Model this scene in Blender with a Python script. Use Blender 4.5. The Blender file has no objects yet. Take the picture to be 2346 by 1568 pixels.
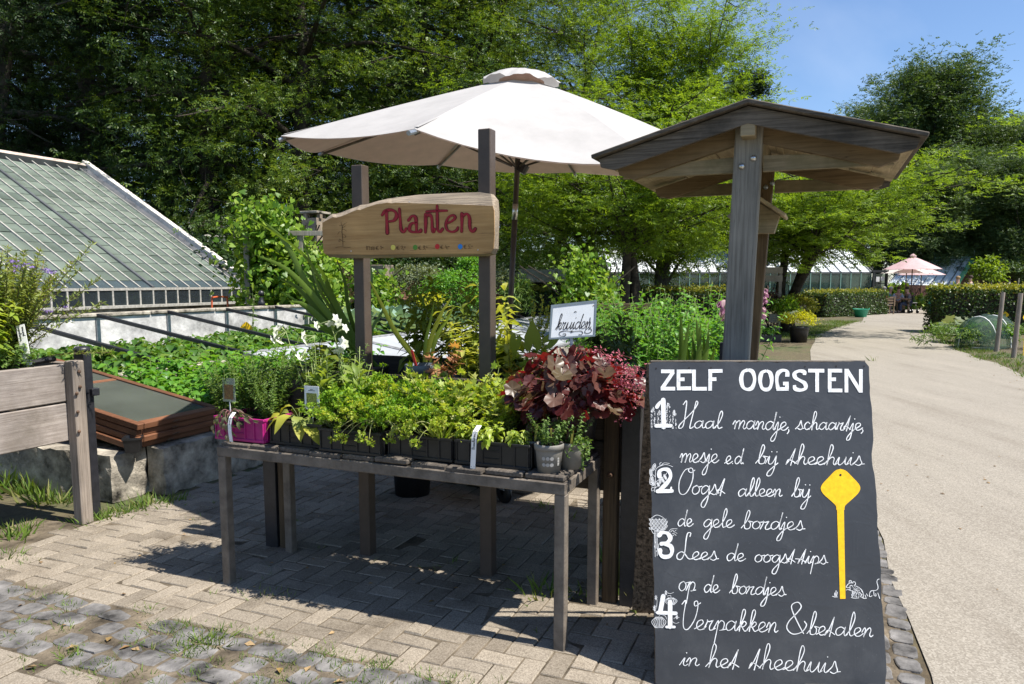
import bpy, math, random
import numpy as np
from mathutils import Vector, Matrix

# ---------------------------------------------------------------- camera, sky, sun, exposure
SC = bpy.context.scene
rng = np.random.default_rng(11)
random.seed(11)
TH, F, PX, PY, CH = math.radians(6.2), 1700.0, 1173.0, 830.0, 1.6
cd = bpy.data.cameras.new("camera")
cd.sensor_width = 36.0
cd.lens = 36.0 * F / 2346.0
cd.shift_y = (PY - 784.0) / 2346.0
cd.clip_start, cd.clip_end = 0.05, 2000.0
cam = bpy.data.objects.new("camera", cd)
SC.collection.objects.link(cam)
cam.location = (0, 0, CH)
cam.rotation_euler = (math.radians(90) - TH, 0, 0)
SC.camera = cam

SUN_EL, SUN_AZ = math.radians(59), math.atan2(-0.372, 0.928)      # azimuth measured from +x
sd = Vector((math.cos(SUN_AZ) * math.cos(SUN_EL), math.sin(SUN_AZ) * math.cos(SUN_EL), math.sin(SUN_EL)))
ld = bpy.data.lights.new("sun", 'SUN')
ld.energy, ld.angle, ld.color = 5.0, math.radians(0.5), (1.0, 0.95, 0.87)
lo = bpy.data.objects.new("sun", ld)
SC.collection.objects.link(lo)
lo.rotation_euler = sd.to_track_quat('Z', 'Y').to_euler()
lo.location = (20, -10, 40)

W = bpy.data.worlds.new("World")
SC.world = W
W.use_nodes = True
wn = W.node_tree
wn.nodes.clear()
wo = wn.nodes.new('ShaderNodeOutputWorld')
wb = wn.nodes.new('ShaderNodeBackground')
ws = wn.nodes.new('ShaderNodeTexSky')
ws.sky_type = 'NISHITA'
ws.sun_disc = False
ws.sun_elevation = SUN_EL
ws.sun_rotation = math.pi / 2 - SUN_AZ
ws.altitude, ws.air_density, ws.dust_density, ws.ozone_density = 0, 1.0, 0.2, 2.2
wb.inputs['Strength'].default_value = 0.085
# thin cirrus streaks, far out on the sky itself
tc = wn.nodes.new('ShaderNodeTexCoord')
mp = wn.nodes.new('ShaderNodeMapping')
mp.inputs['Rotation'].default_value = (0.2, 0.5, 0.9)
mp.inputs['Scale'].default_value = (1.2, 6.0, 3.0)
nz = wn.nodes.new('ShaderNodeTexNoise')
nz.inputs['Scale'].default_value = 1.3
nz.inputs['Detail'].default_value = 6
cr = wn.nodes.new('ShaderNodeValToRGB')
cr.color_ramp.elements[0].position = 0.5
cr.color_ramp.elements[1].position = 0.9
cr.color_ramp.elements[1].color = (0.4, 0.4, 0.4, 1)
mx = wn.nodes.new('ShaderNodeMixRGB')
mx.inputs[2].default_value = (6.5, 7.2, 8.4, 1)
wn.links.new(tc.outputs['Generated'], mp.inputs[0])
wn.links.new(mp.outputs[0], nz.inputs['Vector'])
wn.links.new(nz.outputs['Fac'], cr.inputs[0])
wn.links.new(cr.outputs[0], mx.inputs[0])
tn = wn.nodes.new('ShaderNodeMixRGB')
tn.blend_type = 'MULTIPLY'
tn.inputs[0].default_value = 1.0
tn.inputs[2].default_value = (0.90, 0.98, 1.10, 1)
wn.links.new(ws.outputs[0], tn.inputs[1])
wn.links.new(tn.outputs[0], mx.inputs[1])
wn.links.new(mx.outputs[0], wb.inputs[0])
wn.links.new(wb.outputs[0], wo.inputs[0])

SC.view_settings.view_transform = 'Standard'
SC.view_settings.look = 'None'
SC.view_settings.gamma = 1.0
SC.view_settings.use_curve_mapping = False
SC.view_settings.exposure = 0.9
SC.cycles.max_bounces = 8
SC.cycles.transparent_max_bounces = 12
SC.cycles.use_denoising = True

# ---------------------------------------------------------------- geometry helpers
C22, S22 = math.cos(math.radians(22.5)), math.sin(math.radians(22.5))
U = np.array([C22, -S22, 0.0])        # garden grid: along the table front
V = np.array([S22, C22, 0.0])         # garden grid: away from the table
ZU = np.array([0, 0, 1.0])


def P(a, b, z=0.0):
    return a * U + b * V + z * ZU


def ray(x, y):
    cx, cy = (x - PX) / F, -(y - PY) / F
    return np.array([cx, math.cos(TH) + cy * math.sin(TH), -math.sin(TH) + cy * math.cos(TH)])


CAMP = np.array([0, 0, CH])


def at(x, y, Y):
    r = ray(x, y)
    return CAMP + r * (Y / r[1])


def gnd(x, y, z=0.0):
    r = ray(x, y)
    return CAMP + r * ((z - CH) / r[2])


def on_plane(x, y, p0, n):
    r = ray(x, y)
    return CAMP + r * (np.dot(p0 - CAMP, n) / np.dot(r, n))


def nrm(v):
    v = np.asarray(v, float)
    return v / (np.linalg.norm(v, axis=-1, keepdims=True) + 1e-12)


GRID = np.array([U, V, ZU])
WORLD3 = np.eye(3)


class MB:
    """collects faces, then links them as ONE mesh object"""

    def __init__(s):
        s.v, s.f, s.n = [], [], 0

    def add(s, verts, faces):
        verts = np.asarray(verts, float).reshape(-1, 3)
        s.v.append(verts)
        k = s.n
        s.f.extend([tuple(i + k for i in f) for f in faces])
        s.n += len(verts)
        return s

    def box(s, c, size, ax=GRID, ch=0.0):
        """box with chamfered edges; c centre, size full lengths along the rows of ax"""
        h = np.asarray(size, float) / 2
        ax = np.asarray(ax, float)
        ch = min(ch, 0.45 * h.min())
        sg = [(x, y, z) for x in (-1, 1) for y in (-1, 1) for z in (-1, 1)]
        if ch <= 0:
            vs = [np.array(q) * h for q in sg]
            fs = [(0, 1, 3, 2), (4, 6, 7, 5), (0, 4, 5, 1), (2, 3, 7, 6), (0, 2, 6, 4), (1, 5, 7, 3)]
        else:
            vs, idx = [], {}
            for q in sg:
                for k in range(3):
                    p = np.array(q) * (h - ch)
                    p[k] = q[k] * h[k]
                    idx[(q, k)] = len(vs)
                    vs.append(p)
            fs = []
            for k in range(3):
                o = [i for i in range(3) if i != k]
                for sgn in (-1, 1):
                    ring = []
                    for (i, j) in ((-1, -1), (1, -1), (1, 1), (-1, 1)):
                        q = [0, 0, 0]
                        q[k], q[o[0]], q[o[1]] = sgn, i, j
                        ring.append(idx[(tuple(q), k)])
                    fs.append(tuple(ring))
            for k in range(3):           # edges along axis k
                o = [i for i in range(3) if i != k]
                for i in (-1, 1):
                    for j in (-1, 1):
                        q0, q1 = [0, 0, 0], [0, 0, 0]
                        q0[k], q1[k] = -1, 1
                        q0[o[0]] = q1[o[0]] = i
                        q0[o[1]] = q1[o[1]] = j
                        q0, q1 = tuple(q0), tuple(q1)
                        fs.append((idx[(q0, o[0])], idx[(q1, o[0])], idx[(q1, o[1])], idx[(q0, o[1])]))
            for q in sg:
                fs.append(tuple(idx[(q, k)] for k in range(3)))
        return s.add(np.asarray(vs) @ ax + np.asarray(c, float), fs)

    def bar(s, p0, p1, w, t, up=ZU, ch=0.003):
        """straight member from p0 to p1: width w across, thickness t along 'up'"""
        p0, p1 = np.asarray(p0, float), np.asarray(p1, float)
        d = p1 - p0
        L = np.linalg.norm(d)
        d /= L
        side = np.cross(up, d)
        if np.linalg.norm(side) < 1e-5:
            side = np.cross(np.array([1.0, 0, 0]), d)
        side = nrm(side)
        return s.box((p0 + p1) / 2, (L, w, t), np.array([d, side, np.cross(d, side)]), ch)

    def tube(s, pts, rad, n=8, cap=True):
        pts = np.asarray(pts, float)
        m = len(pts)
        rad = np.full(m, rad) if np.isscalar(rad) else np.asarray(rad, float)
        tg = nrm(np.gradient(pts, axis=0))
        ref = np.array([0, 0, 1.0]) if abs(tg[0][2]) < 0.9 else np.array([1.0, 0, 0])
        a = np.arange(n) * 2 * math.pi / n
        vs = []
        x = nrm(np.cross(tg[0], ref))
        for i in range(m):
            x = nrm(x - tg[i] * np.dot(x, tg[i]))
            y = np.cross(tg[i], x)
            vs.append(pts[i] + rad[i] * (np.cos(a)[:, None] * x + np.sin(a)[:, None] * y))
        fs = [(i * n + j, i * n + (j + 1) % n, (i + 1) * n + (j + 1) % n, (i + 1) * n + j) for i in range(m - 1) for j in range(n)]
        if cap:
            fs += [tuple(range(n - 1, -1, -1)), tuple((m - 1) * n + j for j in range(n))]
        return s.add(np.concatenate(vs), fs)

    def lathe(s, c, prof, n=24, ax=WORLD3, ell=1.0):
        """profile of (radius, height) turned about the third row of ax"""
        a = np.arange(n) * 2 * math.pi / n
        vs = []
        for r, h in prof:
            vs.append(np.stack([r * np.cos(a), ell * r * np.sin(a), np.full(n, h)], 1))
        m = len(prof)
        fs = [(i * n + j, i * n + (j + 1) % n, (i + 1) * n + (j + 1) % n, (i + 1) * n + j) for i in range(m - 1) for j in range(n)]
        return s.add(np.concatenate(vs) @ np.asarray(ax) + np.asarray(c, float), fs)

    def poly(s, pts, th, nvec):
        """outline polygon thickened along nvec"""
        pts = np.asarray(pts, float)
        n = len(pts)
        nv = nrm(nvec) * th
        fs = [tuple(range(n)), tuple(range(2 * n - 1, n - 1, -1))]
        fs += [(i, n + i, n + (i + 1) % n, (i + 1) % n) for i in range(n)]
        return s.add(np.concatenate([pts, pts - nv]), fs)

    def sphere(s, c, r, n=12, m=8, sc=(1, 1, 1)):
        pr = [(math.sin(math.pi * i / m) * r + 1e-5, -math.cos(math.pi * i / m) * r) for i in range(m + 1)]
        return s.lathe(c, pr, n, np.diag(sc).astype(float))

    def build(s, name, mat, parent=None, smooth=False):
        return mesh_obj(name, np.concatenate(s.v), s.f, mat, parent, smooth)


def wloc(o):
    p = np.zeros(3)
    while o is not None:
        p += np.array(o.location)
        o = o.parent
    return p


def link(name, me, parent=None):
    o = bpy.data.objects.new(name, me)
    SC.collection.objects.link(o)
    if parent is not None:
        o.parent = parent
    return o


def mesh_obj(name, v, f, mat, parent=None, smooth=False):
    v = np.asarray(v, float)
    if parent is not None:
        v = v - wloc(parent)
    me = bpy.data.meshes.new(name)
    me.from_pydata([tuple(p) for p in v], [], f)
    me.materials.append(mat)
    if smooth:
        me.polygons.foreach_set('use_smooth', [True] * len(me.polygons))
    me.update()
    return link(name, me, parent)


def thing(name, loc, label, cat, group=None):
    o = bpy.data.objects.new(name, None)
    SC.collection.objects.link(o)
    o.location = tuple(loc)
    o.empty_display_size = 0.1
    return tag(o, label, cat, group)


def tag(o, label=None, cat=None, group=None, kind=None):
    if label: o['label'] = label
    if cat: o['category'] = cat
    if group: o['group'] = group
    if kind: o['kind'] = kind
    return o


def dup(root, loc, rz=0.0, sc=1.0, label=None, group=None):
    def cp(o, par):
        c = o.copy()
        SC.collection.objects.link(c)
        if par is not None:
            c.parent = par
        for ch in list(o.children):
            cp(ch, c)
        return c
    r = cp(root, None)
    r.location = tuple(loc)
    r.rotation_euler = (0, 0, rz)
    r.scale = (sc, sc, sc) if np.isscalar(sc) else sc
    return tag(r, label, None, group)


# ---- leaf shapes: (vertices, faces); x across, y along, z up; length 1
def T_simple(w=0.3, fold=0.12, droop=0.15):
    return (np.array([[0, 0, 0], [-w, .45, fold], [0, 1, -droop], [w, .45, fold]], float), [(0, 2, 1), (0, 3, 2)])


def T_leaf(w=0.22, fold=0.06, droop=0.2, belly=0.4):
    y = [0.0, .22, .5, .78, 1.0]
    wd = [0.03, .75, 1.0, .62, 0.0]
    zz = [0, .06, .04, -.5 * droop, -droop]
    v, f = [], []
    for i in range(5):
        v += [[-w * wd[i], y[i], zz[i] + fold * wd[i]], [0, y[i], zz[i]], [w * wd[i], y[i], zz[i] + fold * wd[i]]]
    for i in range(4):
        k = 3 * i
        f += [(k, k + 1, k + 4, k + 3), (k + 1, k + 2, k + 5, k + 4)]
    return np.array(v, float), f


def T_spray(n=3, w=0.17, ll=0.34, seed=0):
    """a leafy twig: pairs of separate leaves along a short axis and one at the tip"""
    r_ = np.random.default_rng(seed)
    v, f = [], []
    for i in range(2 * n + 1):
        y = (i // 2 + .35) / (n + .4) * .8 if i < 2 * n else .72
        sg = (-1) ** i
        an = (sg * r_.uniform(.7, 1.15)) if i < 2 * n else r_.normal() * .1
        d = np.array([math.sin(an), math.cos(an), r_.normal() * .25 - .12])
        q = np.array([math.cos(an), -math.sin(an), r_.normal() * .35])
        b = np.array([0, y, r_.normal() * .03])
        l_ = ll * r_.uniform(.8, 1.15)
        k = len(v)
        v += [b, b + d * l_ * .45 - q * w * l_ * 2 * .5 + [0, 0, .03], b + d * l_, b + d * l_ * .45 + q * w * l_ * 2 * .5 + [0, 0, .03]]
        f += [(k, k + 2, k + 1), (k, k + 3, k + 2)]
    return np.array(v, float), f


def T_round(n=10, ruf=0.06, cup=0.15, lob=0.12, seed=0):
    r_ = np.random.default_rng(seed)
    v, f = [[0, .35, 0.0]], []
    a = np.linspace(-math.pi * .93, math.pi * .93, n)
    for rr, q in ((.55, .6), (1.0, 1.0)):
        for i, t in enumerate(a):
            rad = .5 * rr * (1 + (lob * math.cos(5.5 * t) if rr == 1 else 0)) * (1 + .05 * r_.normal())
            v.append([rad * math.sin(t), .35 + .02 + rad * math.cos(t) * 1.05, cup * rr * rr * .5 + ruf * q * math.cos(7 * t + r_.normal() * .5) * rr + r_.normal() * .012])
    for i in range(n - 1):
        f += [(0, 1 + i + 1, 1 + i), (1 + i, 2 + i, n + 2 + i, n + 1 + i)]
    return np.array(v, float), f


def T_lobed(n=5, w=0.45, deep=0.45, seed=0):
    """palmate leaf with n pointed lobes"""
    v, f = [[0, 0.15, 0.0]], []
    m = 2 * n + 1
    for i in range(m):
        t = -2.5 + 5.0 * i / (m - 1)
        r = (0.85 if i % 2 == 1 else 0.85 * (1 - deep)) * (1 - .22 * abs(t) / 2.5)
        v.append([w * 1.3 * r * math.sin(t), .15 + r * math.cos(t) * .95, (.05 if i % 2 else -.03) - .1 * r * r])
    for i in range(m - 1):
        f.append((0, i + 2, i + 1))
    return np.array(v, float), f


def leaves(name, mat, pos, ax, nr, size, tmpl, parent=None, smooth=False, roll=None):
    """one mesh of many separate leaves"""
    tv, tf = tmpl
    pos = np.asarray(pos, float)
    N = len(pos)
    size = np.full(N, size) if np.isscalar(size) else np.asarray(size, float)
    Y = nrm(ax)
    X = nrm(np.cross(Y, nr))
    Z = np.cross(X, Y)
    if parent is not None:
        pos = pos - wloc(parent)
    v = pos[:, None, :] + size[:, None, None] * (tv[None, :, 0:1] * X[:, None, :] + tv[None, :, 1:2] * Y[:, None, :] + tv[None, :, 2:3] * Z[:, None, :])
    k = len(tv)
    lens = np.array([len(q) for q in tf])
    flat = np.concatenate([np.array(q) for q in tf])
    allidx = (np.arange(N)[:, None] * k + flat[None, :]).ravel()
    me = bpy.data.meshes.new(name)
    me.vertices.add(N * k)
    me.vertices.foreach_set('co', v.reshape(-1).astype(np.float32))
    me.loops.add(len(allidx))
    me.loops.foreach_set('vertex_index', allidx.astype(np.int32))
    tot = np.tile(lens, N)
    st = np.concatenate([[0], np.cumsum(tot)[:-1]])
    me.polygons.add(len(tot))
    me.polygons.foreach_set('loop_start', st.astype(np.int32))
    me.polygons.foreach_set('loop_total', tot.astype(np.int32))
    if smooth:
        me.polygons.foreach_set('use_smooth', np.ones(len(tot), bool))
    me.materials.append(mat)
    me.update(calc_edges=True)
    me.validate()
    return link(name, me, parent)


def rdir(n, up=0.0, spread=1.0, r=None):
    r = r or rng
    v = r.normal(size=(n, 3)) * spread
    v[:, 2] += up
    return nrm(v)


def spline(pts, k=8):
    """Catmull-Rom through the points"""
    pts = np.asarray(pts, float)
    if len(pts) < 3:
        return np.array([pts[0] + (pts[-1] - pts[0]) * t for t in np.linspace(0, 1, k + 1)])
    q = np.vstack([2 * pts[0] - pts[1], pts, 2 * pts[-1] - pts[-2]])
    out = []
    for i in range(1, len(q) - 2):
        p0, p1, p2, p3 = q[i - 1], q[i], q[i + 1], q[i + 2]
        for t in np.arange(k) / k:
            out.append(.5 * (2 * p1 + (p2 - p0) * t + (2 * p0 - 5 * p1 + 4 * p2 - p3) * t * t + (3 * p1 - p0 - 3 * p2 + p3) * t ** 3))
    out.append(q[-2])
    return np.array(out)


def stroke(mb, pts2, w, tomap, smooth=True, k=7, taper=False, cap=True):
    """a painted stroke: 2-D points -> flat ribbon with round ends, lifted on a surface by tomap"""
    p = spline(pts2, k) if smooth else np.asarray(pts2, float)
    keep = [0]
    for i in range(1, len(p)):
        if np.linalg.norm(p[i] - p[keep[-1]]) > 1e-6: keep.append(i)
    p = p[keep]
    if len(p) < 2:
        return
    t = np.gradient(p, axis=0)
    t /= np.linalg.norm(t, axis=1, keepdims=True) + 1e-9
    nn = np.stack([-t[:, 1], t[:, 0]], 1)
    ww = np.full(len(p), w / 2.0)
    ph_ = rng.uniform(0, 6.3)
    if smooth: ww = ww * (1 + .16 * np.sin(np.arange(len(p)) * .31 + ph_) + .13 * np.abs(t[:, 1]) - .08)
    if taper:
        ww = ww * np.clip(np.minimum(np.arange(len(p)) + 1.5, len(p) - np.arange(len(p)) + .5) / 4.0, .35, 1)
    vs = []
    for i in range(len(p)):
        vs += [p[i] + nn[i] * ww[i], p[i] - nn[i] * ww[i]]
    fs = [(2 * i, 2 * i + 1, 2 * i + 3, 2 * i + 2) for i in range(len(p) - 1)]
    n0 = len(vs)
    for e, sgn in ((0, -1), (len(p) - 1, 1)) if cap else ():      # round caps
        b = len(vs)
        for q in range(1, 4):
            an = math.pi * q / 4
            vs.append(p[e] + ww[e] * (nn[e] * math.cos(an) + sgn * t[e] * math.sin(an)))
        fs.append((2 * e, b, b + 1, b + 2, 2 * e + 1))
    mb.add(np.array([tomap(q) for q in vs]), fs)


def blob(mb, outline, tomap, k=6, smooth=True):
    p = np.asarray(outline, float)
    if smooth:
        p = spline(np.vstack([p, p[:1]]), k)[:-1]
    mb.add(np.array([tomap(q) for q in p]), [tuple(range(len(p)))])


def disc(mb, c, r, tomap, n=14, ry=None):
    mb.add(np.array([tomap((c[0] + r * math.cos(a), c[1] + (ry or r) * math.sin(a))) for a in np.arange(n) * 2 * math.pi / n]), [tuple(range(n))])


# ---------------------------------------------------------------- materials
def _mat(name):
    m = bpy.data.materials.new(name)
    m.use_nodes = True
    nt = m.node_tree
    b = nt.nodes['Principled BSDF']
    return m, nt, b


def nd(nt, t, **kw):
    n = nt.nodes.new(t)
    for k, v in kw.items():
        if k in n.inputs.keys():
            n.inputs[k].default_value = v
        else:
            setattr(n, k, v)
    return n


def ramp(nt, stops):
    r = nt.nodes.new('ShaderNodeValToRGB')
    e = r.color_ramp.elements
    while len(e) < len(stops):
        e.new(0.5)
    for i, (p, c) in enumerate(stops):
        e[i].position = p
        e[i].color = (*c, 1)
    return r


def plain(name, col, rough=0.5, spec=0.5, metal=0.0, vary=0.12, scale=12.0, bump=0.0, bscale=None, trans=0.0):
    """a material with slight cloudy variation of its colour and roughness"""
    m, nt, b = _mat(name)
    co = nd(nt, 'ShaderNodeTexCoord')
    n1 = nd(nt, 'ShaderNodeTexNoise', Scale=scale, Detail=6.0, Roughness=0.65)
    nt.links.new(co.outputs['Object'], n1.inputs['Vector'])
    lo_ = tuple(max(0, c * (1 - vary * 1.6)) for c in col)
    hi_ = tuple(min(1, c * (1 + vary)) for c in col)
    r = ramp(nt, [(0.3, lo_), (0.7, hi_)])
    nt.links.new(n1.outputs['Fac'], r.inputs[0])
    nt.links.new(r.outputs[0], b.inputs['Base Color'])
    b.inputs['Roughness'].default_value = rough
    b.inputs['Specular IOR Level'].default_value = spec
    b.inputs['Metallic'].default_value = metal
    if bump:
        n2 = nd(nt, 'ShaderNodeTexNoise', Scale=bscale or scale * 6, Detail=4.0)
        nt.links.new(co.outputs['Object'], n2.inputs['Vector'])
        bp = nd(nt, 'ShaderNodeBump', Strength=bump, Distance=0.01)
        nt.links.new(n2.outputs['Fac'], bp.inputs['Height'])
        nt.links.new(bp.outputs[0], b.inputs['Normal'])
    if trans:
        out = nt.nodes['Material Output']
        tr = nd(nt, 'ShaderNodeBsdfTranslucent')
        nt.links.new(r.outputs[0], tr.inputs[0])
        mxs = nd(nt, 'ShaderNodeMixShader')
        mxs.inputs[0].default_value = trans
        nt.links.new(b.outputs[0], mxs.inputs[1])
        nt.links.new(tr.outputs[0], mxs.inputs[2])
        nt.links.new(mxs.outputs[0], out.inputs[0])
    return m


def leafmat(name, cols, trans=0.4, rough=0.45, tcol=None, spec=0.35):
    """foliage: each leaf its own tone between the given colours, light passes through"""
    m, nt, b = _mat(name)
    g = nd(nt, 'ShaderNodeNewGeometry')
    r = ramp(nt, [(i / (len(cols) - 1), c) for i, c in enumerate(cols)])
    nt.links.new(g.outputs['Random Per Island'], r.inputs[0])
    nt.links.new(r.outputs[0], b.inputs['Base Color'])
    b.inputs['Roughness'].default_value = rough
    b.inputs['Specular IOR Level'].default_value = spec
    out = nt.nodes['Material Output']
    tr = nd(nt, 'ShaderNodeBsdfTranslucent')
    if tcol is None:
        mul = nd(nt, 'ShaderNodeMixRGB', blend_type='MULTIPLY')
        mul.inputs[0].default_value = 1.0
        mul.inputs[2].default_value = (1.6, 1.5, 0.55, 1)
        nt.links.new(r.outputs[0], mul.inputs[1])
        nt.links.new(mul.outputs[0], tr.inputs[0])
    else:
        tr.inputs[0].default_value = (*tcol, 1)
    mxs = nd(nt, 'ShaderNodeMixShader')
    mxs.inputs[0].default_value = trans
    nt.links.new(b.outputs[0], mxs.inputs[1])
    nt.links.new(tr.outputs[0], mxs.inputs[2])
    nt.links.new(mxs.outputs[0], out.inputs[0])
    return m


def wood(name, dark, light, axis='x', fine=60.0, rough=0.75, bump=0.35, knots=True, grid=True, contrast=(.32, .68), stain=None, per=0.25):
    """timber with grain along one axis of the garden grid ('x' = along U, 'y' = along V, 'z' upright)"""
    m, nt, b = _mat(name)
    co = nd(nt, 'ShaderNodeTexCoord')
    m1 = nd(nt, 'ShaderNodeMapping')
    m1.inputs['Rotation'].default_value = (0, 0, math.radians(22.5) if grid else 0)
    g = nd(nt, 'ShaderNodeNewGeometry')
    off = nd(nt, 'ShaderNodeVectorMath', operation='SCALE')
    cmb = nd(nt, 'ShaderNodeCombineXYZ')
    for i in range(3):
        nt.links.new(g.outputs['Random Per Island'], cmb.inputs[i])
    nt.links.new(cmb.outputs[0], off.inputs[0])
    off.inputs['Scale'].default_value = 37.0
    add = nd(nt, 'ShaderNodeVectorMath', operation='ADD')
    m2 = nd(nt, 'ShaderNodeMapping')
    sc = {'x': (1.6, fine, fine), 'y': (fine, 1.6, fine), 'z': (fine, fine, 1.6)}[axis]
    m2.inputs['Scale'].default_value = sc
    nt.links.new(co.outputs['Object'], m1.inputs[0])
    nt.links.new(m1.outputs[0], add.inputs[0])
    nt.links.new(off.outputs[0], add.inputs[1])
    nt.links.new(add.outputs[0], m2.inputs[0])
    n1 = nd(nt, 'ShaderNodeTexNoise', Scale=2.0, Detail=9.0, Roughness=0.68, Distortion=0.25)
    nt.links.new(m2.outputs[0], n1.inputs['Vector'])
    n2 = nd(nt, 'ShaderNodeTexNoise', Scale=3.0, Detail=4.0)
    nt.links.new(add.outputs[0], n2.inputs['Vector'])
    r = ramp(nt, [(contrast[0], dark), (contrast[1], light)])
    nt.links.new(n1.outputs['Fac'], r.inputs[0])
    r2 = ramp(nt, [(0.3, (0.62, 0.62, 0.62)), (0.7, (1.15, 1.13, 1.1))])
    nt.links.new(n2.outputs['Fac'], r2.inputs[0])
    mul = nd(nt, 'ShaderNodeMixRGB', blend_type='MULTIPLY')
    mul.inputs[0].default_value = 0.8
    nt.links.new(r.outputs[0], mul.inputs[1])
    nt.links.new(r2.outputs[0], mul.inputs[2])
    last = mul
    if per:
        r3 = ramp(nt, [(0, (1 - per,) * 3), (1, (1 + per * .5,) * 3)])
        nt.links.new(g.outputs['Random Per Island'], r3.inputs[0])
        mu2 = nd(nt, 'ShaderNodeMixRGB', blend_type='MULTIPLY')
        mu2.inputs[0].default_value = 1.0
        nt.links.new(mul.outputs[0], mu2.inputs[1])
        nt.links.new(r3.outputs[0], mu2.inputs[2])
        last = mu2
    if stain:
        n4 = nd(nt, 'ShaderNodeTexNoise', Scale=2.2, Detail=5.0, Roughness=.7)
        nt.links.new(co.outputs['Object'], n4.inputs['Vector'])
        r4 = ramp(nt, [(.45, (0, 0, 0)), (.7, (1, 1, 1))])
        nt.links.new(n4.outputs['Fac'], r4.inputs[0])
        mu3 = nd(nt, 'ShaderNodeMixRGB')
        nt.links.new(r4.outputs[0], mu3.inputs[0])
        nt.links.new(last.outputs[0], mu3.inputs[1])
        mu3.inputs[2].default_value = (*stain, 1)
        last = mu3
    m3 = nd(nt, 'ShaderNodeMapping')        # drying cracks along the grain
    m3.inputs['Scale'].default_value = tuple(q * (.35 if q < 5 else .9) for q in sc)
    n5 = nd(nt, 'ShaderNodeTexNoise', Scale=1.0, Detail=2.0)
    nt.links.new(add.outputs[0], m3.inputs[0])
    nt.links.new(m3.outputs[0], n5.inputs['Vector'])
    r5 = ramp(nt, [(.495, (1, 1, 1)), (.5, (.35, .33, .32)), (.506, (1, 1, 1))])
    nt.links.new(n5.outputs['Fac'], r5.inputs[0])
    mu5 = nd(nt, 'ShaderNodeMixRGB', blend_type='MULTIPLY')
    mu5.inputs[0].default_value = .75
    nt.links.new(last.outputs[0], mu5.inputs[1])
    nt.links.new(r5.outputs[0], mu5.inputs[2])
    nt.links.new(mu5.outputs[0], b.inputs['Base Color'])
    b.inputs['Roughness'].default_value = rough
    b.inputs['Specular IOR Level'].default_value = 0.25
    bp = nd(nt, 'ShaderNodeBump', Strength=bump, Distance=0.004)
    nt.links.new(n1.outputs['Fac'], bp.inputs['Height'])
    nt.links.new(bp.outputs[0], b.inputs['Normal'])
    return m


def glassmat(name, col, alpha=0.35, rough=0.05):
    """thin pane: part clear, part reflecting"""
    m, nt, b = _mat(name)
    out = nt.nodes['Material Output']
    b.inputs['Base Color'].default_value = (*col, 1)
    b.inputs['Roughness'].default_value = rough
    b.inputs['Specular IOR Level'].default_value = 0.8
    co = nd(nt, 'ShaderNodeTexCoord')
    n = nd(nt, 'ShaderNodeTexNoise', Scale=1.5, Detail=4.0)
    nt.links.new(co.outputs['Object'], n.inputs['Vector'])
    r = ramp(nt, [(.3, tuple(c * .75 for c in col)), (.7, tuple(min(1, c * 1.25) for c in col))])
    nt.links.new(n.outputs['Fac'], r.inputs[0])
    nt.links.new(r.outputs[0], b.inputs['Base Color'])
    tr = nd(nt, 'ShaderNodeBsdfTransparent')
    tr.inputs[0].default_value = (.85, .93, .88, 1)
    mxs = nd(nt, 'ShaderNodeMixShader')
    mxs.inputs[0].default_value = 1 - alpha
    nt.links.new(b.outputs[0], mxs.inputs[1])
    nt.links.new(tr.outputs[0], mxs.inputs[2])
    nt.links.new(mxs.outputs[0], out.inputs[0])
    return m


M = {}
M['black_steel'] = plain('black_steel', (0.022, 0.022, 0.026), .38, .5, 0, .25, 20, .15, 150)
M['brown_steel'] = plain('brown_steel', (0.078, 0.057, 0.043), .5, .4, 0, .15, 8, .1, 120)
M['grey_steel'] = plain('grey_steel', (0.15, 0.126, 0.102), .6, .35, 0, .35, 9, .25, 90)
M['galv'] = plain('galvanised', (0.34, 0.37, 0.40), .4, .5, .6, .2, 30)
M['chrome'] = plain('bright_metal', (0.6, 0.6, 0.58), .3, .5, 1.0, .1, 30)
M['rust'] = plain('rusty_metal', (0.14, 0.085, 0.055), .8, .3, .2, .5, 40, .4, 160)
M['black_plastic'] = plain('black_plastic', (0.012, 0.012, 0.013), .42, .5, 0, .3, 25)
M['grey_plastic'] = plain('grey_plastic', (0.20, 0.19, 0.17), .55, .4, 0, .12, 25)
M['blue_grey_plastic'] = plain('blue_grey_plastic', (0.10, 0.12, 0.14), .5, .4, 0, .12, 25)
M['magenta'] = plain('magenta_plastic', (0.36, 0.012, 0.15), .42, .5, 0, .12, 14)
M['white_plastic'] = plain('white_plastic', (0.78, 0.78, 0.76), .5, .4, 0, .06, 30)
M['white_paint'] = plain('white_paint', (0.78, 0.79, 0.78), .6, .3, 0, .10, 45)
M['chalk_paint'] = plain('chalk_marker', (0.74, 0.75, 0.76), .7, .2, 0, .18, 70)
M['ink'] = plain('dark_ink', (0.02, 0.018, 0.02), .6, .3)
M['burnt'] = plain('burnt_line', (0.07, 0.04, 0.022), .8, .2)
M['red_paint'] = plain('red_paint', (0.33, 0.014, 0.024), .5, .3, 0, .12, 30)
M['red_outline'] = plain('red_outline', (0.14, 0.008, 0.012), .5, .3)
M['yellow_paint'] = plain('yellow_paint', (0.85, 0.50, 0.012), .55, .3, 0, .12, 60)
M['yellow_dot'] = plain('yellow_dot', (0.72, 0.58, 0.10), .5)
M['green_dot'] = plain('green_dot', (0.10, 0.26, 0.02), .5)
M['red_dot'] = plain('red_dot', (0.55, 0.012, 0.012), .5)
M['blue_dot'] = plain('blue_dot', (0.02, 0.22, 0.62), .5)
M['soil'] = plain('potting_soil', (0.035, 0.024, 0.017), .95, .1, 0, .4, 40, .8, 120)
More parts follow.
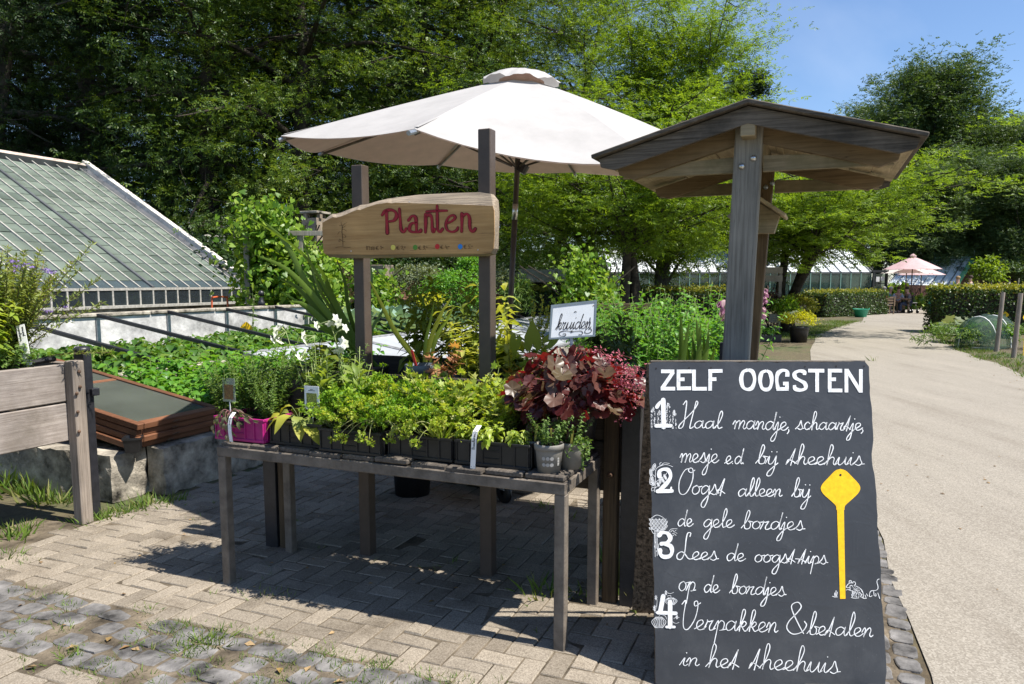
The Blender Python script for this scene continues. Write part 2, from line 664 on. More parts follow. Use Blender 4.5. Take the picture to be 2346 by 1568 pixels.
M['stem'] = plain('green_stem', (0.13, 0.17, 0.05), .6, .3, 0, .25, 20)
M['woody'] = plain('woody_stem', (0.16, 0.11, 0.06), .8, .2, 0, .3, 20)
M['dry'] = leafmat('dry_straw', [(0.35, 0.24, 0.12), (0.5, 0.38, 0.2), (0.3, 0.16, 0.08)], .2, .8)
M['bark'] = plain('bark', (0.05, 0.042, 0.032), .9, .15, 0, .45, 5, .9, 22)
M['bark_grey'] = plain('grey_bark', (0.085, 0.078, 0.065), .9, .15, 0, .4, 4, .8, 16)
M['concrete'] = plain('concrete', (0.33, 0.295, 0.24), .9, .2, 0, .6, 6, .9, 45)
M['slate'] = plain('slate', (0.16, 0.16, 0.17), .8, .3, 0, .3, 9, .3, 60)
M['path_wood'] = None

# ================================================================ SETTING: ground, paving, path
def ground_material():
    m, nt, b = _mat('soil_and_grass')
    co = nd(nt, 'ShaderNodeTexCoord')
    n1 = nd(nt, 'ShaderNodeTexNoise', Scale=0.6, Detail=8.0, Roughness=.7)
    n2 = nd(nt, 'ShaderNodeTexNoise', Scale=14.0, Detail=6.0, Roughness=.7)
    nt.links.new(co.outputs['Object'], n1.inputs['Vector'])
    nt.links.new(co.outputs['Object'], n2.inputs['Vector'])
    r1 = ramp(nt, [(.35, (.075, .055, .035)), (.5, (.10, .085, .045)), (.62, (.05, .075, .02))])
    r2 = ramp(nt, [(.3, (.55, .55, .55)), (.7, (1.35, 1.3, 1.2))])
    nt.links.new(n1.outputs['Fac'], r1.inputs[0])
    nt.links.new(n2.outputs['Fac'], r2.inputs[0])
    mu = nd(nt, 'ShaderNodeMixRGB', blend_type='MULTIPLY')
    mu.inputs[0].default_value = 1
    nt.links.new(r1.outputs[0], mu.inputs[1])
    nt.links.new(r2.outputs[0], mu.inputs[2])
    nt.links.new(mu.outputs[0], b.inputs['Base Color'])
    b.inputs['Roughness'].default_value = .95
    bp = nd(nt, 'ShaderNodeBump', Strength=.7, Distance=.03)
    nt.links.new(n2.outputs['Fac'], bp.inputs['Height'])
    nt.links.new(bp.outputs[0], b.inputs['Normal'])
    return m


def path_material():
    m, nt, b = _mat('fine_gravel')
    co = nd(nt, 'ShaderNodeTexCoord')
    n1 = nd(nt, 'ShaderNodeTexNoise', Scale=90.0, Detail=4.0, Roughness=.8)
    n2 = nd(nt, 'ShaderNodeTexNoise', Scale=.9, Detail=6.0, Roughness=.65)
    v = nd(nt, 'ShaderNodeTexVoronoi', Scale=130.0)
    mp_ = nd(nt, 'ShaderNodeMapping')
    mp_.inputs['Rotation'].default_value = (0, 0, math.radians(22.5))
    mp_.inputs['Scale'].default_value = (2.2, .35, 1)
    nt.links.new(co.outputs['Object'], mp_.inputs[0])
    nt.links.new(co.outputs['Object'], n1.inputs['Vector'])
    nt.links.new(mp_.outputs[0], n2.inputs['Vector'])
    nt.links.new(co.outputs['Object'], v.inputs['Vector'])
    r1 = ramp(nt, [(.2, (.205, .182, .15)), (.55, (.265, .238, .198)), (.85, (.33, .30, .255))])
    r2 = ramp(nt, [(.3, (.86, .85, .84)), (.48, (.96, .96, .955)), (.7, (1.06, 1.055, 1.045))])
    nt.links.new(v.outputs['Color'], r1.inputs[0])
    nt.links.new(n2.outputs['Fac'], r2.inputs[0])
    r2.color_ramp.elements[0].color = (.80, .78, .76, 1)
    mu = nd(nt, 'ShaderNodeMixRGB', blend_type='MULTIPLY')
    mu.inputs[0].default_value = 1
    nt.links.new(r1.outputs[0], mu.inputs[1])
    nt.links.new(r2.outputs[0], mu.inputs[2])
    nt.links.new(mu.outputs[0], b.inputs['Base Color'])
    b.inputs['Roughness'].default_value = .92
    b.inputs['Specular IOR Level'].default_value = .2
    bp = nd(nt, 'ShaderNodeBump', Strength=.45, Distance=.004)
    nt.links.new(n1.outputs['Fac'], bp.inputs['Height'])
    nt.links.new(bp.outputs[0], b.inputs['Normal'])
    return m


def brick_material():
    m, nt, b = _mat('paving_brick')
    co = nd(nt, 'ShaderNodeTexCoord')
    g = nd(nt, 'ShaderNodeNewGeometry')
    v = nd(nt, 'ShaderNodeTexVoronoi', Scale=210.0)
    n2 = nd(nt, 'ShaderNodeTexNoise', Scale=2.2, Detail=8.0, Roughness=.7)
    n3 = nd(nt, 'ShaderNodeTexNoise', Scale=120.0, Detail=3.0)
    for n in (v, n2, n3):
        nt.links.new(co.outputs['Object'], n.inputs['Vector'])
    r1 = ramp(nt, [(.15, (.18, .157, .127)), (.5, (.242, .214, .175)), (.85, (.31, .277, .23))])
    r2 = ramp(nt, [(.28, (.50, .47, .43)), (.48, (.92, .90, .87)), (.72, (1.12, 1.10, 1.07))])
    r3 = ramp(nt, [(0, (.74, .72, .70)), (.5, (1, .99, .98)), (1, (1.14, 1.12, 1.10))])
    nt.links.new(v.outputs['Color'], r1.inputs[0])
    nt.links.new(n2.outputs['Fac'], r2.inputs[0])
    nt.links.new(g.outputs['Random Per Island'], r3.inputs[0])
    last = r1
    for r in (r2, r3):
        mu = nd(nt, 'ShaderNodeMixRGB', blend_type='MULTIPLY')
        mu.inputs[0].default_value = 1
        nt.links.new(last.outputs[0], mu.inputs[1])
        nt.links.new(r.outputs[0], mu.inputs[2])
        last = mu
    nt.links.new(last.outputs[0], b.inputs['Base Color'])
    b.inputs['Roughness'].default_value = .93
    b.inputs['Specular IOR Level'].default_value = .2
    bp = nd(nt, 'ShaderNodeBump', Strength=.5, Distance=.003)
    nt.links.new(n3.outputs['Fac'], bp.inputs['Height'])
    nt.links.new(bp.outputs[0], b.inputs['Normal'])
    return m


def joint_material():
    m = plain('joint_sand', (0.14, 0.114, 0.082), .95, .1, 0, .5, 6, .8, 60)
    return m


M['ground'], M['gravel'], M['brick'], M['joint'] = ground_material(), path_material(), brick_material(), joint_material()
M['cobble'] = plain('grey_stone', (0.16, 0.152, 0.145), .8, .25, 0, .55, 6, .45, 60)


def sheet(name, ab, z, mat):
    v = [P(a, b, z) for a, b in ab]
    return tag(mesh_obj(name, v, [tuple(range(len(v)))], mat), kind='structure')


g = MB()
N = 40
gx = np.linspace(-160, 160, N)
gy = np.linspace(-40, 240, N)
g.add([(x, y, 0) for y in gy for x in gx], [(j * N + i, j * N + i + 1, (j + 1) * N + i + 1, (j + 1) * N + i) for j in range(N - 1) for i in range(N - 1)])
tag(g.build('ground', M['ground']), kind='structure')

pathL = [(.47, -3), (.44, 2.5), (.40, 5), (.2, 9), (-.1, 14), (-.15, 20), (.1, 25), (.9, 30), (2.2, 36), (4.2, 46), (7, 60)]
pathR = [(4.0, -3), (3.75, 5), (3.45, 10), (3.2, 16), (3.0, 21), (3.4, 28), (4.6, 36), (6.8, 46), (10, 60)]
sl, sr = spline(np.array(pathL), 4), spline(np.array(pathR), 5)
k = min(len(sl), len(sr))
sl = sl[np.linspace(0, len(sl) - 1, 40).astype(int)] + rng.normal(size=(40, 2)) * [.03, 0]
sr = sr[np.linspace(0, len(sr) - 1, 40).astype(int)] + rng.normal(size=(40, 2)) * [.05, 0]
pv = [P(a, b, .008) for a, b in sl] + [P(a, b, .008) for a, b in sr]
tag(mesh_obj('path', pv, [(i, i + 1, 41 + i, 40 + i) for i in range(39)], M['gravel']), kind='structure')
sheet('cafe_terrace', [(1.6, 33), (9.5, 33), (12, 46), (2.4, 46)], .012, M['gravel'])

# bed of jointing sand under the bricks, then every brick in herringbone bond
sheet('paving_bed', [(-4.9, .6), (.44, .6), (.36, 7.5), (-.06, 14), (-.1, 15), (-3.9, 15), (-4.40, 9), (-4.40, 3.4), (-4.9, 3.2)], .004, M['joint'])
pb = MB()
wq = .1
for j in range(4, 140):
    for i in range(-46, 6):
        r = (i - j) % 4
        if r == 0: x0, y0, x1, y1 = i * wq, j * wq, (i + 2) * wq, (j + 1) * wq
        elif r == 2: x0, y0, x1, y1 = i * wq, (j - 1) * wq, (i + 1) * wq, (j + 1) * wq
        else: continue
        cxm, cym = (x0 + x1) / 2, (y0 + y1) / 2
        lim = .42 - max(0, cym - 4) * .045
        if cxm > lim - .05 or cxm < -4.42 or 1.98 < cym < 2.50 or cym < .8: continue
        if cym > 2.5 and cxm > lim - .20: continue
        gp = .0030
        h = .030 + rng.normal() * .0016
        tl = rng.normal(size=2) * .0012
        x0, x1, y0, y1 = x0 + gp, x1 - gp, y0 + gp, y1 - gp
        c = .004
        vs = [P(x, y, 0.0) for x, y in ((x0, y0), (x1, y0), (x1, y1), (x0, y1))]
        vs += [P(x, y, h - .005) for x, y in ((x0, y0), (x1, y0), (x1, y1), (x0, y1))]
        vs += [P(x, y, h + s * tl[0] + q * tl[1]) for x, y, s, q in ((x0 + c, y0 + c, -1, -1), (x1 - c, y0 + c, 1, -1), (x1 - c, y1 - c, 1, 1), (x0 + c, y1 - c, -1, 1))]
        fs = [(8, 9, 10, 11)] + [(q, (q + 1) % 4, 4 + (q + 1) % 4, 4 + q) for q in range(4)] + [(4 + q, 4 + (q + 1) % 4, 8 + (q + 1) % 4, 8 + q) for q in range(4)]
        pb.add(vs, fs)
tag(pb.build('paving', M['brick']), kind='structure')
for o in [bpy.data.objects['paving']]:
    o.location.z = -.022       # brick tops about 8 mm above the sheet

# slate-blue cobbles: the drain strip along the front and the edging along the path
cb = MB()


def cobble(a, b, w, d, rot=0.0):
    n = 14
    ang = np.arange(n) * 2 * math.pi / n + rng.uniform(0, .4)
    e = 7.0
    rx = (w / 2) / (np.abs(np.cos(ang)) ** e + np.abs(np.sin(ang)) ** e) ** (1 / e) * rng.uniform(.93, 1.04, n)
    ry = (d / 2) / (np.abs(np.cos(ang)) ** e + np.abs(np.sin(ang)) ** e) ** (1 / e) * rng.uniform(.93, 1.04, n)
    xs, ys = rx * np.cos(ang), ry * np.sin(ang)
    xs, ys = xs * math.cos(rot) - ys * math.sin(rot), xs * math.sin(rot) + ys * math.cos(rot)
    h = rng.uniform(.003, .008)
    tl = rng.normal(size=2) * .04
    vs = [P(a + x, b + y, -.002) for x, y in zip(xs, ys)]
    vs += [P(a + .97 * x, b + .97 * y, h * .7 + .002 + x * tl[0] + y * tl[1]) for x, y in zip(xs, ys)]
    vs += [P(a + .88 * x, b + .88 * y, h + .003 + x * tl[0] + y * tl[1]) for x, y in zip(xs, ys)]
    fs = [tuple(2 * n + i for i in range(n))]
    for L in (0, n):
        fs += [(L + i, L + (i + 1) % n, L + n + (i + 1) % n, L + n + i) for i in range(n)]
    cb.add(vs, fs)


for row in range(4):
    a = -4.6 + rng.uniform(0, .1)
    while a < .25:
        w = rng.uniform(.10, .17)
        if rng.uniform() > .10:
            cobble(a + w / 2, 2.065 + row * .122 + rng.normal() * .006, w * .97, .116, rng.normal() * .07)
        a += w
for row in range(2):
    b = 2.5
    while b < 8.5:
        w = rng.uniform(.10, .17)
        lim = .42 - max(0, b - 4) * .045
        cobble(lim - .13 + row * .115 + rng.normal() * .006, b + w / 2, .10, w * .93, rng.normal() * .08)
        b += w
tag(cb.build('cobblestones', M['cobble']), kind='structure')


# ---- grass in the joints and at the feet of things: nobody could count it
def blades(n, ab_fn, hmin, hmax, wid=.05, lean=.6):
    pos, ax, nr, sz = [], [], [], []
    for i in range(n):
        p = ab_fn()
        pos.append(p)
        ax.append([rng.normal() * lean, rng.normal() * lean, 1])
        nr.append([rng.normal(), rng.normal(), .2])
        sz.append(rng.uniform(hmin, hmax))
    return pos, ax, nr, sz


M['grass'] = leafmat('grass_blade', [(.09, .16, .025), (.15, .23, .035), (.06, .13, .018), (.24, .23, .08)], .3, .6)
T_blade = (np.array([[-.06, 0, 0], [.06, 0, 0], [.045, .5, .05], [-.045, .5, .05], [0, 1, .28]], float), [(0, 1, 2, 3), (3, 2, 4)])
pos, ax, nr, sz = [], [], [], []


def tuft(c, r, n, h0, h1, lean=.6):
    for i in range(n):
        q = np.array(c) + np.array([rng.normal() * r, rng.normal() * r, 0])
        pos.append(q)
        d = q - np.array(c)
        ax.append([d[0] / (r + .01) * .5 + rng.normal() * lean * .6, d[1] / (r + .01) * .5 + rng.normal() * lean * .6, 1])
        nr.append([rng.normal(), rng.normal(), .2])
        sz.append(rng.uniform(h0, h1))


for k in range(580):                       # cobble strip: thicker towards the right and the lower edge
    a = rng.uniform(-3.9, .1)
    b = 2.0 + .5 * rng.integers(0, 5) / 4 + rng.normal() * .035
    dens = .25 + .75 * math.exp(-((a + 1.5) / .75) ** 2)
    if rng.uniform() > dens: continue
    tuft(P(a, b, .004), .028, int(rng.integers(12, 30)), .010, .038, .9)
for c, r, n, h in ((gnd(480, 1470), .05, 130, .07), (gnd(430, 1490), .04, 80, .055), (gnd(395, 1445), .05, 80, .05), (gnd(160, 1510), .03, 50, .06)):
    tuft(c, r, n, .02, h, .8)
for x, y, n, h in ((30, 1235, 60, .13), (50, 1215, 40, .10), (58, 1290, 30, .05), (10, 1280, 50, .08), (335, 1160, 120, .10), (395, 1148, 80, .08), (290, 1175, 60, .08), (225, 1190, 50, .08),
                   (250, 1185, 50, .1), (110, 1150, 60, .16), (150, 1150, 50, .12), (60, 1130, 80, .2), (20, 1120, 80, .25), (205, 1195, 60, .07), (520, 1335, 14, .05), (575, 1362, 22, .05),
                   (605, 1366, 16, .045), (655, 1372, 12, .04), (1240, 1363, 46, .13), (1340, 1362, 24, .09), (1400, 1290, 20, .2), (1465, 1375, 50, .18), (1425, 1340, 16, .3), (1240, 1440, 6, .05),
                   (1250, 1165, 26, .09), (1300, 1190, 20, .07), (1030, 1300, 14, .07), (2002, 828, 8, .2), (450, 1190, 14, .04), (1475, 1330, 40, .22)):
    tuft(gnd(x, y), .035 + n * .0004, n, h * .35, h)
for k in range(580):                      # verge beyond the path's right edge and left lawn edge
    b = rng.uniform(4, 26)
    i = int(np.argmin(np.abs(sr[:, 1] - b)))
    tuft(P(sr[i, 0] + abs(rng.normal()) * .5, b, 0), .06, 9, .03, .12)
for k in range(580):
    b = rng.uniform(22, 33)
    i = int(np.argmin(np.abs(sl[:, 1] - b)))
    tuft(P(sl[i, 0] - abs(rng.normal()) * .7, b, 0), .1, 12, .03, .10)
for k in range(60):
    a, b = rng.uniform(-4.4, .2), rng.uniform(2.6, 8)
    tuft(P(a, b, .004), .012, 6, .01, .035)
gr = leaves('grass', M['grass'], pos, ax, nr, sz, T_blade)
tag(gr, 'short grass and weeds growing in paving joints and along the edges', 'grass', kind='stuff')

# fallen leaves and bits on the paving
pos, ax, nr, sz = [], [], [], []
for k in range(330):
    a, b = rng.uniform(-4.2, 3.4), rng.uniform(1.5, 9)
    if k > 190:
        b = rng.uniform(6, 20)
        a = sr[int(np.argmin(np.abs(sr[:, 1] - b))), 0] - rng.normal() * .25
    pos.append(P(a, b, .012)); ax.append([rng.normal(), rng.normal(), .05]); nr.append([rng.normal() * .2, rng.normal() * .2, 1]); sz.append(rng.uniform(.012, .04))
for x, y in ((60, 1530), (245, 1470), (300, 1480), (640, 1530), (560, 1475), (790, 1560), (180, 1480), (320, 1490), (700, 1540)):
    pos.append(gnd(x, y, .012)); ax.append([rng.normal(), rng.normal(), .1]); nr.append([rng.normal() * .3, rng.normal() * .3, 1]); sz.append(.05)
M['litter'] = leafmat('fallen_leaf', [(.22, .12, .05), (.35, .24, .12), (.14, .09, .05), (.3, .2, .06)], .1, .8)
tag(leaves('leaf_litter', M['litter'], pos, ax, nr, sz, T_simple(.3, .1, .1)), 'dry fallen leaves scattered over the paving and path', 'litter', kind='stuff')

# ================================================================ COLD FRAMES
M['whitewash'] = plain('flaking_whitewash', (0.50, 0.49, 0.475), .9, .2, 0, .42, 3, .6, 18)
WALL_Z = 1.17
cf = thing('cold_frame_bed', P(-6.4, 4, 0), 'long concrete cold frame with whitewashed back wall and bare black bars', 'cold frame')
MB().box(P(-9.06, 13, .56), (.12, 20, 1.12)).build('back_wall', M['whitewash'], cf)
b_ = MB()
for k in range(16):
    b_.box(P(-9.06 + rng.normal() * .004, 3.6 + k * 1.25, 1.145 + rng.normal() * .004), (.19, 1.235, .05), GRID, .012)
b_.build('coping', M['concrete'], cf)
MB().box(P(-6.43, 11.5, .345), (.13, 15.2, .69), GRID, .015).build('middle_wall', M['concrete'], cf)


def rough_wall(name, c, size, parent, seed=3, amp=.012):
    """old cast wall: subdivided box with an uneven, chipped skin"""
    bm = bmesh.new()
    bmesh.ops.create_cube(bm, size=1)
    for v in bm.verts:
        v.co = Vector((v.co.x * size[0], v.co.y * size[1], v.co.z * size[2]))
    L = max(size)
    for it in range(6):
        es = [e for e in bm.edges if e.calc_length() > .12]
        if not es or len(bm.verts) > 9000: break
        bmesh.ops.subdivide_edges(bm, edges=es, cuts=1, use_grid_fill=True)
    r_ = np.random.default_rng(seed)
    for v in bm.verts:
        edge = sum(abs(abs(v.co[i]) - size[i] / 2) < 1e-4 for i in range(3))
        k_ = amp * (.7 if edge < 2 else 2.0)
        v.co += Vector(r_.normal(size=3) * k_ * .5)
        if edge >= 2:
            v.co *= 1.0
            for i in range(3):
                if abs(abs(v.co[i]) - size[i] / 2) < amp * 3 and i != 1: v.co[i] -= math.copysign(abs(r_.normal()) * amp, v.co[i])
    me = bpy.data.meshes.new(name)
    bm.to_mesh(me); bm.free()
    co_ = np.array([v.co[:] for v in me.vertices]) @ GRID + np.asarray(c) - wloc(parent)
    me.vertices.foreach_set('co', co_.reshape(-1).astype(np.float32))
    me.materials.append(M['concrete'])
    return link(name, me, parent)


import bmesh
rough_wall('front_wall', P(-4.56, 6.02, .185), (.18, 4.0, .37), cf, 4, .005)
MB().box(P(-4.56, 13.5, .185), (.18, 10.9, .37), GRID, .015).build('front_wall', M['concrete'], cf)
rough_wall('end_wall', P(-6.9, 3.87, .18), (4.49, .30, .36), cf, 6, .005)
for k in range(-3, 10):
    bb = 7.1 + k * 1.18
    MB().bar(P(-8.99, bb, 1.15), P(-6.40, bb, .715), .05, .045).build('support_bar', M['black_steel'], cf)
    MB().box(P(-8.975, bb, .80), (.02, .05, .66)).build('wall_strip', M['galv'], cf)
MB().add([P(-9, 4.2, .55), P(-6.5, 4.2, .5), P(-6.5, 20.5, .5), P(-9, 20.5, .55)], [(0, 1, 2, 3)]).build('upper_soil', M['soil'], cf)
MB().add([P(-6.36, 4.2, .26), P(-4.66, 4.2, .24), P(-4.66, 19, .24), P(-6.36, 19, .26)], [(0, 1, 2, 3)]).build('lower_soil', M['soil'], cf)

# sash: timber frame with one pane, lying on the slope
M['sash_wood'] = wood('red_brown_sash_timber', (.12, .052, .027), (.25, .112, .058), 'y', 40, .6, .3)
M['sash_glass'] = glassmat('dusty_pane', (.095, .105, .088), .8, .22)
M['white_glass'] = plain('whitewashed_pane', (.40, .42, .44), .35, .4, 0, .10, 2.5)
SLX = nrm(P(-1.93, 0, .33))              # up the slope
SLN = nrm(np.cross(SLX, V)) if np.cross(SLX, V)[2] > 0 else -nrm(np.cross(SLX, V))
SAX = np.array([SLX, V, SLN])


def sash(bc, lift, label, white=False, shift=0.0, w=1.16, twist=0.0):
    base = P(-4.47 - shift, bc, .375) + SLN * (lift + .022)
    t = thing('cold_frame_cover', base, label, 'glazed sash', 'whitewashed sashes closing the cold frame' if white else 'stacked glazed sashes')
    f = MB()
    cen = base + SLX * 1.0
    R = SAX.copy()
    if twist:
        R = np.array([SLX * math.cos(twist) + V * math.sin(twist), V * math.cos(twist) - SLX * math.sin(twist), SLN])
    for s in (-1, 1):
        f.box(cen + R[1] * s * (w / 2 - .03), (2.0, .055, .045), R, .004)
        f.box(cen + R[0] * s * .965, (.07, w - .125, .045), R, .004)
    if not white:
        f.box(cen + R[0] * .15, (.05, w - .125, .03), R, .003)
    f.build('frame', M['sash_wood'] if not white else M['white_bar'], t)
    MB().box(cen + R[2] * .006, (1.86, w - .12, .005), R).build('pane', M['white_glass'] if white else M['sash_glass'], t)
    if not white:
        rg = MB()
        cc = cen - R[0] * 1.012 - R[1] * .08
        an = np.linspace(0, 2 * math.pi, 15)
        rg.tube(np.array([cc + R[1] * .03 * math.cos(q) - R[0] * .014 * (1 + math.sin(q)) + R[2] * .01 * math.sin(q) for q in an]), .0035, 6, False)
        rg.build('ring_handle', M['rust'], t)
    return t


M['white_bar'] = plain('weathered_white_bar', (.24, .245, .25), .6, .3, 0, .3, 14)
for k, (lb, sh, tw) in enumerate((('lowest red-brown glazed sash of the stack on the concrete wall', .03, .01), ('second sash from the bottom of the red-brown stack', .0, -.012),
                                  ('third red-brown sash up, under the topmost one', .015, .008), ('topmost dusty glass sash of the red-brown stack', .0, 0.0))):
    sash(4.27 + rng.normal() * .014, .05 * k, lb, False, sh + .10, .82, tw)
nW = 10
for k in range(nW):
    side = ('nearest the table', 'second from the table', 'third from the table')[k] if k < 3 else ('farthest away' if k == nW - 1 else None)
    t = sash(7.6 + k * 1.185, .0, 'whitewashed cold frame sash ' + side if side else 'white painted sash lying among others on the far cold frame', True)
    if k in (0, 3, 6):
        pass

# small square nursery pot on the wall corner
def square_pot(name, c, s0, s1, h, label, group=None, rz=.3):
    t = thing(name, c, label, 'plant pot', group)
    R = np.array([[math.cos(rz), math.sin(rz), 0], [-math.sin(rz), math.cos(rz), 0], [0, 0, 1]])
    p = MB()
    def ring(s, z): return [np.array(c) + np.array([x * s, y * s, z]) @ R for x, y in ((-1, -1), (1, -1), (1, 1), (-1, 1))]
    lv = [ring(s0, 0), ring(s1 * .97, h * .86), ring(s1 * 1.06, h * .86), ring(s1 * 1.06, h), ring(s1 * .96, h), ring(s0 * .96, h * .5)]
    fs = [(4 * i + j, 4 * i + (j + 1) % 4, 4 * i + 4 + (j + 1) % 4, 4 * i + 4 + j) for i in range(5) for j in range(4)] + [(20, 21, 22, 23)]
    p.add(np.concatenate(lv), fs).build('pot', M['black_plastic'], t)
    return t


tp = square_pot('nursery_pot', gnd(306, 1035, .37), .045, .06, .11, 'small empty square black nursery pot on the concrete wall corner')

# yellow diamond harvest label in the strawberry bed
def harvest_label(c, h, label, yaw=0.0, s=.07, group=None):
    t = thing('harvest_label', c, label, 'plant label', group)
    R = np.array([math.cos(yaw), math.sin(yaw), 0])
    n = np.cross(R, ZU)
    MB().box(np.array(c) + ZU * h / 2, (.016, .004, h), np.array([R, -n, ZU])).build('stake', M['yellow_paint'], t)
    o = [(math.sin(q) * s * (1.15 - .25 * abs(math.sin(2 * q))), math.cos(q) * s * (1.15 - .25 * abs(math.sin(2 * q)))) for q in np.arange(24) * 2 * math.pi / 24]
    MB().poly([np.array(c) + ZU * (h + s * .9 + y) + R * x + n * .004 for x, y in o], .006, n).build('plate', M['yellow_paint'], t)
    w = MB()
    for i in range(4):
        stroke(w, [(-.03 + .004 * i, .025 - .016 * i), (.028 - .006 * i, .027 - .016 * i)], .004, lambda q: np.array(c) + ZU * (h + s * .9 + q[1]) + R * q[0] + n * .006, False)
    w.build('writing', M['ink'], t)
    return t


harvest_label(gnd(566, 792, .6), .20, 'yellow diamond plant label standing in the strawberry bed by the white wall', .1, .085)

# ================================================================ GREENHOUSE ON THE LEFT
M['gh_bar'] = plain('cream_glazing_bar', (.36, .345, .31), .6, .3, 0, .25, 20)
M['gh_pane'] = glassmat('shaded_green_pane', (.165, .20, .172), .80, .15)
nt_ = M['gh_pane'].node_tree
g_ = nt_.nodes.new('ShaderNodeNewGeometry')
r_ = ramp(nt_, [(0, (.72, .74, .74)), (.5, (1, 1, 1)), (1, (1.12, 1.1, 1.08))])
n_ = nd(nt_, 'ShaderNodeTexNoise', Scale=.7, Detail=8.0, Roughness=.75)
rr_ = ramp(nt_, [(.3, (.70, .72, .72)), (.7, (1.2, 1.18, 1.15))])
m1_, m2_ = nd(nt_, 'ShaderNodeMixRGB', blend_type='MULTIPLY'), nd(nt_, 'ShaderNodeMixRGB', blend_type='MULTIPLY')
m1_.inputs[0].default_value = m2_.inputs[0].default_value = 1
b_ = nt_.nodes['Principled BSDF']
src = b_.inputs['Base Color'].links[0].from_socket
nt_.links.new(g_.outputs['Random Per Island'], r_.inputs[0])
nt_.links.new(n_.outputs['Fac'], rr_.inputs[0])
nt_.links.new(src, m1_.inputs[1]); nt_.links.new(r_.outputs[0], m1_.inputs[2])
nt_.links.new(m1_.outputs[0], m2_.inputs[1]); nt_.links.new(rr_.outputs[0], m2_.inputs[2])
nt_.links.new(m2_.outputs[0], b_.inputs['Base Color'])
M['gh_screen'] = plain('green_shade_screen', (.12, .155, .13), .8, .2, 0, .2, 3)
M['gh_dark'] = plain('dim_interior', (.03, .035, .035), .7, .3, 0, .5, 2)
M['lead'] = plain('lead_flashing', (.10, .105, .115), .5, .4, .2, .2, 6)
GA, GB1, GB0 = -12.68, 14.2, 3.0
GW, GE, GR, GS = 5.3, 1.44, 4.54, 1.09
gh = thing('greenhouse', P(GA, 9, 0), 'long lean-to greenhouse with green shaded glass roof and bright gable edge', 'greenhouse')
sl_ = nrm(P(-GW, 0, GR - GE))
sn_ = nrm(np.cross(sl_, V)); sn_ = sn_ if sn_[2] > 0 else -sn_
RAX = np.array([sl_, V, sn_])
SLEN = math.hypot(GW, GR - GE)
nb = int((GB1 - .35 - GB0) / .315)
pn = MB()
rows = 16
for i in range(nb):
    for j in range(rows):
        if j == 0: s0, s1 = .02, .30
        else: s0, s1 = .30 + (j - 1) * (SLEN - .55) / (rows - 1), .30 + j * (SLEN - .55) / (rows - 1) - .02
        if j == 0: continue
        c = P(GA, GB1 - .36 - (i + .5) * .315, GE) + sl_ * (s0 + s1) / 2 + sn_ * (.03 + rng.normal() * .002)
        pn.box(c, (s1 - s0, .30, .004), RAX)
pn.build('roof_glazing', M['gh_pane'], gh)
MB().box(P(GA, (GB0 + GB1) / 2, GE) + sl_ * (SLEN / 2 + .15) - sn_ * .06, (SLEN - .3, GB1 - GB0, .01), RAX).build('shade_screen', M['gh_screen'], gh)
cl = MB()
for i in range(nb):
    cl.box(P(GA, GB1 - .36 - (i + .5) * .315, GE) + sl_ * .15 + sn_ * .03, (.27, .30, .004), RAX)
cl.build('clear_glazing', glassmat('clear_pane', (.10, .13, .15), .45, .06), gh)
for q in (.33, .56, .8):
    MB().box(P(GA, (GB0 + GB1) / 2, GE) + sl_ * SLEN * q + sn_ * .004, (.12, GB1 - GB0 - .4, .03), RAX).build('purlin', M['lead'], gh)
for i in range(nb + 1):
    heavy = i % 9 == 8
    MB().box(P(GA, GB1 - .36 - i * .315, GE) + sl_ * SLEN / 2 + sn_ * .04, (SLEN, .06 if heavy else .032, .05 if heavy else .035), RAX).build('glazing_bar', M['lead'] if heavy else M['gh_bar'], gh)
    MB().box(P(GA, GB1 - .36 - i * .315, (GE + GS) / 2), (.04, .035, GE - GS), GRID).build('mullion', M['gh_bar'], gh)
fp = MB()
for i in range(nb):
    fp.box(P(GA + .005, GB1 - .36 - (i + .5) * .315, (GE + GS) / 2), (.005, .28, GE - GS - .02))
fp.build('front_glazing', glassmat('dark_front_pane', (.05, .06, .07), .35, .05), gh)
MB().box(P(GA - .02, (GB0 + GB1) / 2, GE + .01), (.09, GB1 - GB0, .05)).build('gutter', M['gh_bar'], gh)
MB().box(P(GA, (GB0 + GB1) / 2, GS / 2), (.25, GB1 - GB0 + .1, GS)).build('base_wall', M['concrete'], gh)
MB().box(P(GA + .06, (GB0 + GB1) / 2, GS + .02), (.30, GB1 - GB0 + .14, .05)).build('sill', M['gh_bar'], gh)
MB().box(P(GA - .8, (GB0 + GB1) / 2, GS * .6), (1.0, GB1 - GB0 - .4, .05)).build('bench', M['gh_dark'], gh)
MB().box(P(GA - GW, (GB0 + GB1) / 2, 2.3), (.3, GB1 - GB0 + .1, 4.6)).build('rear_wall', M['gh_dark'], gh)
MB().box(P(GA, (GB0 + GB1) / 2, GE) + sl_ * (SLEN + .02) + sn_ * .05, (.16, GB1 - GB0 - .1, .14), RAX, .01).build('ridge_board', plain('weathered_ridge_board', (.50, .41, .35), .8, .2, 0, .3, 8), gh)
M['verge'] = plain('pale_verge_board', (.62, .58, .52), .8, .2, 0, .2, 6, .3, 40)
MB().box(P(GA, GB1 - .05, GE) + sl_ * (SLEN / 2 + .04) + sn_ * .10, (SLEN + .2, .17, .16), RAX, .01).build('verge_board', M['verge'], gh)
MB().box(P(GA, GB1 - .22, GE) + sl_ * (SLEN / 2) + sn_ * .045, (SLEN, .20, .03), RAX, .004).build('flashing', M['lead'], gh)
MB().poly([P(GA + .06, GB1 + .02, 0), P(GA + .06, GB1 + .02, GE + .05), P(GA - GW, GB1 + .02, GR), P(GA - GW, GB1 + .02, 0)], .2, V).build('gable_wall', M['concrete'], gh)
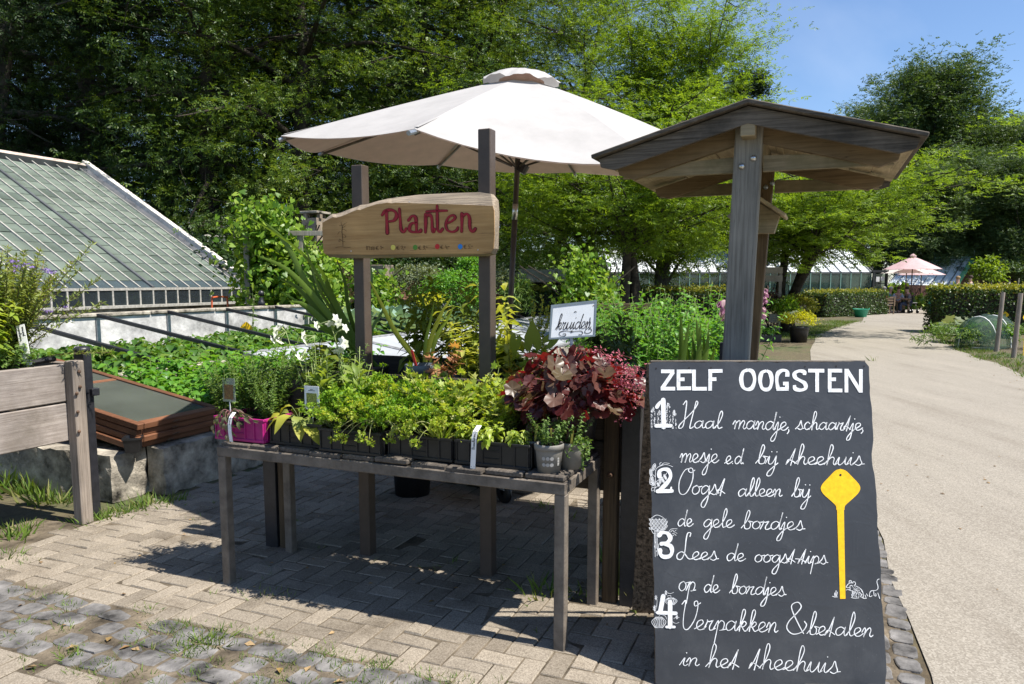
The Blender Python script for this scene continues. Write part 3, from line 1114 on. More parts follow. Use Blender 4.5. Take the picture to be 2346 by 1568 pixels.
# orange tubular chair back beside the greenhouse
t = thing('tubular_chair', P(-10.6, 11.0, 0), 'orange-red tubular chair back standing before the greenhouse window strip', 'chair')
c0 = P(-10.6, 11.0, 0)
q = MB(); q.tube(spline([c0 + V * -.22 + ZU * .4, c0 + V * -.2 + ZU * 1.22, c0 + V * -.15 + ZU * 1.3, c0 + V * .15 + ZU * 1.3, c0 + V * .2 + ZU * 1.22, c0 + V * .22 + ZU * .4], 5), .018, 8).build('back_frame', plain('orange_red_tube', (.50, .10, .035), .4, .5), t)
for s in (-.22, .22):
    MB().tube([c0 + V * s + ZU * .4, c0 + V * s], .016, 6).build('leg', M['galv'], t)
MB().box(c0 + U * .2 + ZU * .42, (.4, .44, .03), GRID, .01).build('seat', M['sash_wood'], t)


def bollard(p, h, label, r=.05):
    t = thing('post_lamp', p, label, 'post', 'short black posts along the cold frame')
    MB().lathe(p, [(r * .8, 0), (r * .8, h * .8), (r * 1.3, h * .82), (r * 1.3, h * .86), (r * .8, h * .88), (r * .8, h * .92)], 14).build('shaft', M['black_steel'], t, True)
    MB().sphere(np.array(p) + ZU * (h - r * .8), r * 1.15, 14, 8).build('ball_cap', M['black_steel'], t, True)


bollard(P(-9.6, 11.0, 0), 1.42, 'black ball-topped post before the greenhouse windows')
bollard(P(-9.4, 15.9, 0), 1.5, 'black ball-topped post in front of the leafy vine')
# fragment of a second glasshouse behind, seen under the trees
t = thing('small_glasshouse', P(-13.5, 19, 0), 'small grey glasshouse roof glimpsed behind the leafy vine', 'greenhouse')
s2 = nrm(P(-2.4, 0, 1.5)); n2_ = nrm(np.cross(s2, V)); n2_ = n2_ if n2_[2] > 0 else -n2_
MB().box(P(-13.5, 18.5, 1.25) + s2 * 1.4, (2.8, 5, .02), np.array([s2, V, n2_])).build('roof_glazing', plain('blue_grey_pane', (.30, .36, .42), .25, .6, 0, .2, 3), t)
for k in range(9):
    MB().box(P(-13.5, 16.1 + k * .6, 1.28) + s2 * 1.4 + n2_ * .02, (2.8, .04, .04), np.array([s2, V, n2_])).build('glazing_bar', M['gh_bar'], t)
MB().box(P(-13.5, 18.5, 1.3) + s2 * 2.85, (.14, 5, .14), np.array([s2, V, n2_])).build('ridge_board', M['gh_bar'], t)
MB().box(P(-13.6, 18.5, .6), (.2, 5, 1.2)).build('base_wall', M['concrete'], t)

# ================================================================ RAISED PLANTERS (weathered timber, black posts)
M['plank_v'] = wood('silver_grey_plank', (.25, .21, .185), (.46, .41, .37), 'y', 55, .85, .45, stain=(.16, .135, .11))
M['plank_u'] = wood('shade_darkened_plank', (.045, .036, .027), (.12, .095, .07), 'x', 45, .85, .45)  # weathered plank, with the shade behind the table put into its colour
M['post_z'] = wood('weathered_leg_timber', (.20, .165, .13), (.40, .34, .29), 'z', 55, .85, .4)
M['post_dk'] = wood('dark_leg_timber', (.06, .042, .026), (.15, .105, .06), 'z', 40, .85, .4)

lp = thing('raised_planter', P(-4.530, 2.4, 0), 'silver-grey timber raised planter with bolted corner leg at the left edge', 'raised planter')
pz = [(.56, .815), (.82, 1.07)]
for z0, z1 in pz:
    MB().box(P(-4.530, 2.2, (z0 + z1) / 2), (.045, 2.45, z1 - z0 - .006), GRID, .006).build('side_plank', M['plank_v'], lp)
    MB().box(P(-5.130, 3.40, (z0 + z1) / 2), (1.16, .045, z1 - z0 - .006), GRID, .006).build('end_plank', wood('grey_end_plank', (.20, .165, .14), (.42, .36, .31), 'x', 55, .85, .45), lp)
MB().box(P(-4.465, 3.34, .545), (.085, .085, 1.09), GRID, .008).build('leg', M['post_z'], lp)
MB().box(P(-4.465, 1.2, .545), (.085, .085, 1.09), GRID, .008).build('leg', M['post_z'], lp)
MB().box(P(-4.560, 3.475, .56), (.10, .06, 1.12), GRID, .003).build('steel_post', M['black_steel'], lp)
MB().lathe(P(-4.560, 3.475, 1.12), [(.028, 0), (.05, .012), (.056, .03), (.04, .045), (.01, .05)], 18).build('post_cap', M['black_steel'], lp, True)
MB().box(P(-4.505, 3.50, .86), (.05, .055, .05), GRID, .004).build('bracket', M['black_steel'], lp)
for z in (.63, .76, .88, .92, 1.02):
    MB().lathe(P(-4.418, 3.32 + (.015 if z > .9 else -.012), z), [(.011, 0), (.011, .006), (.006, .012), (.001, .013)], 8, np.array([V, ZU, U])).build('bolt', M['rust'], lp)
MB().box(P(-5.130, 2.2, .70), (1.1, 2.4, .03)).build('bottom', M['plank_u'], lp)
MB().bar(P(-4.550, 2.9, .60), P(-4.830, 2.1, .05), .05, .05).build('brace', M['post_dk'], lp)
# black liner tray rim and soil inside
MB().tube(spline([P(-4.590, 3.3, 1.10), P(-4.610, 2.8, 1.075), P(-4.610, 1.2, 1.07)], 6), .018, 8).build('liner_rim', M['black_plastic'], lp)
MB().box(P(-5.090, 2.2, 1.0), (.98, 2.25, .06)).build('soil', M['soil'], lp)

# planter behind the table
QO = np.array([-1.44, 4.37, 0])


def Q(s, t, z=0.0):
    return QO + U * s + V * t + ZU * z


rp = thing('raised_planter', Q(1.0, .4, 0), 'shade-darkened raised planter with black steel posts behind the plant table', 'raised planter')
for z0, z1 in ((.56, .81), (.816, 1.085)):
    MB().box(Q(1.09, .05, (z0 + z1) / 2), (2.10, .045, z1 - z0), GRID, .006).build('side_plank', M['plank_u'], rp)
    MB().box(Q(1.09, .95, (z0 + z1) / 2), (2.10, .045, z1 - z0), GRID, .006).build('side_plank', M['plank_u'], rp)
    for s in (.03, 2.15):
        MB().box(Q(s, .5, (z0 + z1) / 2), (.045, .85, z1 - z0), GRID, .006).build('end_plank', wood('dark_end_plank', (.06, .052, .045), (.15, .13, .115), 'y', 45, .85, .4), rp)
for s, t_ in ((0, 0), (2.19, 0), (0, 1.0), (2.19, 1.0)):
    MB().box(Q(s, t_, .545), (.09, .07, 1.09), GRID, .003).build('steel_post', M['black_steel'], rp)
for s in (.09, 2.09):
    MB().box(Q(s, .0, .50), (.075, .05, 1.0), GRID, .006).build('leg', M['post_dk'], rp)
MB().lathe(Q(2.09, -.026, .66), [(.016, 0), (.016, .006), (.009, .014), (.001, .015)], 10, np.array([U, ZU, -V])).build('bolt', M['rust'], rp)
MB().box(Q(1.09, .5, .80), (2.08, .85, .04)).build('bottom', M['plank_u'], rp)

# ================================================================ PLANT TABLE
TO = np.array([-1.529, 3.80, 0])
TZ = .774


def T(s, t, h=0.0):
    return TO + U * s + V * t + ZU * (TZ + h)


M['board_y'] = wood('weathered_table_board', (.075, .062, .05), (.26, .225, .19), 'y', 45, .85, .6, contrast=(.3, .75), per=.5)
tb = thing('plant_table', T(.95, .26, -TZ), 'weathered slatted table on a grey angle-iron frame holding herb crates', 'table')
for k in range(10):
    s0 = .01 + k * .189
    j = rng.normal() * .004
    MB().box(T(s0 + .093, .26 + rng.normal() * .006, -.012 + j), (.180, .53, .024), np.array([U, V, ZU + U * rng.normal() * .012]), .005).build('board', M['board_y'], tb)
MB().box(T(.952, .0, -.05), (1.905, .034, .05), GRID, .003).build('front_rail', M['grey_steel'], tb)
MB().box(T(.952, .52, -.05), (1.905, .034, .05), GRID, .003).build('rear_rail', M['grey_steel'], tb)
for s in (.017, 1.888):
    MB().box(T(s, .26, -.05), (.034, .485, .05), GRID, .003).build('end_rail', M['grey_steel'], tb)
for s, t_ in ((.025, .01), (1.88, .01), (.025, .51), (1.88, .51)):
    MB().box(T(s, t_, -.425), (.05, .05, .70), GRID, .004).build('leg', M['grey_steel'], tb)

# ================================================================ "PLANTEN" SIGN ON TWO STEEL POSTS
SO = np.array([-.846, 4.22, 0])


def S_(s, t, z=0.0):
    return SO + U * s + V * t + ZU * z


M['sign_wood'] = wood('oiled_sign_plank', (.36, .19, .066), (.56, .335, .135), 'x', 26, .55, .15, contrast=(.3, .7), per=0)
M['sign_edge'] = wood('sawn_sign_edge', (.16, .13, .10), (.42, .34, .25), 'x', 60, .8, .5, per=0)
ps = thing('plant_sign', S_(.39, 0, 0), 'live-edged wooden sign reading Planten on two brown posts', 'sign')
MB().box(S_(0, .0, 1.12), (.07, .07, 2.24), GRID, .004).build('post', M['brown_steel'], ps)
MB().box(S_(.775, .0, 1.188), (.07, .07, 2.376), GRID, .004).build('post', M['brown_steel'], ps)
sp0 = S_(0, -.115, 0)


def onsign(x, y, lift=0.0):
    return on_plane(x, y, sp0, -V) - V * lift


K3 = lambda cx, cy: ((880 + cx * 520 / 2330) * .82143, (520 + cy * 350 / 1568) * .82143)      # crop of the photograph -> image point
face = [(85, 455), (140, 425), (215, 385), (260, 392), (330, 372), (430, 330), (520, 292), (560, 296), (640, 262), (760, 225), (900, 205), (950, 212), (1000, 205), (1300, 215), (1700, 225), (2080, 240),
        (2215, 245), (2232, 300), (2236, 600), (2225, 780), (2190, 832), (2120, 842), (1700, 842), (1200, 850), (700, 856), (300, 850), (130, 850), (100, 832), (92, 700), (86, 560)]
back = [(90, 440), (135, 400), (205, 345), (255, 345), (330, 325), (430, 285), (520, 255), (560, 235), (640, 225), (760, 190), (900, 155), (950, 150), (1000, 142), (1300, 105), (1700, 85), (2050, 75),
        (2190, 95), (2250, 170), (2262, 330), (2250, 780), (2215, 850), (2120, 872), (1700, 880), (1200, 888), (700, 898), (300, 898), (170, 880), (118, 845), (95, 700), (88, 560)]
fr = MB()
fv = np.array([onsign(*K3(*p)) for p in face])
fr.add(np.vstack([fv, fv + V * .004]), [tuple(range(len(face)))] + [(i, len(face) + i, len(face) + (i + 1) % len(face), (i + 1) % len(face)) for i in range(len(face))])
board = fr.build('board', M['sign_wood'], ps)
ed = MB()
bv = np.array([on_plane(*K3(*p), sp0 + V * .03, -V) for p in back])
bv2 = bv + V * .038
n_ = len(face)
ed.add(np.vstack([fv + V * .002, bv, bv2]), [(i, (i + 1) % n_, n_ + (i + 1) % n_, n_ + i) for i in range(n_)] + [(n_ + i, n_ + (i + 1) % n_, 2 * n_ + (i + 1) % n_, 2 * n_ + i) for i in range(n_)] + [tuple(range(3 * n_ - 1, 2 * n_ - 1, -1))])
ed.build('live_edge', M['sign_edge'], board)
son = lambda lift: (lambda q: onsign(*K3(q[0], q[1]), lift))
letters = {
    'P': [[(835, 360), (870, 315), (940, 295), (1000, 320), (1015, 375), (985, 425), (930, 440)], [(888, 310), (895, 450), (900, 585)]],
    'l': [[(1050, 285), (1062, 430), (1072, 540), (1105, 572), (1135, 530)]],
    'a': [[(1165, 425), (1205, 375), (1250, 385), (1262, 470), (1265, 560)], [(1258, 455), (1200, 470), (1175, 530), (1205, 570), (1300, 570), (1318, 550)]],
    'n': [[(1378, 352), (1380, 470), (1376, 575)], [(1384, 380), (1425, 355), (1455, 400), (1462, 520), (1475, 568), (1492, 535)]],
    't': [[(1390, 318), (1520, 308), (1645, 305)], [(1522, 245), (1525, 420), (1530, 540), (1560, 570), (1590, 535)]],
    'e': [[(1640, 465), (1700, 440), (1748, 395), (1720, 362), (1665, 390), (1632, 470), (1650, 545), (1710, 570), (1765, 550), (1782, 515)]],
    'n2': [[(1832, 345), (1832, 460), (1828, 565)], [(1838, 375), (1890, 345), (1925, 390), (1930, 500), (1945, 555), (1975, 562), (2000, 530)]],
}
wide = {'P': 34, 'l': 30, 'a': 32, 'n': 32, 't': 28, 'e': 26, 'n2': 32}
for kx, ss in letters.items():
    o_, i_ = MB(), MB()
    for s_ in ss:
        stroke(o_, s_, wide[kx] + 9, son(.0022))
        stroke(i_, s_, wide[kx] - 2, son(.0036))
    lo_ = o_.build('letter', M['red_outline'], board)
    i_.build('fill', M['red_paint'], lo_)
dg = {
    'M': [[(640, 795), (638, 748)], [(638, 748), (656, 752), (655, 795)], [(656, 750), (676, 748), (678, 795)]], 'i': [[(696, 758), (696, 795)]], 'n': [[(708, 797), (708, 758), (722, 755), (724, 797)]], 'i2': [[(736, 758), (736, 795)]],
}
def euro(x, y): return [[(x + 28, y - 22), (x + 8, y - 18), (x, y), (x + 8, y + 20), (x + 30, y + 20)], [(x - 5, y - 3), (x + 18, y - 4)], [(x - 4, y + 6), (x + 16, y + 5)]]
tx = MB()
for ss in dg.values():
    for s_ in ss: stroke(tx, s_, 5, son(.0022), False)
num = {1: [[(0, -18), (10, -26), (10, 20)]], 2: [[(0, -14), (14, -26), (24, -12), (4, 18), (30, 18)]], 3: [[(2, -22), (20, -24), (10, -4), (24, 8), (10, 22), (0, 18)]],
       4: [[(10, -24), (0, 2), (30, 0)], [(22, -10), (22, 26)]], 5: [[(28, -24), (4, -22), (4, -4), (22, 2), (20, 20), (0, 20)]]}
for k_, x0, y0 in ((1, 760, 772), (2, 1018, 768), (3, 1292, 768), (4, 1568, 760), (5, 1858, 756)):
    for s_ in euro(x0, y0): stroke(tx, s_, 5, son(.0022), True, 4)
    for s_ in num[k_]: stroke(tx, [(x + x0 + 52, y + y0) for x, y in s_], 5, son(.0022), k_ in (3,), 4)
    xe = x0 + (92 if k_ > 1 else 74)
    if k_ > 1: stroke(tx, [(xe - 4, y0 + 18), (xe - 8, y0 + 28)], 4, son(.0022), False)
    for dy in (-10, -2): stroke(tx, [(xe, y0 + dy), (xe + 16, y0 + dy)], 4, son(.0022), False)
    tx.build('price_lettering', M['burnt'], board)
    tx = MB()
for x0, y0, mk in ((972, 765, 'yellow_dot'), (1248, 765, 'green_dot'), (1524, 753, 'red_dot'), (1810, 755, 'blue_dot')):
    d_ = MB(); disc(d_, (x0, y0), 29, son(.0022), 18, 33); d_.build('price_dot', M[mk], board)
dr = MB()
stroke(dr, [(345, 750), (342, 660), (332, 560), (340, 500)], 5, son(.0022))
for pts in ([(332, 575), (300, 570), (280, 600)], [(338, 600), (365, 610), (385, 635)], [(335, 545), (360, 540), (388, 560)], [(340, 690), (305, 660), (292, 695)], [(342, 690), (375, 690)], [(340, 500), (325, 470), (322, 450)],
            [(340, 500), (365, 470), (395, 455)], [(338, 520), (370, 500), (385, 490)], [(335, 640), (360, 640), (378, 640)], [(250, 770), (320, 755), (380, 768), (440, 762)], [(338, 500), (318, 490), (300, 495)], [(300, 690), (320, 680)]):
    stroke(dr, pts, 3.4, son(.0022))
dr.build('plant_drawing', M['burnt'], board)
for x0, y0 in ((445, 812), (2030, 797), (1172, 200)):
    MB().lathe(onsign(*K3(x0, y0)), [(.004, 0), (.003, .002), (.0005, .0025)], 8, np.array([U, ZU, -V])).build('screw', M['chrome'], board)

# ================================================================ SANDWICH BOARD "ZELF OOGSTEN"
def board_material():
    m, nt, b = _mat('chalkboard_paint')
    co = nd(nt, 'ShaderNodeTexCoord')
    n1 = nd(nt, 'ShaderNodeTexNoise', Scale=3.0, Detail=5.0)
    n2 = nd(nt, 'ShaderNodeTexNoise', Scale=5.0, Detail=2.0, Distortion=2.5)
    n3 = nd(nt, 'ShaderNodeTexNoise', Scale=220.0, Detail=1.0)
    for n in (n1, n2, n3): nt.links.new(co.outputs['Object'], n.inputs['Vector'])
    r = ramp(nt, [(.3, (.027, .029, .034)), (.7, (.043, .046, .052))])
    nt.links.new(n1.outputs['Fac'], r.inputs[0])
    rs = ramp(nt, [(.74, (0, 0, 0)), (.80, (.35, .35, .35))])
    nt.links.new(n3.outputs['Fac'], rs.inputs[0])
    mx_ = nd(nt, 'ShaderNodeMixRGB')
    nt.links.new(rs.outputs[0], mx_.inputs[0])
    nt.links.new(r.outputs[0], mx_.inputs[1])
    mx_.inputs[2].default_value = (.2, .21, .22, 1)
    n6 = nd(nt, 'ShaderNodeTexNoise', Scale=5.0, Detail=9.0, Roughness=.75)
    nt.links.new(co.outputs['Object'], n6.inputs['Vector'])
    r6 = ramp(nt, [(.5, (0, 0, 0)), (.8, (.22, .22, .22))])
    nt.links.new(n6.outputs['Fac'], r6.inputs[0])
    mx6 = nd(nt, 'ShaderNodeMixRGB')
    nt.links.new(r6.outputs[0], mx6.inputs[0])
    nt.links.new(mx_.outputs[0], mx6.inputs[1])
    mx6.inputs[2].default_value = (.16, .165, .17, 1)
    nt.links.new(mx6.outputs[0], b.inputs['Base Color'])
    b.inputs['Roughness'].default_value = .42
    r2 = ramp(nt, [(.42, (0, 0, 0)), (.5, (1, 1, 1)), (.58, (0, 0, 0))])
    nt.links.new(n2.outputs['Fac'], r2.inputs[0])
    bp = nd(nt, 'ShaderNodeBump', Strength=.07, Distance=.004)
    nt.links.new(r2.outputs[0], bp.inputs['Height'])
    nt.links.new(bp.outputs[0], b.inputs['Normal'])
    return m


M['chalkboard'] = board_material()
M['chip_edge'] = plain('chipped_board_edge', (.16, .12, .085), .9, .2, 0, .7, 60, .6, 90)
BP0 = np.array([0, 2.79, 0])
BE = nrm(np.array([0, .29, 1.262]))
BN = np.cross(np.array([1.0, 0, 0]), BE)          # towards the camera
BN = BN if BN[1] < 0 else -BN
BX = np.array([1.0, 0, 0])
sb = thing('sandwich_board', (1.03, 3.05, 0), 'black sandwich board with white handwriting headed Zelf Oogsten', 'sandwich board')


def onboard(lift=0.0):
    return lambda q: on_plane(q[0], q[1], BP0, BN) + BN * lift


# the panel: outline with a chipped right edge, thickened backwards
outl = []
r_ = np.random.default_rng(5)
xl, xr, zt = .572, 1.492, 1.299
for s in np.linspace(0, 1, 30): outl.append((xl + r_.normal() * .0014, .012 + s * (zt - .024)))
for s in np.linspace(0, 1, 30): outl.append((xl + .012 + s * (xr - xl - .03), zt + r_.normal() * .0016))
for s in np.linspace(0, 1, 46):
    chip = .010 * max(0, math.sin(s * 26)) * (1 if .1 < s < .45 else .25)
    outl.append((xr - chip - abs(r_.normal()) * .0025, (zt - .02) - s * (zt - .05)))
for s in np.linspace(0, 1, 10): outl.append((xr - .01 - s * (xr - xl - .05), .004 + r_.normal() * .001))
fv = np.array([BP0 + BX * x + BE * z for x, z in outl])
nn_ = len(outl)
pm = MB(); pm.add(fv, [tuple(range(nn_))])
panel = pm.build('front_panel', M['chalkboard'], sb)
e_ = MB(); e_.add(np.vstack([fv, fv - BN * .016]), [(i, (i + 1) % nn_, nn_ + (i + 1) % nn_, nn_ + i) for i in range(nn_)] + [tuple(range(2 * nn_ - 1, nn_ - 1, -1))])
e_.build('panel_edge', M['chip_edge'], panel)
topc = BP0 + BX * 1.03 + BE * (zt + .004) - BN * .022
MB().box(topc, (.90, .03, .008), np.array([BX, np.cross(BE, BX), BE]), .002).build('hinge_strip', M['grey_steel'], sb)
back_e = nrm(np.array([0, -.27, 1.262]))
bn2 = np.cross(back_e, BX)
MB().box(BP0 + BX * 1.03 + np.array([0, .645, 0]) + back_e * .645, (.90, .014, 1.27), np.array([BX, bn2, back_e]), .003).build('back_panel', M['chip_edge'], sb)
for x in (.605, 1.455):
    MB().box(BP0 + BX * x + BE * .64 - BN * .034, (.045, .032, 1.25), np.array([BX, BN, BE]), .004).build('stile', M['post_z'], sb)
hl = MB()
for x, y in ((1830, 1028), (1922, 1026), (1983, 1026), (2245, 1023), (2332, 1022), (2410, 1022)):
    disc(hl, (x * .82143, y * .82143), 2.0, onboard(.0012), 10)
hl.build('screw_hole', M['ink'], panel)

C1 = lambda x, y: ((1780 + x * 700 / 2335) * .82143, (980 + y * 470 / 1568) * .82143)
C2 = lambda x, y: ((1780 + x * 700 / 2340) * .82143, (1440 + y * 469 / 1568) * .82143)
on1 = lambda l: (lambda q: onboard(l)(C1(*q)))
on2 = lambda l: (lambda q: onboard(l)(C2(*q)))

# block capitals of the heading, painted stroke by stroke
blk = {
    'Z': [[(212, 188), (335, 188)], [(325, 195), (222, 345)], [(208, 349), (343, 349)]],
    'E': [[(374, 172), (374, 364)], [(358, 190), (497, 188)], [(374, 263), (430, 262)], [(360, 347), (490, 345)]],
    'L': [[(518, 172), (518, 364)], [(502, 350), (638, 350)]],
    'F': [[(670, 172), (668, 368)], [(652, 186), (784, 184)], [(670, 262), (726, 260)]],
    'O': [[(1020, 174), (975, 195), (957, 262), (975, 335), (1020, 356), (1062, 335), (1082, 262), (1062, 192), (1020, 174)]],
    'O2': [[(1190, 182), (1148, 203), (1133, 270), (1150, 340), (1190, 358), (1226, 338), (1241, 270), (1226, 203), (1190, 182)]],
    'G': [[(1385, 238), (1384, 192), (1345, 178), (1300, 205), (1288, 268), (1300, 350)], [(1285, 353), (1398, 351)], [(1382, 355), (1382, 300)], [(1345, 302), (1398, 302)]],
    'S': [[(1545, 222), (1543, 195), (1500, 184), (1455, 205), (1460, 245), (1500, 270), (1548, 300), (1555, 345), (1510, 362), (1460, 350), (1452, 316)]],
    'T': [[(1580, 181), (1730, 182)], [(1663, 185), (1663, 380)]],
    'E2': [[(1780, 165), (1780, 380)], [(1763, 181), (1896, 182)], [(1782, 263), (1838, 262)], [(1765, 365), (1897, 366)]],
    'N': [[(1935, 165), (1936, 384)], [(1938, 172), (2066, 376)], [(2069, 168), (2069, 386)]],
}
for kx, ss in blk.items():
    mb = MB()
    for i, s_ in enumerate(ss):
        stroke(mb, s_, 33 if len(s_) > 2 else 34, on1(.0014 + .0003 * i), len(s_) > 2, 8, cap=False)
    mb.build('heading_letter', M['chalk_paint'], panel)

GL = {
    'a': ([[(.88, .82), (.55, 1.0), (.2, .75), (.1, .35), (.3, .02), (.62, .18), (.86, .6), (.95, .98)], [(.95, .98), (.88, .4), (.98, .03), (1.2, .18)]], 1.12),
    'd': ([[(.88, .82), (.55, 1.0), (.2, .75), (.1, .35), (.3, .02), (.62, .18), (.86, .6), (1.0, 1.2), (1.12, 2.1)], [(1.12, 2.1), (.92, .5), (.98, .03), (1.2, .18)]], 1.12),
    'e': ([[(-.08, .08), (.3, .32), (.66, .68), (.52, 1.0), (.2, .85), (.1, .4), (.32, .02), (.65, .08), (.95, .35)]], .84),
    'l': ([[(-.08, .08), (.35, .8), (.64, 1.8), (.52, 2.35), (.34, 1.9), (.26, .6), (.4, .02), (.72, .2)]], .62),
    'h': ([[(-.08, .08), (.35, .9), (.62, 1.9), (.48, 2.3), (.32, 1.9), (.2, 0)], [(.2, .0), (.3, .6), (.6, .98), (.8, .8), (.76, .3), (.88, .02), (1.1, .2)]], 1.02),
    'm': ([[(-.05, .55), (.15, .98), (.27, .7), (.18, 0)], [(.18, 0), (.34, .65), (.6, 1), (.72, .75), (.62, 0)], [(.62, 0), (.8, .65), (1.06, 1), (1.2, .75), (1.1, .25), (1.22, .02), (1.42, .2)]], 1.36),
    'n': ([[(-.05, .5), (.15, .98), (.27, .7), (.18, 0)], [(.18, 0), (.36, .65), (.64, 1), (.78, .75), (.7, .25), (.84, .02), (1.04, .2)]], .96),
    'i': ([[(-.08, .08), (.3, .98), (.24, .3), (.38, .02), (.62, .2)], 'dot', (.42, 1.55)], .54),
    'j': ([[(-.08, .08), (.3, .98), (.2, -.5), (.02, -1.25), (-.28, -1.35), (-.3, -1.0), (.1, -.3), (.55, .2)], 'dot', (.42, 1.55)], .5),
    'y': ([[(-.08, .08), (.25, .98), (.2, .2), (.45, .02), (.72, .45), (.88, .98)], [(.88, .98), (.78, -.5), (.56, -1.3), (.2, -1.35), (.24, -.9), (.7, -.3), (1.1, .2)], 'dot', (.42, 1.5), 'dot', (.9, 1.5)], 1.0),
    's': ([[(-.08, .08), (.3, .6), (.48, 1.15), (.62, .7), (.76, .25), (.5, -.02), (.2, .12)], [(.72, .15), (1.0, .2)]], .86),
    'c': ([[(.72, .8), (.45, 1.0), (.15, .7), (.15, .25), (.4, .0), (.85, .25)]], .78),
    'r': ([[(-.08, .08), (.2, .85), (.14, 1.05), (.3, .86), (.68, .98)], [(.68, .98), (.44, .4), (.46, .03), (.66, .02), (.95, .2)]], .86),
    't': ([[(-.12, .0), (.2, .7), (.58, 1.8)], [(.58, 1.8), (.40, .6), (.3, -.12)], [(-.12, .0), (.0, .5), (.2, .55), (.78, .12)]], .74),
    'b': ([[(-.08, .08), (.35, .9), (.62, 1.9), (.48, 2.3), (.32, 1.9), (.2, .4), (.36, .02), (.72, .15), (.78, .7), (.56, .95), (1.0, .88)]], .9),
    'o': ([[(.52, 1.0), (.18, .78), (.1, .3), (.4, 0), (.76, .25), (.82, .7), (.52, 1.0), (.75, .85), (1.1, .92)]], .96),
    'u': ([[(-.08, .08), (.25, .98), (.2, .25), (.4, .02), (.72, .45), (.88, .98)], [(.88, .98), (.82, .3), (.94, .02), (1.16, .2)]], 1.06),
    'g': ([[(.88, .82), (.55, 1.0), (.2, .75), (.1, .35), (.3, .05), (.62, .22), (.86, .65), (.95, .98)], [(.95, .98), (.86, -.5), (.6, -1.4), (.25, -1.35), (.28, -.9), (.75, -.25), (1.15, .2)]], 1.02),
    'p': ([[(-.08, .08), (.3, 1.0), (.22, .0), (.12, -1.3)], [(.26, .55), (.56, 1.0), (.86, .75), (.78, .15), (.45, .0), (1.02, .16)]], .94),
    'k': ([[(-.08, .08), (.35, .9), (.58, 1.9), (.45, 2.3), (.3, 1.9), (.2, 0)], [(.24, .4), (.54, .98), (.76, .8), (.56, .5), (.3, .45)], [(.42, .45), (.68, .03), (.96, .2)]], .9),
    'H': ([[(.1, 3.1), (.4, 3.6), (.42, 2.0), (.3, .3), (-.05, -.02), (-.1, .35), (.4, 1.1), (1.2, 2.3), (1.6, 3.3), (1.42, 3.55), (1.3, 2.6), (1.02, .3), (1.15, 0), (1.4, .25)]], 1.42),
    'O': ([[(1.15, 2.95), (.55, 2.7), (.12, 1.5), (.2, .3), (.62, -.02), (1.1, .35), (1.5, 1.6), (1.45, 2.75), (1.15, 3.0), (.95, 2.7), (1.25, 2.45), (1.65, 2.75)]], 1.5),
    'L': ([[(1.2, 2.9), (1.2, 3.3), (.9, 3.3), (.85, 2.4), (.8, .9), (.55, .05), (.15, .1), (.1, .6), (.45, .95), (.8, .75), (1.25, .1), (1.75, .1)]], 1.55),
    'V': ([[(0, 2.6), (.3, 3.0), (.25, 1.4), (.35, .2), (.75, .0), (1.25, 1.0), (1.45, 2.2), (1.35, 2.95), (1.1, 2.85), (1.2, 2.45), (1.65, 2.8)]], 1.4),
    '&': ([[(1.35, .0), (.95, .9), (.4, 2.2), (.35, 2.8), (.75, 3.05), (1.0, 2.65), (.75, 2.05), (.25, 1.2), (.15, .5), (.6, -.05), (1.2, .15), (1.5, .8), (1.35, 1.2)]], 1.5),
    ',': ([[(.15, .1), (.2, -.1), (.05, -.4)]], .4), '.': (['dot', (.15, .05)], .35), '-': ([[(.05, .55), (.45, .55)]], .5), ' ': ([], .5),
}


def cursive(mb, text, x0, x1, y0, y1, xh, tomap, w=9.0, slant=.0, asc=1.0):
    """joined handwriting fitted between x0 and x1 on a baseline from y0 to y1 (photo-crop units, y down)"""
    total = sum(GL[c][1] for c in text)
    sx = (x1 - x0) / total
    x = 0.0
    k_ = 0
    for c in text:
        st, adv = GL[c]
        i = 0
        while i < len(st):
            s_ = st[i]
            if s_ == 'dot':
                px, py = st[i + 1]; i += 2
                gx_ = x0 + (x + px) * sx
                f_ = (gx_ - x0) / (x1 - x0)
                disc(mb, (gx_ + slant * py * xh, y0 + (y1 - y0) * f_ - py * xh), w * .62, tomap, 10)
                continue
            q = []
            for px, py in s_:
                gx_ = x0 + (x + px) * sx
                f_ = (gx_ - x0) / (x1 - x0)
                pyy = py if py < 1.05 else 1 + (py - 1) * asc
                q.append((gx_ + slant * pyy * xh + rng.normal() * 1.0, y0 + (y1 - y0) * f_ - pyy * xh + rng.normal() * 1.0))
            stroke(mb, q, w * rng.uniform(.92, 1.08), tomap, True, 6)
            i += 1
        x += adv


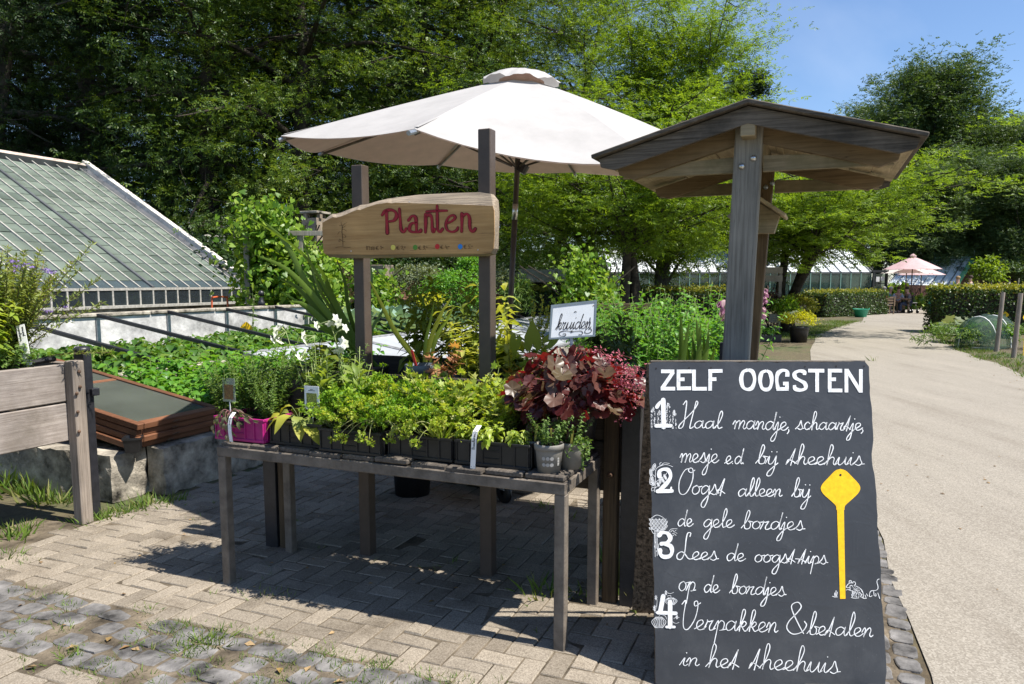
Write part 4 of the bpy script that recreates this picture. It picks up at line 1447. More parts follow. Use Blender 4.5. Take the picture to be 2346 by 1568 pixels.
lines = [
    (on1, (('Haal', 388, 768, 715, 722, 70, 1.0), ('mandje,', 880, 1418, 722, 738, 78, 1.0), ('schaartje,', 1468, 2105, 728, 738, 68, 1.15))),
    (on1, (('mesje', 385, 740, 1033, 1040, 82, 1.0), ('e.d.', 808, 990, 1048, 1050, 72, .9), ('by', 1098, 1288, 1048, 1055, 78, 1.0), ('theehuis', 1388, 2085, 1052, 1062, 74, 1.2))),
    (on1, (('Oogst', 362, 800, 1330, 1335, 82, 1.0), ('alleen', 922, 1330, 1350, 1352, 70, 1.1), ('by', 1432, 1592, 1356, 1362, 78, 1.0))),
    (on2, (('de', 362, 502, 95, 96, 72, 1.0), ('gele', 600, 882, 104, 108, 75, 1.0), ('bordjes', 968, 1538, 118, 132, 75, 1.0))),
    (on2, (('Lees', 350, 735, 402, 410, 74, 1.0), ('de', 815, 988, 416, 420, 72, 1.1), ('oogst-tips', 1078, 1755, 428, 446, 72, 1.0))),
    (on2, (('op', 370, 528, 694, 702, 88, 1.0), ('de', 606, 748, 712, 716, 76, 1.0), ('bordjes', 855, 1365, 722, 745, 76, 1.1))),
    (on2, (('Verpakken', 384, 1295, 1052, 1085, 92, .95), ('&', 1360, 1560, 1092, 1096, 95, 1.0), ('betalen', 1578, 2180, 1104, 1126, 82, 1.3))),
    (on2, (('in', 392, 558, 1394, 1398, 78, 1.0), ('het', 636, 932, 1410, 1416, 86, 1.2), ('theehuis', 1046, 1866, 1420, 1468, 96, 1.15))),
]
for om, ws_ in lines:
    for wd in ws_:
        mb = MB()
        cursive(mb, *wd[:6], om(.0014), 8.2, .10, wd[6])
        mb.build('handwriting', M['chalk_paint'], panel)

nums = {
    1: (on1, [([(172, 520), (205, 475), (240, 462)], 30), ([(232, 455), (236, 705)], 44), ([(165, 695), (302, 694)], 34)]),
    2: (on1, [([(195, 1165), (198, 1120), (235, 1098), (280, 1108), (300, 1160), (275, 1215), (195, 1300)], 34), ([(178, 1303), (312, 1300)], 36), ([(300, 1302), (306, 1268)], 16)]),
    3: (on2, [([(192, 180), (220, 155), (270, 160), (298, 205), (270, 245), (215, 258)], 36), ([(240, 258), (300, 280), (314, 330), (290, 372), (235, 378), (205, 352), (203, 318)], 36)]),
    4: (on2, [([(232, 745), (205, 890)], 42), ([(182, 898), (350, 905)], 34), ([(296, 800), (296, 1030)], 42), ([(262, 1032), (336, 1032)], 24)]),
}
for kx, (om, ss) in nums.items():
    mb = MB()
    for i, (s_, w_) in enumerate(ss):
        stroke(mb, s_, w_, om(.0024 + .0003 * i), len(s_) > 2, 8)
    mb.build('number', M['chalk_paint'], panel)

dk = MB()          # asparagus behind the 1
for x0, y0, h_ in ((138, 520, 190), (198, 545, 165), (280, 470, 235), (334, 545, 170)):
    for q in range(46):
        f_ = rng.uniform()
        ww_ = 20 * min(1, f_ * 4 + .15)
        sx_, sy_ = x0 + rng.choice([-1, 1]) * ww_ * rng.uniform(.4, 1), y0 + f_ * h_
        stroke(dk, [(sx_, sy_), (sx_ + rng.normal() * 3, sy_ + rng.uniform(6, 14))], 3.6, on1(.0013), False)
    for q in range(8):
        stroke(dk, [(x0 + rng.normal() * 9, y0 + 14 + rng.uniform(0, 40)), (x0 + rng.normal() * 5, y0 + 6 + rng.uniform(0, 30)), (x0 + rng.normal() * 9, y0 + 30 + rng.uniform(0, 26))], 3.2, on1(.0013))
dk.build('asparagus_drawing', M['chalk_paint'], panel)
dk = MB()          # pea plant behind the 2
for pts in ([(150, 1310), (158, 1240), (160, 1150), (165, 1100), (200, 1070), (260, 1055), (320, 1075)], [(160, 1170), (135, 1150), (110, 1160)], [(160, 1220), (200, 1190), (245, 1160), (275, 1120)], [(205, 1070), (200, 1045), (215, 1035)],
            [(150, 1290), (125, 1300), (128, 1270), (150, 1272)], [(215, 1062), (240, 1040), (290, 1045)], [(160, 1270), (190, 1250)], [(125, 1255), (160, 1235)]):
    stroke(dk, pts, 4, on1(.0013))
for cx_, cy_, rx_, ry_, an in ((145, 1080, 14, 34, .35), (118, 1130, 12, 34, -.1), (122, 1200, 16, 42, .1), (135, 1215, 12, 38, -.25), (205, 1200, 11, 36, .15), (225, 1195, 10, 32, -.5), (250, 1170, 9, 26, -.4), (185, 1240, 9, 20, -.5)):
    o = [(cx_ + rx_ * math.cos(t_) * math.cos(an) - ry_ * math.sin(t_) * math.sin(an), cy_ + rx_ * math.cos(t_) * math.sin(an) + ry_ * math.sin(t_) * math.cos(an)) for t_ in np.linspace(0, 2 * math.pi, 13)]
    stroke(dk, o, 4, on1(.0013))
    for q in (-.4, 0, .4):
        stroke(dk, [(cx_ + q * rx_ - ry_ * .7 * math.sin(an) * -1, cy_ - ry_ * .7 * math.cos(an)), (cx_ + q * rx_ - ry_ * .7 * math.sin(an), cy_ + ry_ * .7 * math.cos(an))], 3.2, on1(.0013), False)
dk.build('pea_plant_drawing', M['chalk_paint'], panel)
dk = MB()          # artichoke behind the 3
for row in range(6):
    for q in range(5):
        cx_, cy_ = 125 + q * 32 + (row % 2) * 14 - 8, 25 + row * 20
        if ((cx_ - 182) / 84) ** 2 + ((cy_ - 60) / 78) ** 2 > 1: continue
        stroke(dk, [(cx_ - 14, cy_), (cx_ - 10, cy_ + 16), (cx_, cy_ + 20), (cx_ + 10, cy_ + 15), (cx_ + 14, cy_)], 4.2, on2(.0013))
        stroke(dk, [(cx_ - 5, cy_ + 4), (cx_, cy_ + 13), (cx_ + 5, cy_ + 4)], 3, on2(.0013))
for pts in ([(120, 20), (175, -10), (240, 20), (264, 65), (240, 115), (190, 135), (130, 120), (114, 70), (118, 20)], [(152, 135), (155, 250), (158, 380)], [(178, 140), (178, 260), (176, 370)], [(165, 150), (166, 300)],
            [(120, 125), (140, 160), (160, 165)], [(280, 150), (310, 120), (365, 118)], [(310, 195), (340, 170), (352, 180)], [(300, 150), (322, 130), (330, 145), (352, 132)], [(318, 165), (345, 155), (362, 160)], [(150, 290), (160, 240)], [(168, 330), (185, 300), (190, 260)]):
    stroke(dk, pts, 4, on2(.0013))
dk.build('artichoke_drawing', M['chalk_paint'], panel)
dk = MB()          # pumpkins round the 4
for cx_, cy_, rx_, ry_ in ((305, 790, 56, 36), (192, 985, 66, 56)):
    for q in np.linspace(-1, 1, 8):
        stroke(dk, [(cx_ + q * rx_ * .4, cy_ - ry_ * .8), (cx_ + q * rx_, cy_), (cx_ + q * rx_ * .5, cy_ + ry_)], 4.4, on2(.0013))
for pts in ([(305, 758), (300, 740), (270, 745)], [(192, 935), (205, 920), (250, 930), (265, 960)], [(170, 850), (175, 790), (165, 745)], [(150, 850), (160, 900), (180, 910)], [(330, 955), (360, 940), (380, 945)], [(320, 985), (350, 1000), (380, 990)], [(270, 715), (300, 722), (330, 710)]):
    stroke(dk, pts, 3.6, on2(.0013))
for cx_, cy_, r0 in ((165, 760, 16), (258, 715, 16), (152, 858, 20), (360, 942, 14)):
    for q in range(7):
        a_ = q * .9
        stroke(dk, [(cx_, cy_), (cx_ + r0 * math.cos(a_) * .7, cy_ + r0 * math.sin(a_) * 1.3)], 5, on2(.0013), False)
dk.build('pumpkin_drawing', M['chalk_paint'], panel)
dk = MB()          # the yellow marker
o = [(1880, 1096), (1925, 1112), (1990, 1175), (2050, 1235), (2062, 1280), (2035, 1330), (1960, 1400), (1915, 1455), (1910, 1560), (1916, 1560)]
mk_ = [(1880, 1095), (1930, 1112), (1992, 1172), (2050, 1235), (2064, 1282), (2036, 1332), (1968, 1395), (1922, 1440), (1912, 1480)]
lf_ = [(1848, 1480), (1838, 1440), (1795, 1395), (1725, 1332), (1698, 1282), (1714, 1235), (1772, 1172), (1832, 1112)]
blob(dk, mk_ + lf_, on1(.0014), 5)
k_ = 1568.0 * (460.0 / 470.0)
MBst = [on1(.0016)(p) for p in ((1848, 1470), (1912, 1470))]
stb = [on2(.0016)(p) for p in ((1931, 770), (1880, 772))]
dk.add(np.array(MBst + stb), [(0, 1, 2, 3)])
marker = dk.build('yellow_marker_drawing', M['yellow_paint'], panel)
h_ = MB(); disc(h_, (1880, 1152), 11, on1(.0022), 12); h_.build('hole', M['ink'], marker)
dk = MB()          # small field mouse and grass at its foot
C3 = lambda q: onboard(.0013)(((2280 + q[0] * 200 / 2346) * .82143, (1580 + q[1] * 120 / 1408) * .82143))
for pts in ([(930, 670), (1000, 580), (1060, 545), (1130, 540)], [(930, 690), (1000, 700), (1060, 670)], [(1030, 530), (1040, 470), (1090, 465), (1100, 520)], [(1150, 550), (1160, 510), (1215, 510), (1240, 580), (1200, 620)],
            [(1240, 640), (1350, 690), (1450, 790), (1490, 900), (1500, 1010)], [(1060, 700), (1070, 790), (1140, 800), (1150, 860)], [(930, 775), (990, 760), (1050, 775)], [(1130, 990), (1120, 920), (1180, 870), (1260, 860), (1250, 960), (1270, 1000)],
            [(1260, 930), (1300, 870), (1400, 880), (1430, 950), (1380, 1000)], [(1170, 820), (1240, 810), (1290, 780)], [(1100, 1020), (1200, 1040), (1350, 1035)], [(1440, 1010), (1520, 1050), (1600, 1040)],
            [(1690, 970), (1710, 860), (1760, 800), (1880, 790), (1960, 750), (1975, 660), (1940, 520), (1960, 440), (2010, 415)], [(480, 980), (560, 1000), (650, 1000)], [(555, 960), (560, 870)], [(590, 970), (605, 800)], [(620, 970), (650, 840)],
            [(1830, 820), (1850, 960)], [(1900, 890), (1910, 960), (1880, 970)], [(1970, 870), (2000, 960), (2030, 1050)], [(1690, 980), (1740, 990), (1780, 960)], [(1060, 640), (1110, 620), (1130, 640)], [(1550, 940), (1580, 1020)], [(1600, 900), (1640, 970)]):
    stroke(dk, pts, 20, C3)
for q in range(60):
    x_, y_ = rng.uniform(1090, 1460), rng.uniform(620, 980)
    if x_ < 1040 + (y_ - 600) * .2 or y_ < 640 + (x_ - 1240) * .75: continue
    stroke(dk, [(x_, y_), (x_ + rng.uniform(10, 40), y_ + rng.uniform(20, 60))], 9, C3, False)
dk.build('mouse_drawing', M['chalk_paint'], panel)

# ================================================================ ROOFED NOTICE SHELTER
KA = np.array([1.245 * .85, 4.03 * .85, 0])
KS = .85                # front apex on the ground plan


def K(s, t, z=0.0):
    return KA + (U * s + V * t) * KS + ZU * (1.6 + (z - 1.6) * KS)


M['kio_bar'] = wood('dark_weathered_barge_board', (.065, .054, .042), (.21, .18, .145), 'x', 50, .9, .6, stain=(.03, .028, .024), per=.1)
M['kio_beam'] = wood('brown_green_beam', (.22, .18, .11), (.40, .33, .21), 'x', 30, .8, .3, stain=(.12, .11, .055), per=.15)
M['kio_raft'] = wood('dark_rafter', (.15, .108, .06), (.28, .205, .12), 'x', 30, .8, .3, per=.15)
M['kio_post'] = wood('grey_green_post', (.15, .14, .118), (.32, .30, .255), 'z', 42, .8, .35, per=0)
M['kio_post2'] = wood('brown_post', (.085, .055, .027), (.185, .125, .065), 'z', 34, .8, .35, per=0)
M['kio_deck'] = wood('brightened_roof_board', (.40, .32, .20), (.66, .55, .36), 'y', 26, .8, .3, stain=(.16, .13, .055), per=.3)  # board colour raised to stand in for light bounced off the ground
M['kio_roof'] = plain('dark_roof_felt', (.045, .04, .036), .9, .2, 0, .4, 10, .5, 80)
kio = thing('notice_shelter', (K(0, .7, 0) * [1, 1, 0]), 'weathered timber shelter with a shallow gabled board roof on two posts', 'shelter')
HW, DROP, LEN, ZA = .80, .222, 1.56, 2.50      # lengths in units of KS


def kbox(name, mat, c, size, ax=GRID, ch=.004, parent=None):
    return MB().box(c, np.array(size) * KS, ax, ch).build(name, mat, parent or kio)


def kpoly(name, mat, pts, th, parent=None):
    return MB().poly(pts, th * KS, -V).build(name, mat, parent or kio)


for sgn in (-1, 1):
    d_ = nrm(U * sgn * HW - ZU * DROP)
    n_ = nrm(np.cross(d_, V)); n_ = n_ if n_[2] > 0 else -n_
    ax_ = np.array([d_, V, n_])
    L_ = math.hypot(HW, DROP)
    D_, N_ = d_ * KS, n_ * KS
    nbk = 6
    for q in range(nbk):                      # roof boards run front to back
        w_ = L_ / nbk
        kbox('roof_board', M['kio_deck'], K(0, LEN / 2, ZA) + D_ * (q + .5) * w_ + N_ * (.008 * (q % 2)), (w_ + (.01 if q % 2 else -.012), LEN - .04, .022), ax_, .002)
    kbox('roof_covering', M['kio_bar'], K(0, LEN / 2 - .01, ZA) + D_ * (L_ / 2 + .01) + N_ * .036, (L_ + .05, LEN + .07, .024), ax_)
    for t_ in (-.002, LEN + .034):            # barge boards
        p0 = K(0, t_, ZA + .018)
        p1 = p0 + D_ * (L_ + .01)
        w_ = .085
        kpoly('barge_board', M['kio_bar'], [p0, p1, p1 - N_ * (w_ * .55), p1 - D_ * .07 - N_ * w_, p0 - ZU * KS * w_ / n_[2]], .032)
    for t_ in (.17, 1.25):
        a0, a1 = K(0, t_, ZA - .03) + D_ * .07, K(0, t_, ZA - .03) + D_ * (L_ * .93)
        kpoly('rafter', M['kio_raft'], [a0, a1, a1 - (ZU * .04 + U * sgn * .01) * KS, a1 - D_ * .10 - ZU * KS * .098, a0 - ZU * KS * .098], .05)
        z_ = ZA - .30
        c0, c1 = K(sgn * .07, t_ + .03, z_ + .06), K(sgn * .72, t_ + .03, z_ + .06)
        kpoly('tie_beam', M['kio_beam'], [c0 + ZU * KS * .03, c1 + (ZU * .01 - U * sgn * .05) * KS, c1 - ZU * KS * .055, c0 - ZU * KS * .055], .042)
kbox('ridge_beam', M['kio_beam'], K(0, LEN / 2 - .03, ZA - .075), (.075, LEN - .06, .12))
ztop = K(0, 0, ZA - .06)[2]
def kpost(t_, mat, s1_, s0_):
    a_, b_ = K(s0_, t_, 0), K(s1_, t_, 0)
    a_[2], b_[2] = 0, ztop
    up_ = nrm(b_ - a_)
    return MB().box((a_ + b_) / 2, (.122, .10, ztop), np.array([U, np.cross(up_, U), up_]), .006).build('post', mat, kio)
p1_ = kpost(.17, M['kio_post'], -.003, -.075)
p2_ = kpost(1.25, M['kio_post2'], .0, -.14)
for x_, z_ in ((-.035, 2.225), (.025, 2.265)):
    MB().lathe(K(x_, .17, z_) - V * .051, [(.015, 0), (.014, .004), (.009, .009), (.001, .011)], 14, np.array([U, ZU, -V])).build('bolt', M['chrome'], p1_, True)
for x_, z_ in ((.02, 2.235), (.06, 2.26)):
    MB().lathe(K(x_, 1.25, z_) - V * .051, [(.014, 0), (.013, .004), (.008, .009), (.001, .011)], 14, np.array([U, ZU, -V])).build('bolt', M['galv'], p2_, True)
# little gabled leaflet box fixed to the rear post
cz = 1.98
for sgn in (-1, 1):
    d_ = nrm(U * sgn * .17 - ZU * .12)
    n_ = nrm(np.cross(d_, V)); n_ = n_ if n_[2] > 0 else -n_
    kbox('box_roof', M['kio_post'] if sgn < 0 else M['kio_deck'], K(-.01, 1.02, cz + .16) + d_ * .105 * KS, (.22, .36, .02), np.array([d_, V, n_]), .003, p2_)
kpoly('leaflet_box', M['kio_beam'], [K(-.11, 1.05, cz - .06), K(.09, 1.05, cz - .06), K(.12, 1.05, cz + .05), K(-.01, 1.05, cz + .14), K(-.14, 1.05, cz + .05)], .12, p2_)

# ================================================================ PARASOL
M['canvas'] = plain('off_white_canvas', (.46, .445, .43), .85, .2, 0, .08, 3, .5, 5, trans=.22)
M['canvas_b'] = plain('light_tinted_canvas', (.66, .50, .41), .85, .2, 0, .06, 8, .1, 90, trans=.42)  # beige colour carries the light that comes through the off-white cloth
PS = 1.15                                       # nominal size of the parasol
HUB = at(1195, 186, 5.0 * PS)
AXU = nrm([.05, -.092, 1.0])
base = HUB - AXU * HUB[2] / AXU[2]
ux_ = nrm(np.cross(np.array([0, 1.0, 0]), AXU)); uy_ = np.cross(AXU, ux_)
UM = np.array([ux_, uy_, AXU])
um = thing('parasol', base, 'large off-white parasol with light-tinted underside tilted over the plant table', 'parasol')
RR, RISE = 1.52 * PS, .475 * PS
angs = [math.radians(251 + 45 * k_) for k_ in range(8)]


FLEX = [0, -.10, -.07, 0, 0, 0, 0, 0]           # how far each rib has bent


def upt(a, r, h):
    q = ((a - angs[0]) / math.radians(45)) % 8
    i, g_ = int(q) % 8, q - int(q)
    fx = FLEX[i] * (1 - g_) + FLEX[(i + 1) % 8] * g_
    return HUB + UM[0] * r * math.cos(a) + UM[1] * r * math.sin(a) + UM[2] * (h + fx * (r / RR) ** 2)


def canopy(lift, r0=.10):
    nr_, na = 12, 10
    vs, fs = [], []
    for k_ in range(8):
        a0, a1 = angs[k_], angs[k_] + math.radians(45)
        for i in range(nr_ + 1):
            f_ = i / nr_
            for j in range(na + 1):
                g_ = j / na
                # straight chord between ribs, hem hanging in a shallow scallop, cloth slack between ribs
                pa = upt(a0, r0 + (RR - r0) * f_, -RISE * (f_ ** 1.06))
                pb_ = upt(a1, r0 + (RR - r0) * f_, -RISE * (f_ ** 1.06))
                p = pa * (1 - g_) + pb_ * g_
                sag = 4 * g_ * (1 - g_)
                p = p - UM[2] * (.010 + .012 * f_) * sag * f_ - UM[2] * .008 * math.sin(9 * f_ + k_) * sag * f_
                if f_ > .9: p = p - UM[2] * .012 * (f_ - .9) / .1 * sag
                if k_ == 0: p = p - UM[2] * .04 * f_ ** 2 * sag
                vs.append(p + UM[2] * lift)
        o = k_ * (nr_ + 1) * (na + 1)
        for i in range(nr_):
            for j in range(na):
                q = o + i * (na + 1) + j
                fs.append((q, q + 1, q + na + 2, q + na + 1))
    return np.array(vs), fs


mesh_obj('canopy', *canopy(0.0), M['canvas'], um, True)
mesh_obj('canopy_tint_sheet', *canopy(-.006), M['canvas_b'], um, True)  # extra sheet added below the cloth for its warm, lit-through underside
vv = MB()
nA = 64
prof_ = [(.02 * PS, .066 * PS), (.07 * PS, .068 * PS), (.12 * PS, .058 * PS), (.19 * PS, .034 * PS), (.255 * PS, -.002 * PS)]
vs = []
for i, (r, h) in enumerate(prof_):
    for j in range(nA):
        a = j * 2 * math.pi / nA
        k_ = (i / 4) ** 2
        rip = math.cos(8 * (a - angs[0]))
        vs.append(upt(a, r * (1 + .03 * k_ * rip), h - .012 * k_ * (rip) + (.006 * k_ * math.sin(17 * a))))
vv.add(vs, [(i * nA + j, i * nA + (j + 1) % nA, (i + 1) * nA + (j + 1) % nA, (i + 1) * nA + j) for i in range(4) for j in range(nA)] + [tuple(range(nA))])
vv.build('vent_cap', M['canvas'], um, True)
MB().lathe(HUB, [(.05, -.09), (.09, -.05), (.10, -.02), (.17, -.028), (.17, .0), (.05, .06)], 20, UM).build('vent_collar', plain('pinkish_canvas', (.55, .36, .28), .85), um, True)
for a in angs:
    MB().bar(upt(a, .3, -RISE * .16 + .006), upt(a, RR - .02, -RISE * .985 + .004), .022, .003, AXU, .0005).build('seam', M['canvas'], um)
    rb = MB().tube([upt(a, .06, -.05), upt(a, RR * .5, -RISE * .49 - .03), upt(a, RR - .01, -RISE - .024)], .011, 8).build('rib', M['grey_steel'], um)
    MB().tube([upt(a, RR - .03, -RISE - .010), upt(a, RR + (.07 if a == angs[0] else .012), -RISE - .03)], .0135, 8).build('rib_end', M['galv'], rb)
    MB().tube([upt(a, .045, -.62), upt(a, RR * .52, -RISE * .51 - .03)], .008, 6).build('strut', M['brown_steel'], rb)
q0 = HUB - AXU * .02
MB().tube([q0, HUB - AXU * 1.02], .021, 12).build('upper_pole', M['brown_steel'], um, True)
MB().tube([HUB - AXU * .90, HUB - AXU * 1.02], .0225, 12).build('ferrule', M['chrome'], um, True)
MB().tube([HUB - AXU * 1.02, HUB - AXU * 2.1], .022, 12).build('middle_pole', M['brown_steel'], um, True)
MB().lathe(HUB - AXU * 2.32, [(.033, -.02), (.036, .10), (.044, .13), (.044, .20), (.032, .225), (.028, .26)], 16, UM).build('crank_joint', M['black_plastic'], um, True)
MB().tube([HUB - AXU * 2.30, base], .034, 12).build('lower_pole', M['black_steel'], um, True)
TRX = np.array([nrm([.75, .66, 0]), nrm([-.66, .75, 0]), ZU])
FC = base + np.array([.06, -.24, 0])
foot = MB().box(FC + ZU * .21, (.86, .86, .10), TRX, .02).build('weighted_foot', M['grey_plastic'], um)
MB().tube([base + ZU * .26, base + ZU * .62], .048, 14).build('socket_tube', M['black_steel'], um)
for i_, (x_, y_) in enumerate(((-1, -1), (1, -1), (1, 1), (-1, 1))):
    wc_ = FC + TRX[0] * x_ * .39 + TRX[1] * y_ * .39 + ZU * .085
    a_ = .6 + 1.3 * i_
    wa = np.array([math.cos(a_), math.sin(a_), 0])
    wh = MB().lathe(wc_ - wa * .018, [(.02, 0), (.075, .0), (.085, .006), (.085, .030), (.075, .036), (.02, .036)], 20, np.array([np.cross(wa, ZU), ZU, wa])).build('caster_wheel', M['black_plastic'], um, True)
    MB().box(wc_ + ZU * .06, (.07, .055, .09), np.array([np.cross(wa, ZU), wa, ZU]), .006).build('caster_fork', M['galv'], wh)
MB().tube(spline([HUB - AXU * 2.08 + U * .03, HUB - AXU * 2.08 - U * .06 - V * .03, HUB - AXU * 2.2 - U * .07, HUB - AXU * 2.4 - U * .075, HUB - AXU * 2.55 - U * .06], 6), .006, 6).build('cord', plain('green_cord', (.01, .09, .055), .6), um)
MB().tube([upt(0, .05, -.6), upt(0, .02, -.66)], .05, 12).build('runner', M['black_plastic'], um)

# ================================================================ NEAR PLANTS
M['lf_herb'] = leafmat('herb_leaf', [(.055, .115, .016), (.095, .175, .028), (.13, .21, .05), (.17, .25, .06)], .38, .5)
M['lf_parsley'] = leafmat('parsley_leaf', [(.12, .23, .012), (.19, .33, .02), (.27, .42, .035), (.36, .48, .06)], .42, .5)
M['lf_celery'] = leafmat('celery_leaf', [(.15, .24, .02), (.24, .33, .03), (.34, .42, .06), (.38, .38, .12)], .42, .45)
M['lf_sage'] = leafmat('sage_leaf', [(.22, .27, .05), (.32, .34, .06), (.40, .38, .04), (.20, .26, .06)], .35, .55)
M['lf_tobacco'] = leafmat('soft_leaf', [(.14, .21, .035), (.20, .28, .05), (.27, .34, .08)], .42, .5)
M['lf_basil'] = leafmat('basil_leaf', [(.20, .30, .03), (.30, .38, .05), (.36, .42, .08)], .38, .38)
M['lf_shade'] = leafmat('perennial_leaf', [(.11, .17, .018), (.17, .23, .025), (.24, .27, .03), (.09, .15, .02)], .5, .5)
M['lf_bronze'] = leafmat('bronze_leaf', [(.22, .13, .03), (.28, .17, .04), (.17, .13, .03)], .5, .5)
M['lf_vari'] = leafmat('variegated_leaf', [(.30, .36, .06), (.45, .46, .12), (.20, .28, .04)], .42, .45)
M['lf_strap'] = leafmat('strap_leaf', [(.06, .12, .018), (.09, .17, .022), (.15, .24, .035), (.07, .13, .03)], .35, .4)
M['lf_rosemary'] = leafmat('needle_leaf', [(.14, .19, .04), (.22, .28, .06), (.30, .34, .10), (.17, .22, .06)], .3, .5)
M['lf_lime'] = leafmat('lime_leaf', [(.17, .26, .03), (.24, .33, .04), (.34, .38, .05)], .45, .5)
M['lf_nettle'] = leafmat('bright_leaf', [(.07, .20, .02), (.11, .27, .03), (.17, .34, .04), (.09, .22, .05)], .4, .42)
M['lf_heu'] = leafmat('heuchera_leaf', [(.05, .014, .012), (.08, .016, .015), (.14, .075, .05), (.035, .011, .011), (.085, .011, .011), (.12, .08, .055), (.075, .055, .02), (.07, .022, .018)], .25, .4, (.36, .014, .014), .5)
M['lf_oak'] = leafmat('oakleaf_leaf', [(.42, .20, .10), (.50, .28, .14), (.34, .16, .10)], .4, .5)
M['lf_dark'] = leafmat('dark_leaf', [(.03, .065, .015), (.045, .085, .02), (.06, .10, .03)], .3, .5)
M['lf_straw'] = leafmat('strawberry_leaf', [(.045, .115, .018), (.075, .16, .025), (.11, .21, .04), (.16, .24, .04)], .35, .42)
M['fl_white'] = leafmat('white_petal', [(.75, .76, .66), (.8, .8, .74), (.66, .70, .50)], .35, .6, (.75, .75, .6))
M['fl_tube'] = leafmat('pale_green_tube', [(.52, .56, .28), (.6, .62, .36)], .3, .6)
M['fl_pink'] = leafmat('pink_floret', [(.62, .14, .20), (.72, .26, .32), (.50, .08, .13)], .3, .6, (.8, .3, .35))
M['fl_purple'] = leafmat('purple_floret', [(.24, .16, .42), (.32, .22, .5)], .3, .6, (.4, .3, .6))
M['fl_fox'] = leafmat('foxglove_bell', [(.45, .20, .36), (.52, .30, .42), (.5, .44, .3)], .4, .6, (.6, .3, .45))
M['fl_yellow'] = leafmat('yellow_floret', [(.46, .46, .02), (.56, .52, .03), (.34, .42, .03)], .4, .6)
M['lf_blue'] = leafmat('cabbage_leaf', [(.15, .25, .18), (.22, .33, .26), (.28, .38, .30)], .25, .5)


class Plant:
    """gathers stems and leaves of one plant before they are linked as parts"""

    def __init__(s):
        s.st = MB()
        s.L = {}

    def leaf(s, key, pos, ax, nr, sz):
        L = s.L.setdefault(key, ([], [], [], []))
        L[0].append(pos); L[1].append(ax); L[2].append(nr); L[3].append(sz)

    def link(s, t, mats, stem_mat=None, stem_name='stem'):
        """mats: key -> (part name, material, template, smooth)"""
        if s.st.n:
            s.st.build(stem_name, stem_mat or M['stem'], t, True)
        for k_, (nm, mt, tm, sm) in mats.items():
            if k_ in s.L:
                leaves(nm, mt, *s.L[k_], tm, t, sm)


def stem_path(c, d, h, bend=.25, droop=0.0, n=6, r=None):
    r = r or rng
    d = nrm(d)
    j = r.normal(size=3) * bend * .3
    pts = []
    for f_ in np.linspace(0, 1, n):
        p = np.array(c) + d * h * f_ + j * h * f_ * f_ + np.array([d[0], d[1], 0]) * h * bend * f_ * f_ - ZU * droop * h * f_ ** 3
        pts.append(p)
    return np.array(pts)


def leafy(c, n, h, spread, ll, per, key='leaf', pairs=True, start=.15, sr=.0025, up=.5, bend=.25, droop=0.0, r0=.02, pl=None, jit=.25, top=1.0, shrink=.5, whorl=2):
    pl = pl or Plant()
    for i in range(n):
        a = rng.uniform(0, 2 * math.pi)
        rr = r0 * math.sqrt(rng.uniform())
        b_ = np.array(c) + [rr * math.cos(a), rr * math.sin(a), 0]
        a2 = a + rng.normal() * .5
        lean = spread * math.sqrt(rng.uniform())
        d = np.array([math.cos(a2) * lean, math.sin(a2) * lean, 1.0])
        hh = h * rng.uniform(.65, 1.08)
        pts = stem_path(b_, d, hh, bend, droop)
        pl.st.tube(pts, np.linspace(sr, sr * .45, len(pts)), 5)
        sp_ = spline(pts, 6)
        tg = nrm(np.gradient(sp_, axis=0))
        m = max(2, int(per * hh))
        for q in range(m):
            f_ = start + (top - start) * (q + .5) / m
            k_ = min(len(sp_) - 1, int(f_ * (len(sp_) - 1)))
            ph = q * (math.pi / 2 if pairs else 2.4) + rng.normal() * .3
            for w_ in range(whorl if pairs else 1):
                an = ph + w_ * 2 * math.pi / max(1, whorl)
                ref = nrm(np.cross(tg[k_], [math.cos(an), math.sin(an), .01]))
                ax_ = ref + tg[k_] * (up + rng.normal() * jit) + rng.normal(size=3) * jit * .5
                sz = ll * (1 - shrink * max(0, f_ - .45) / .55) * rng.uniform(.7, 1.15)
                pl.leaf(key, sp_[k_], ax_, tg[k_] + rng.normal(size=3) * .25 + ZU * .4, sz)
    return pl


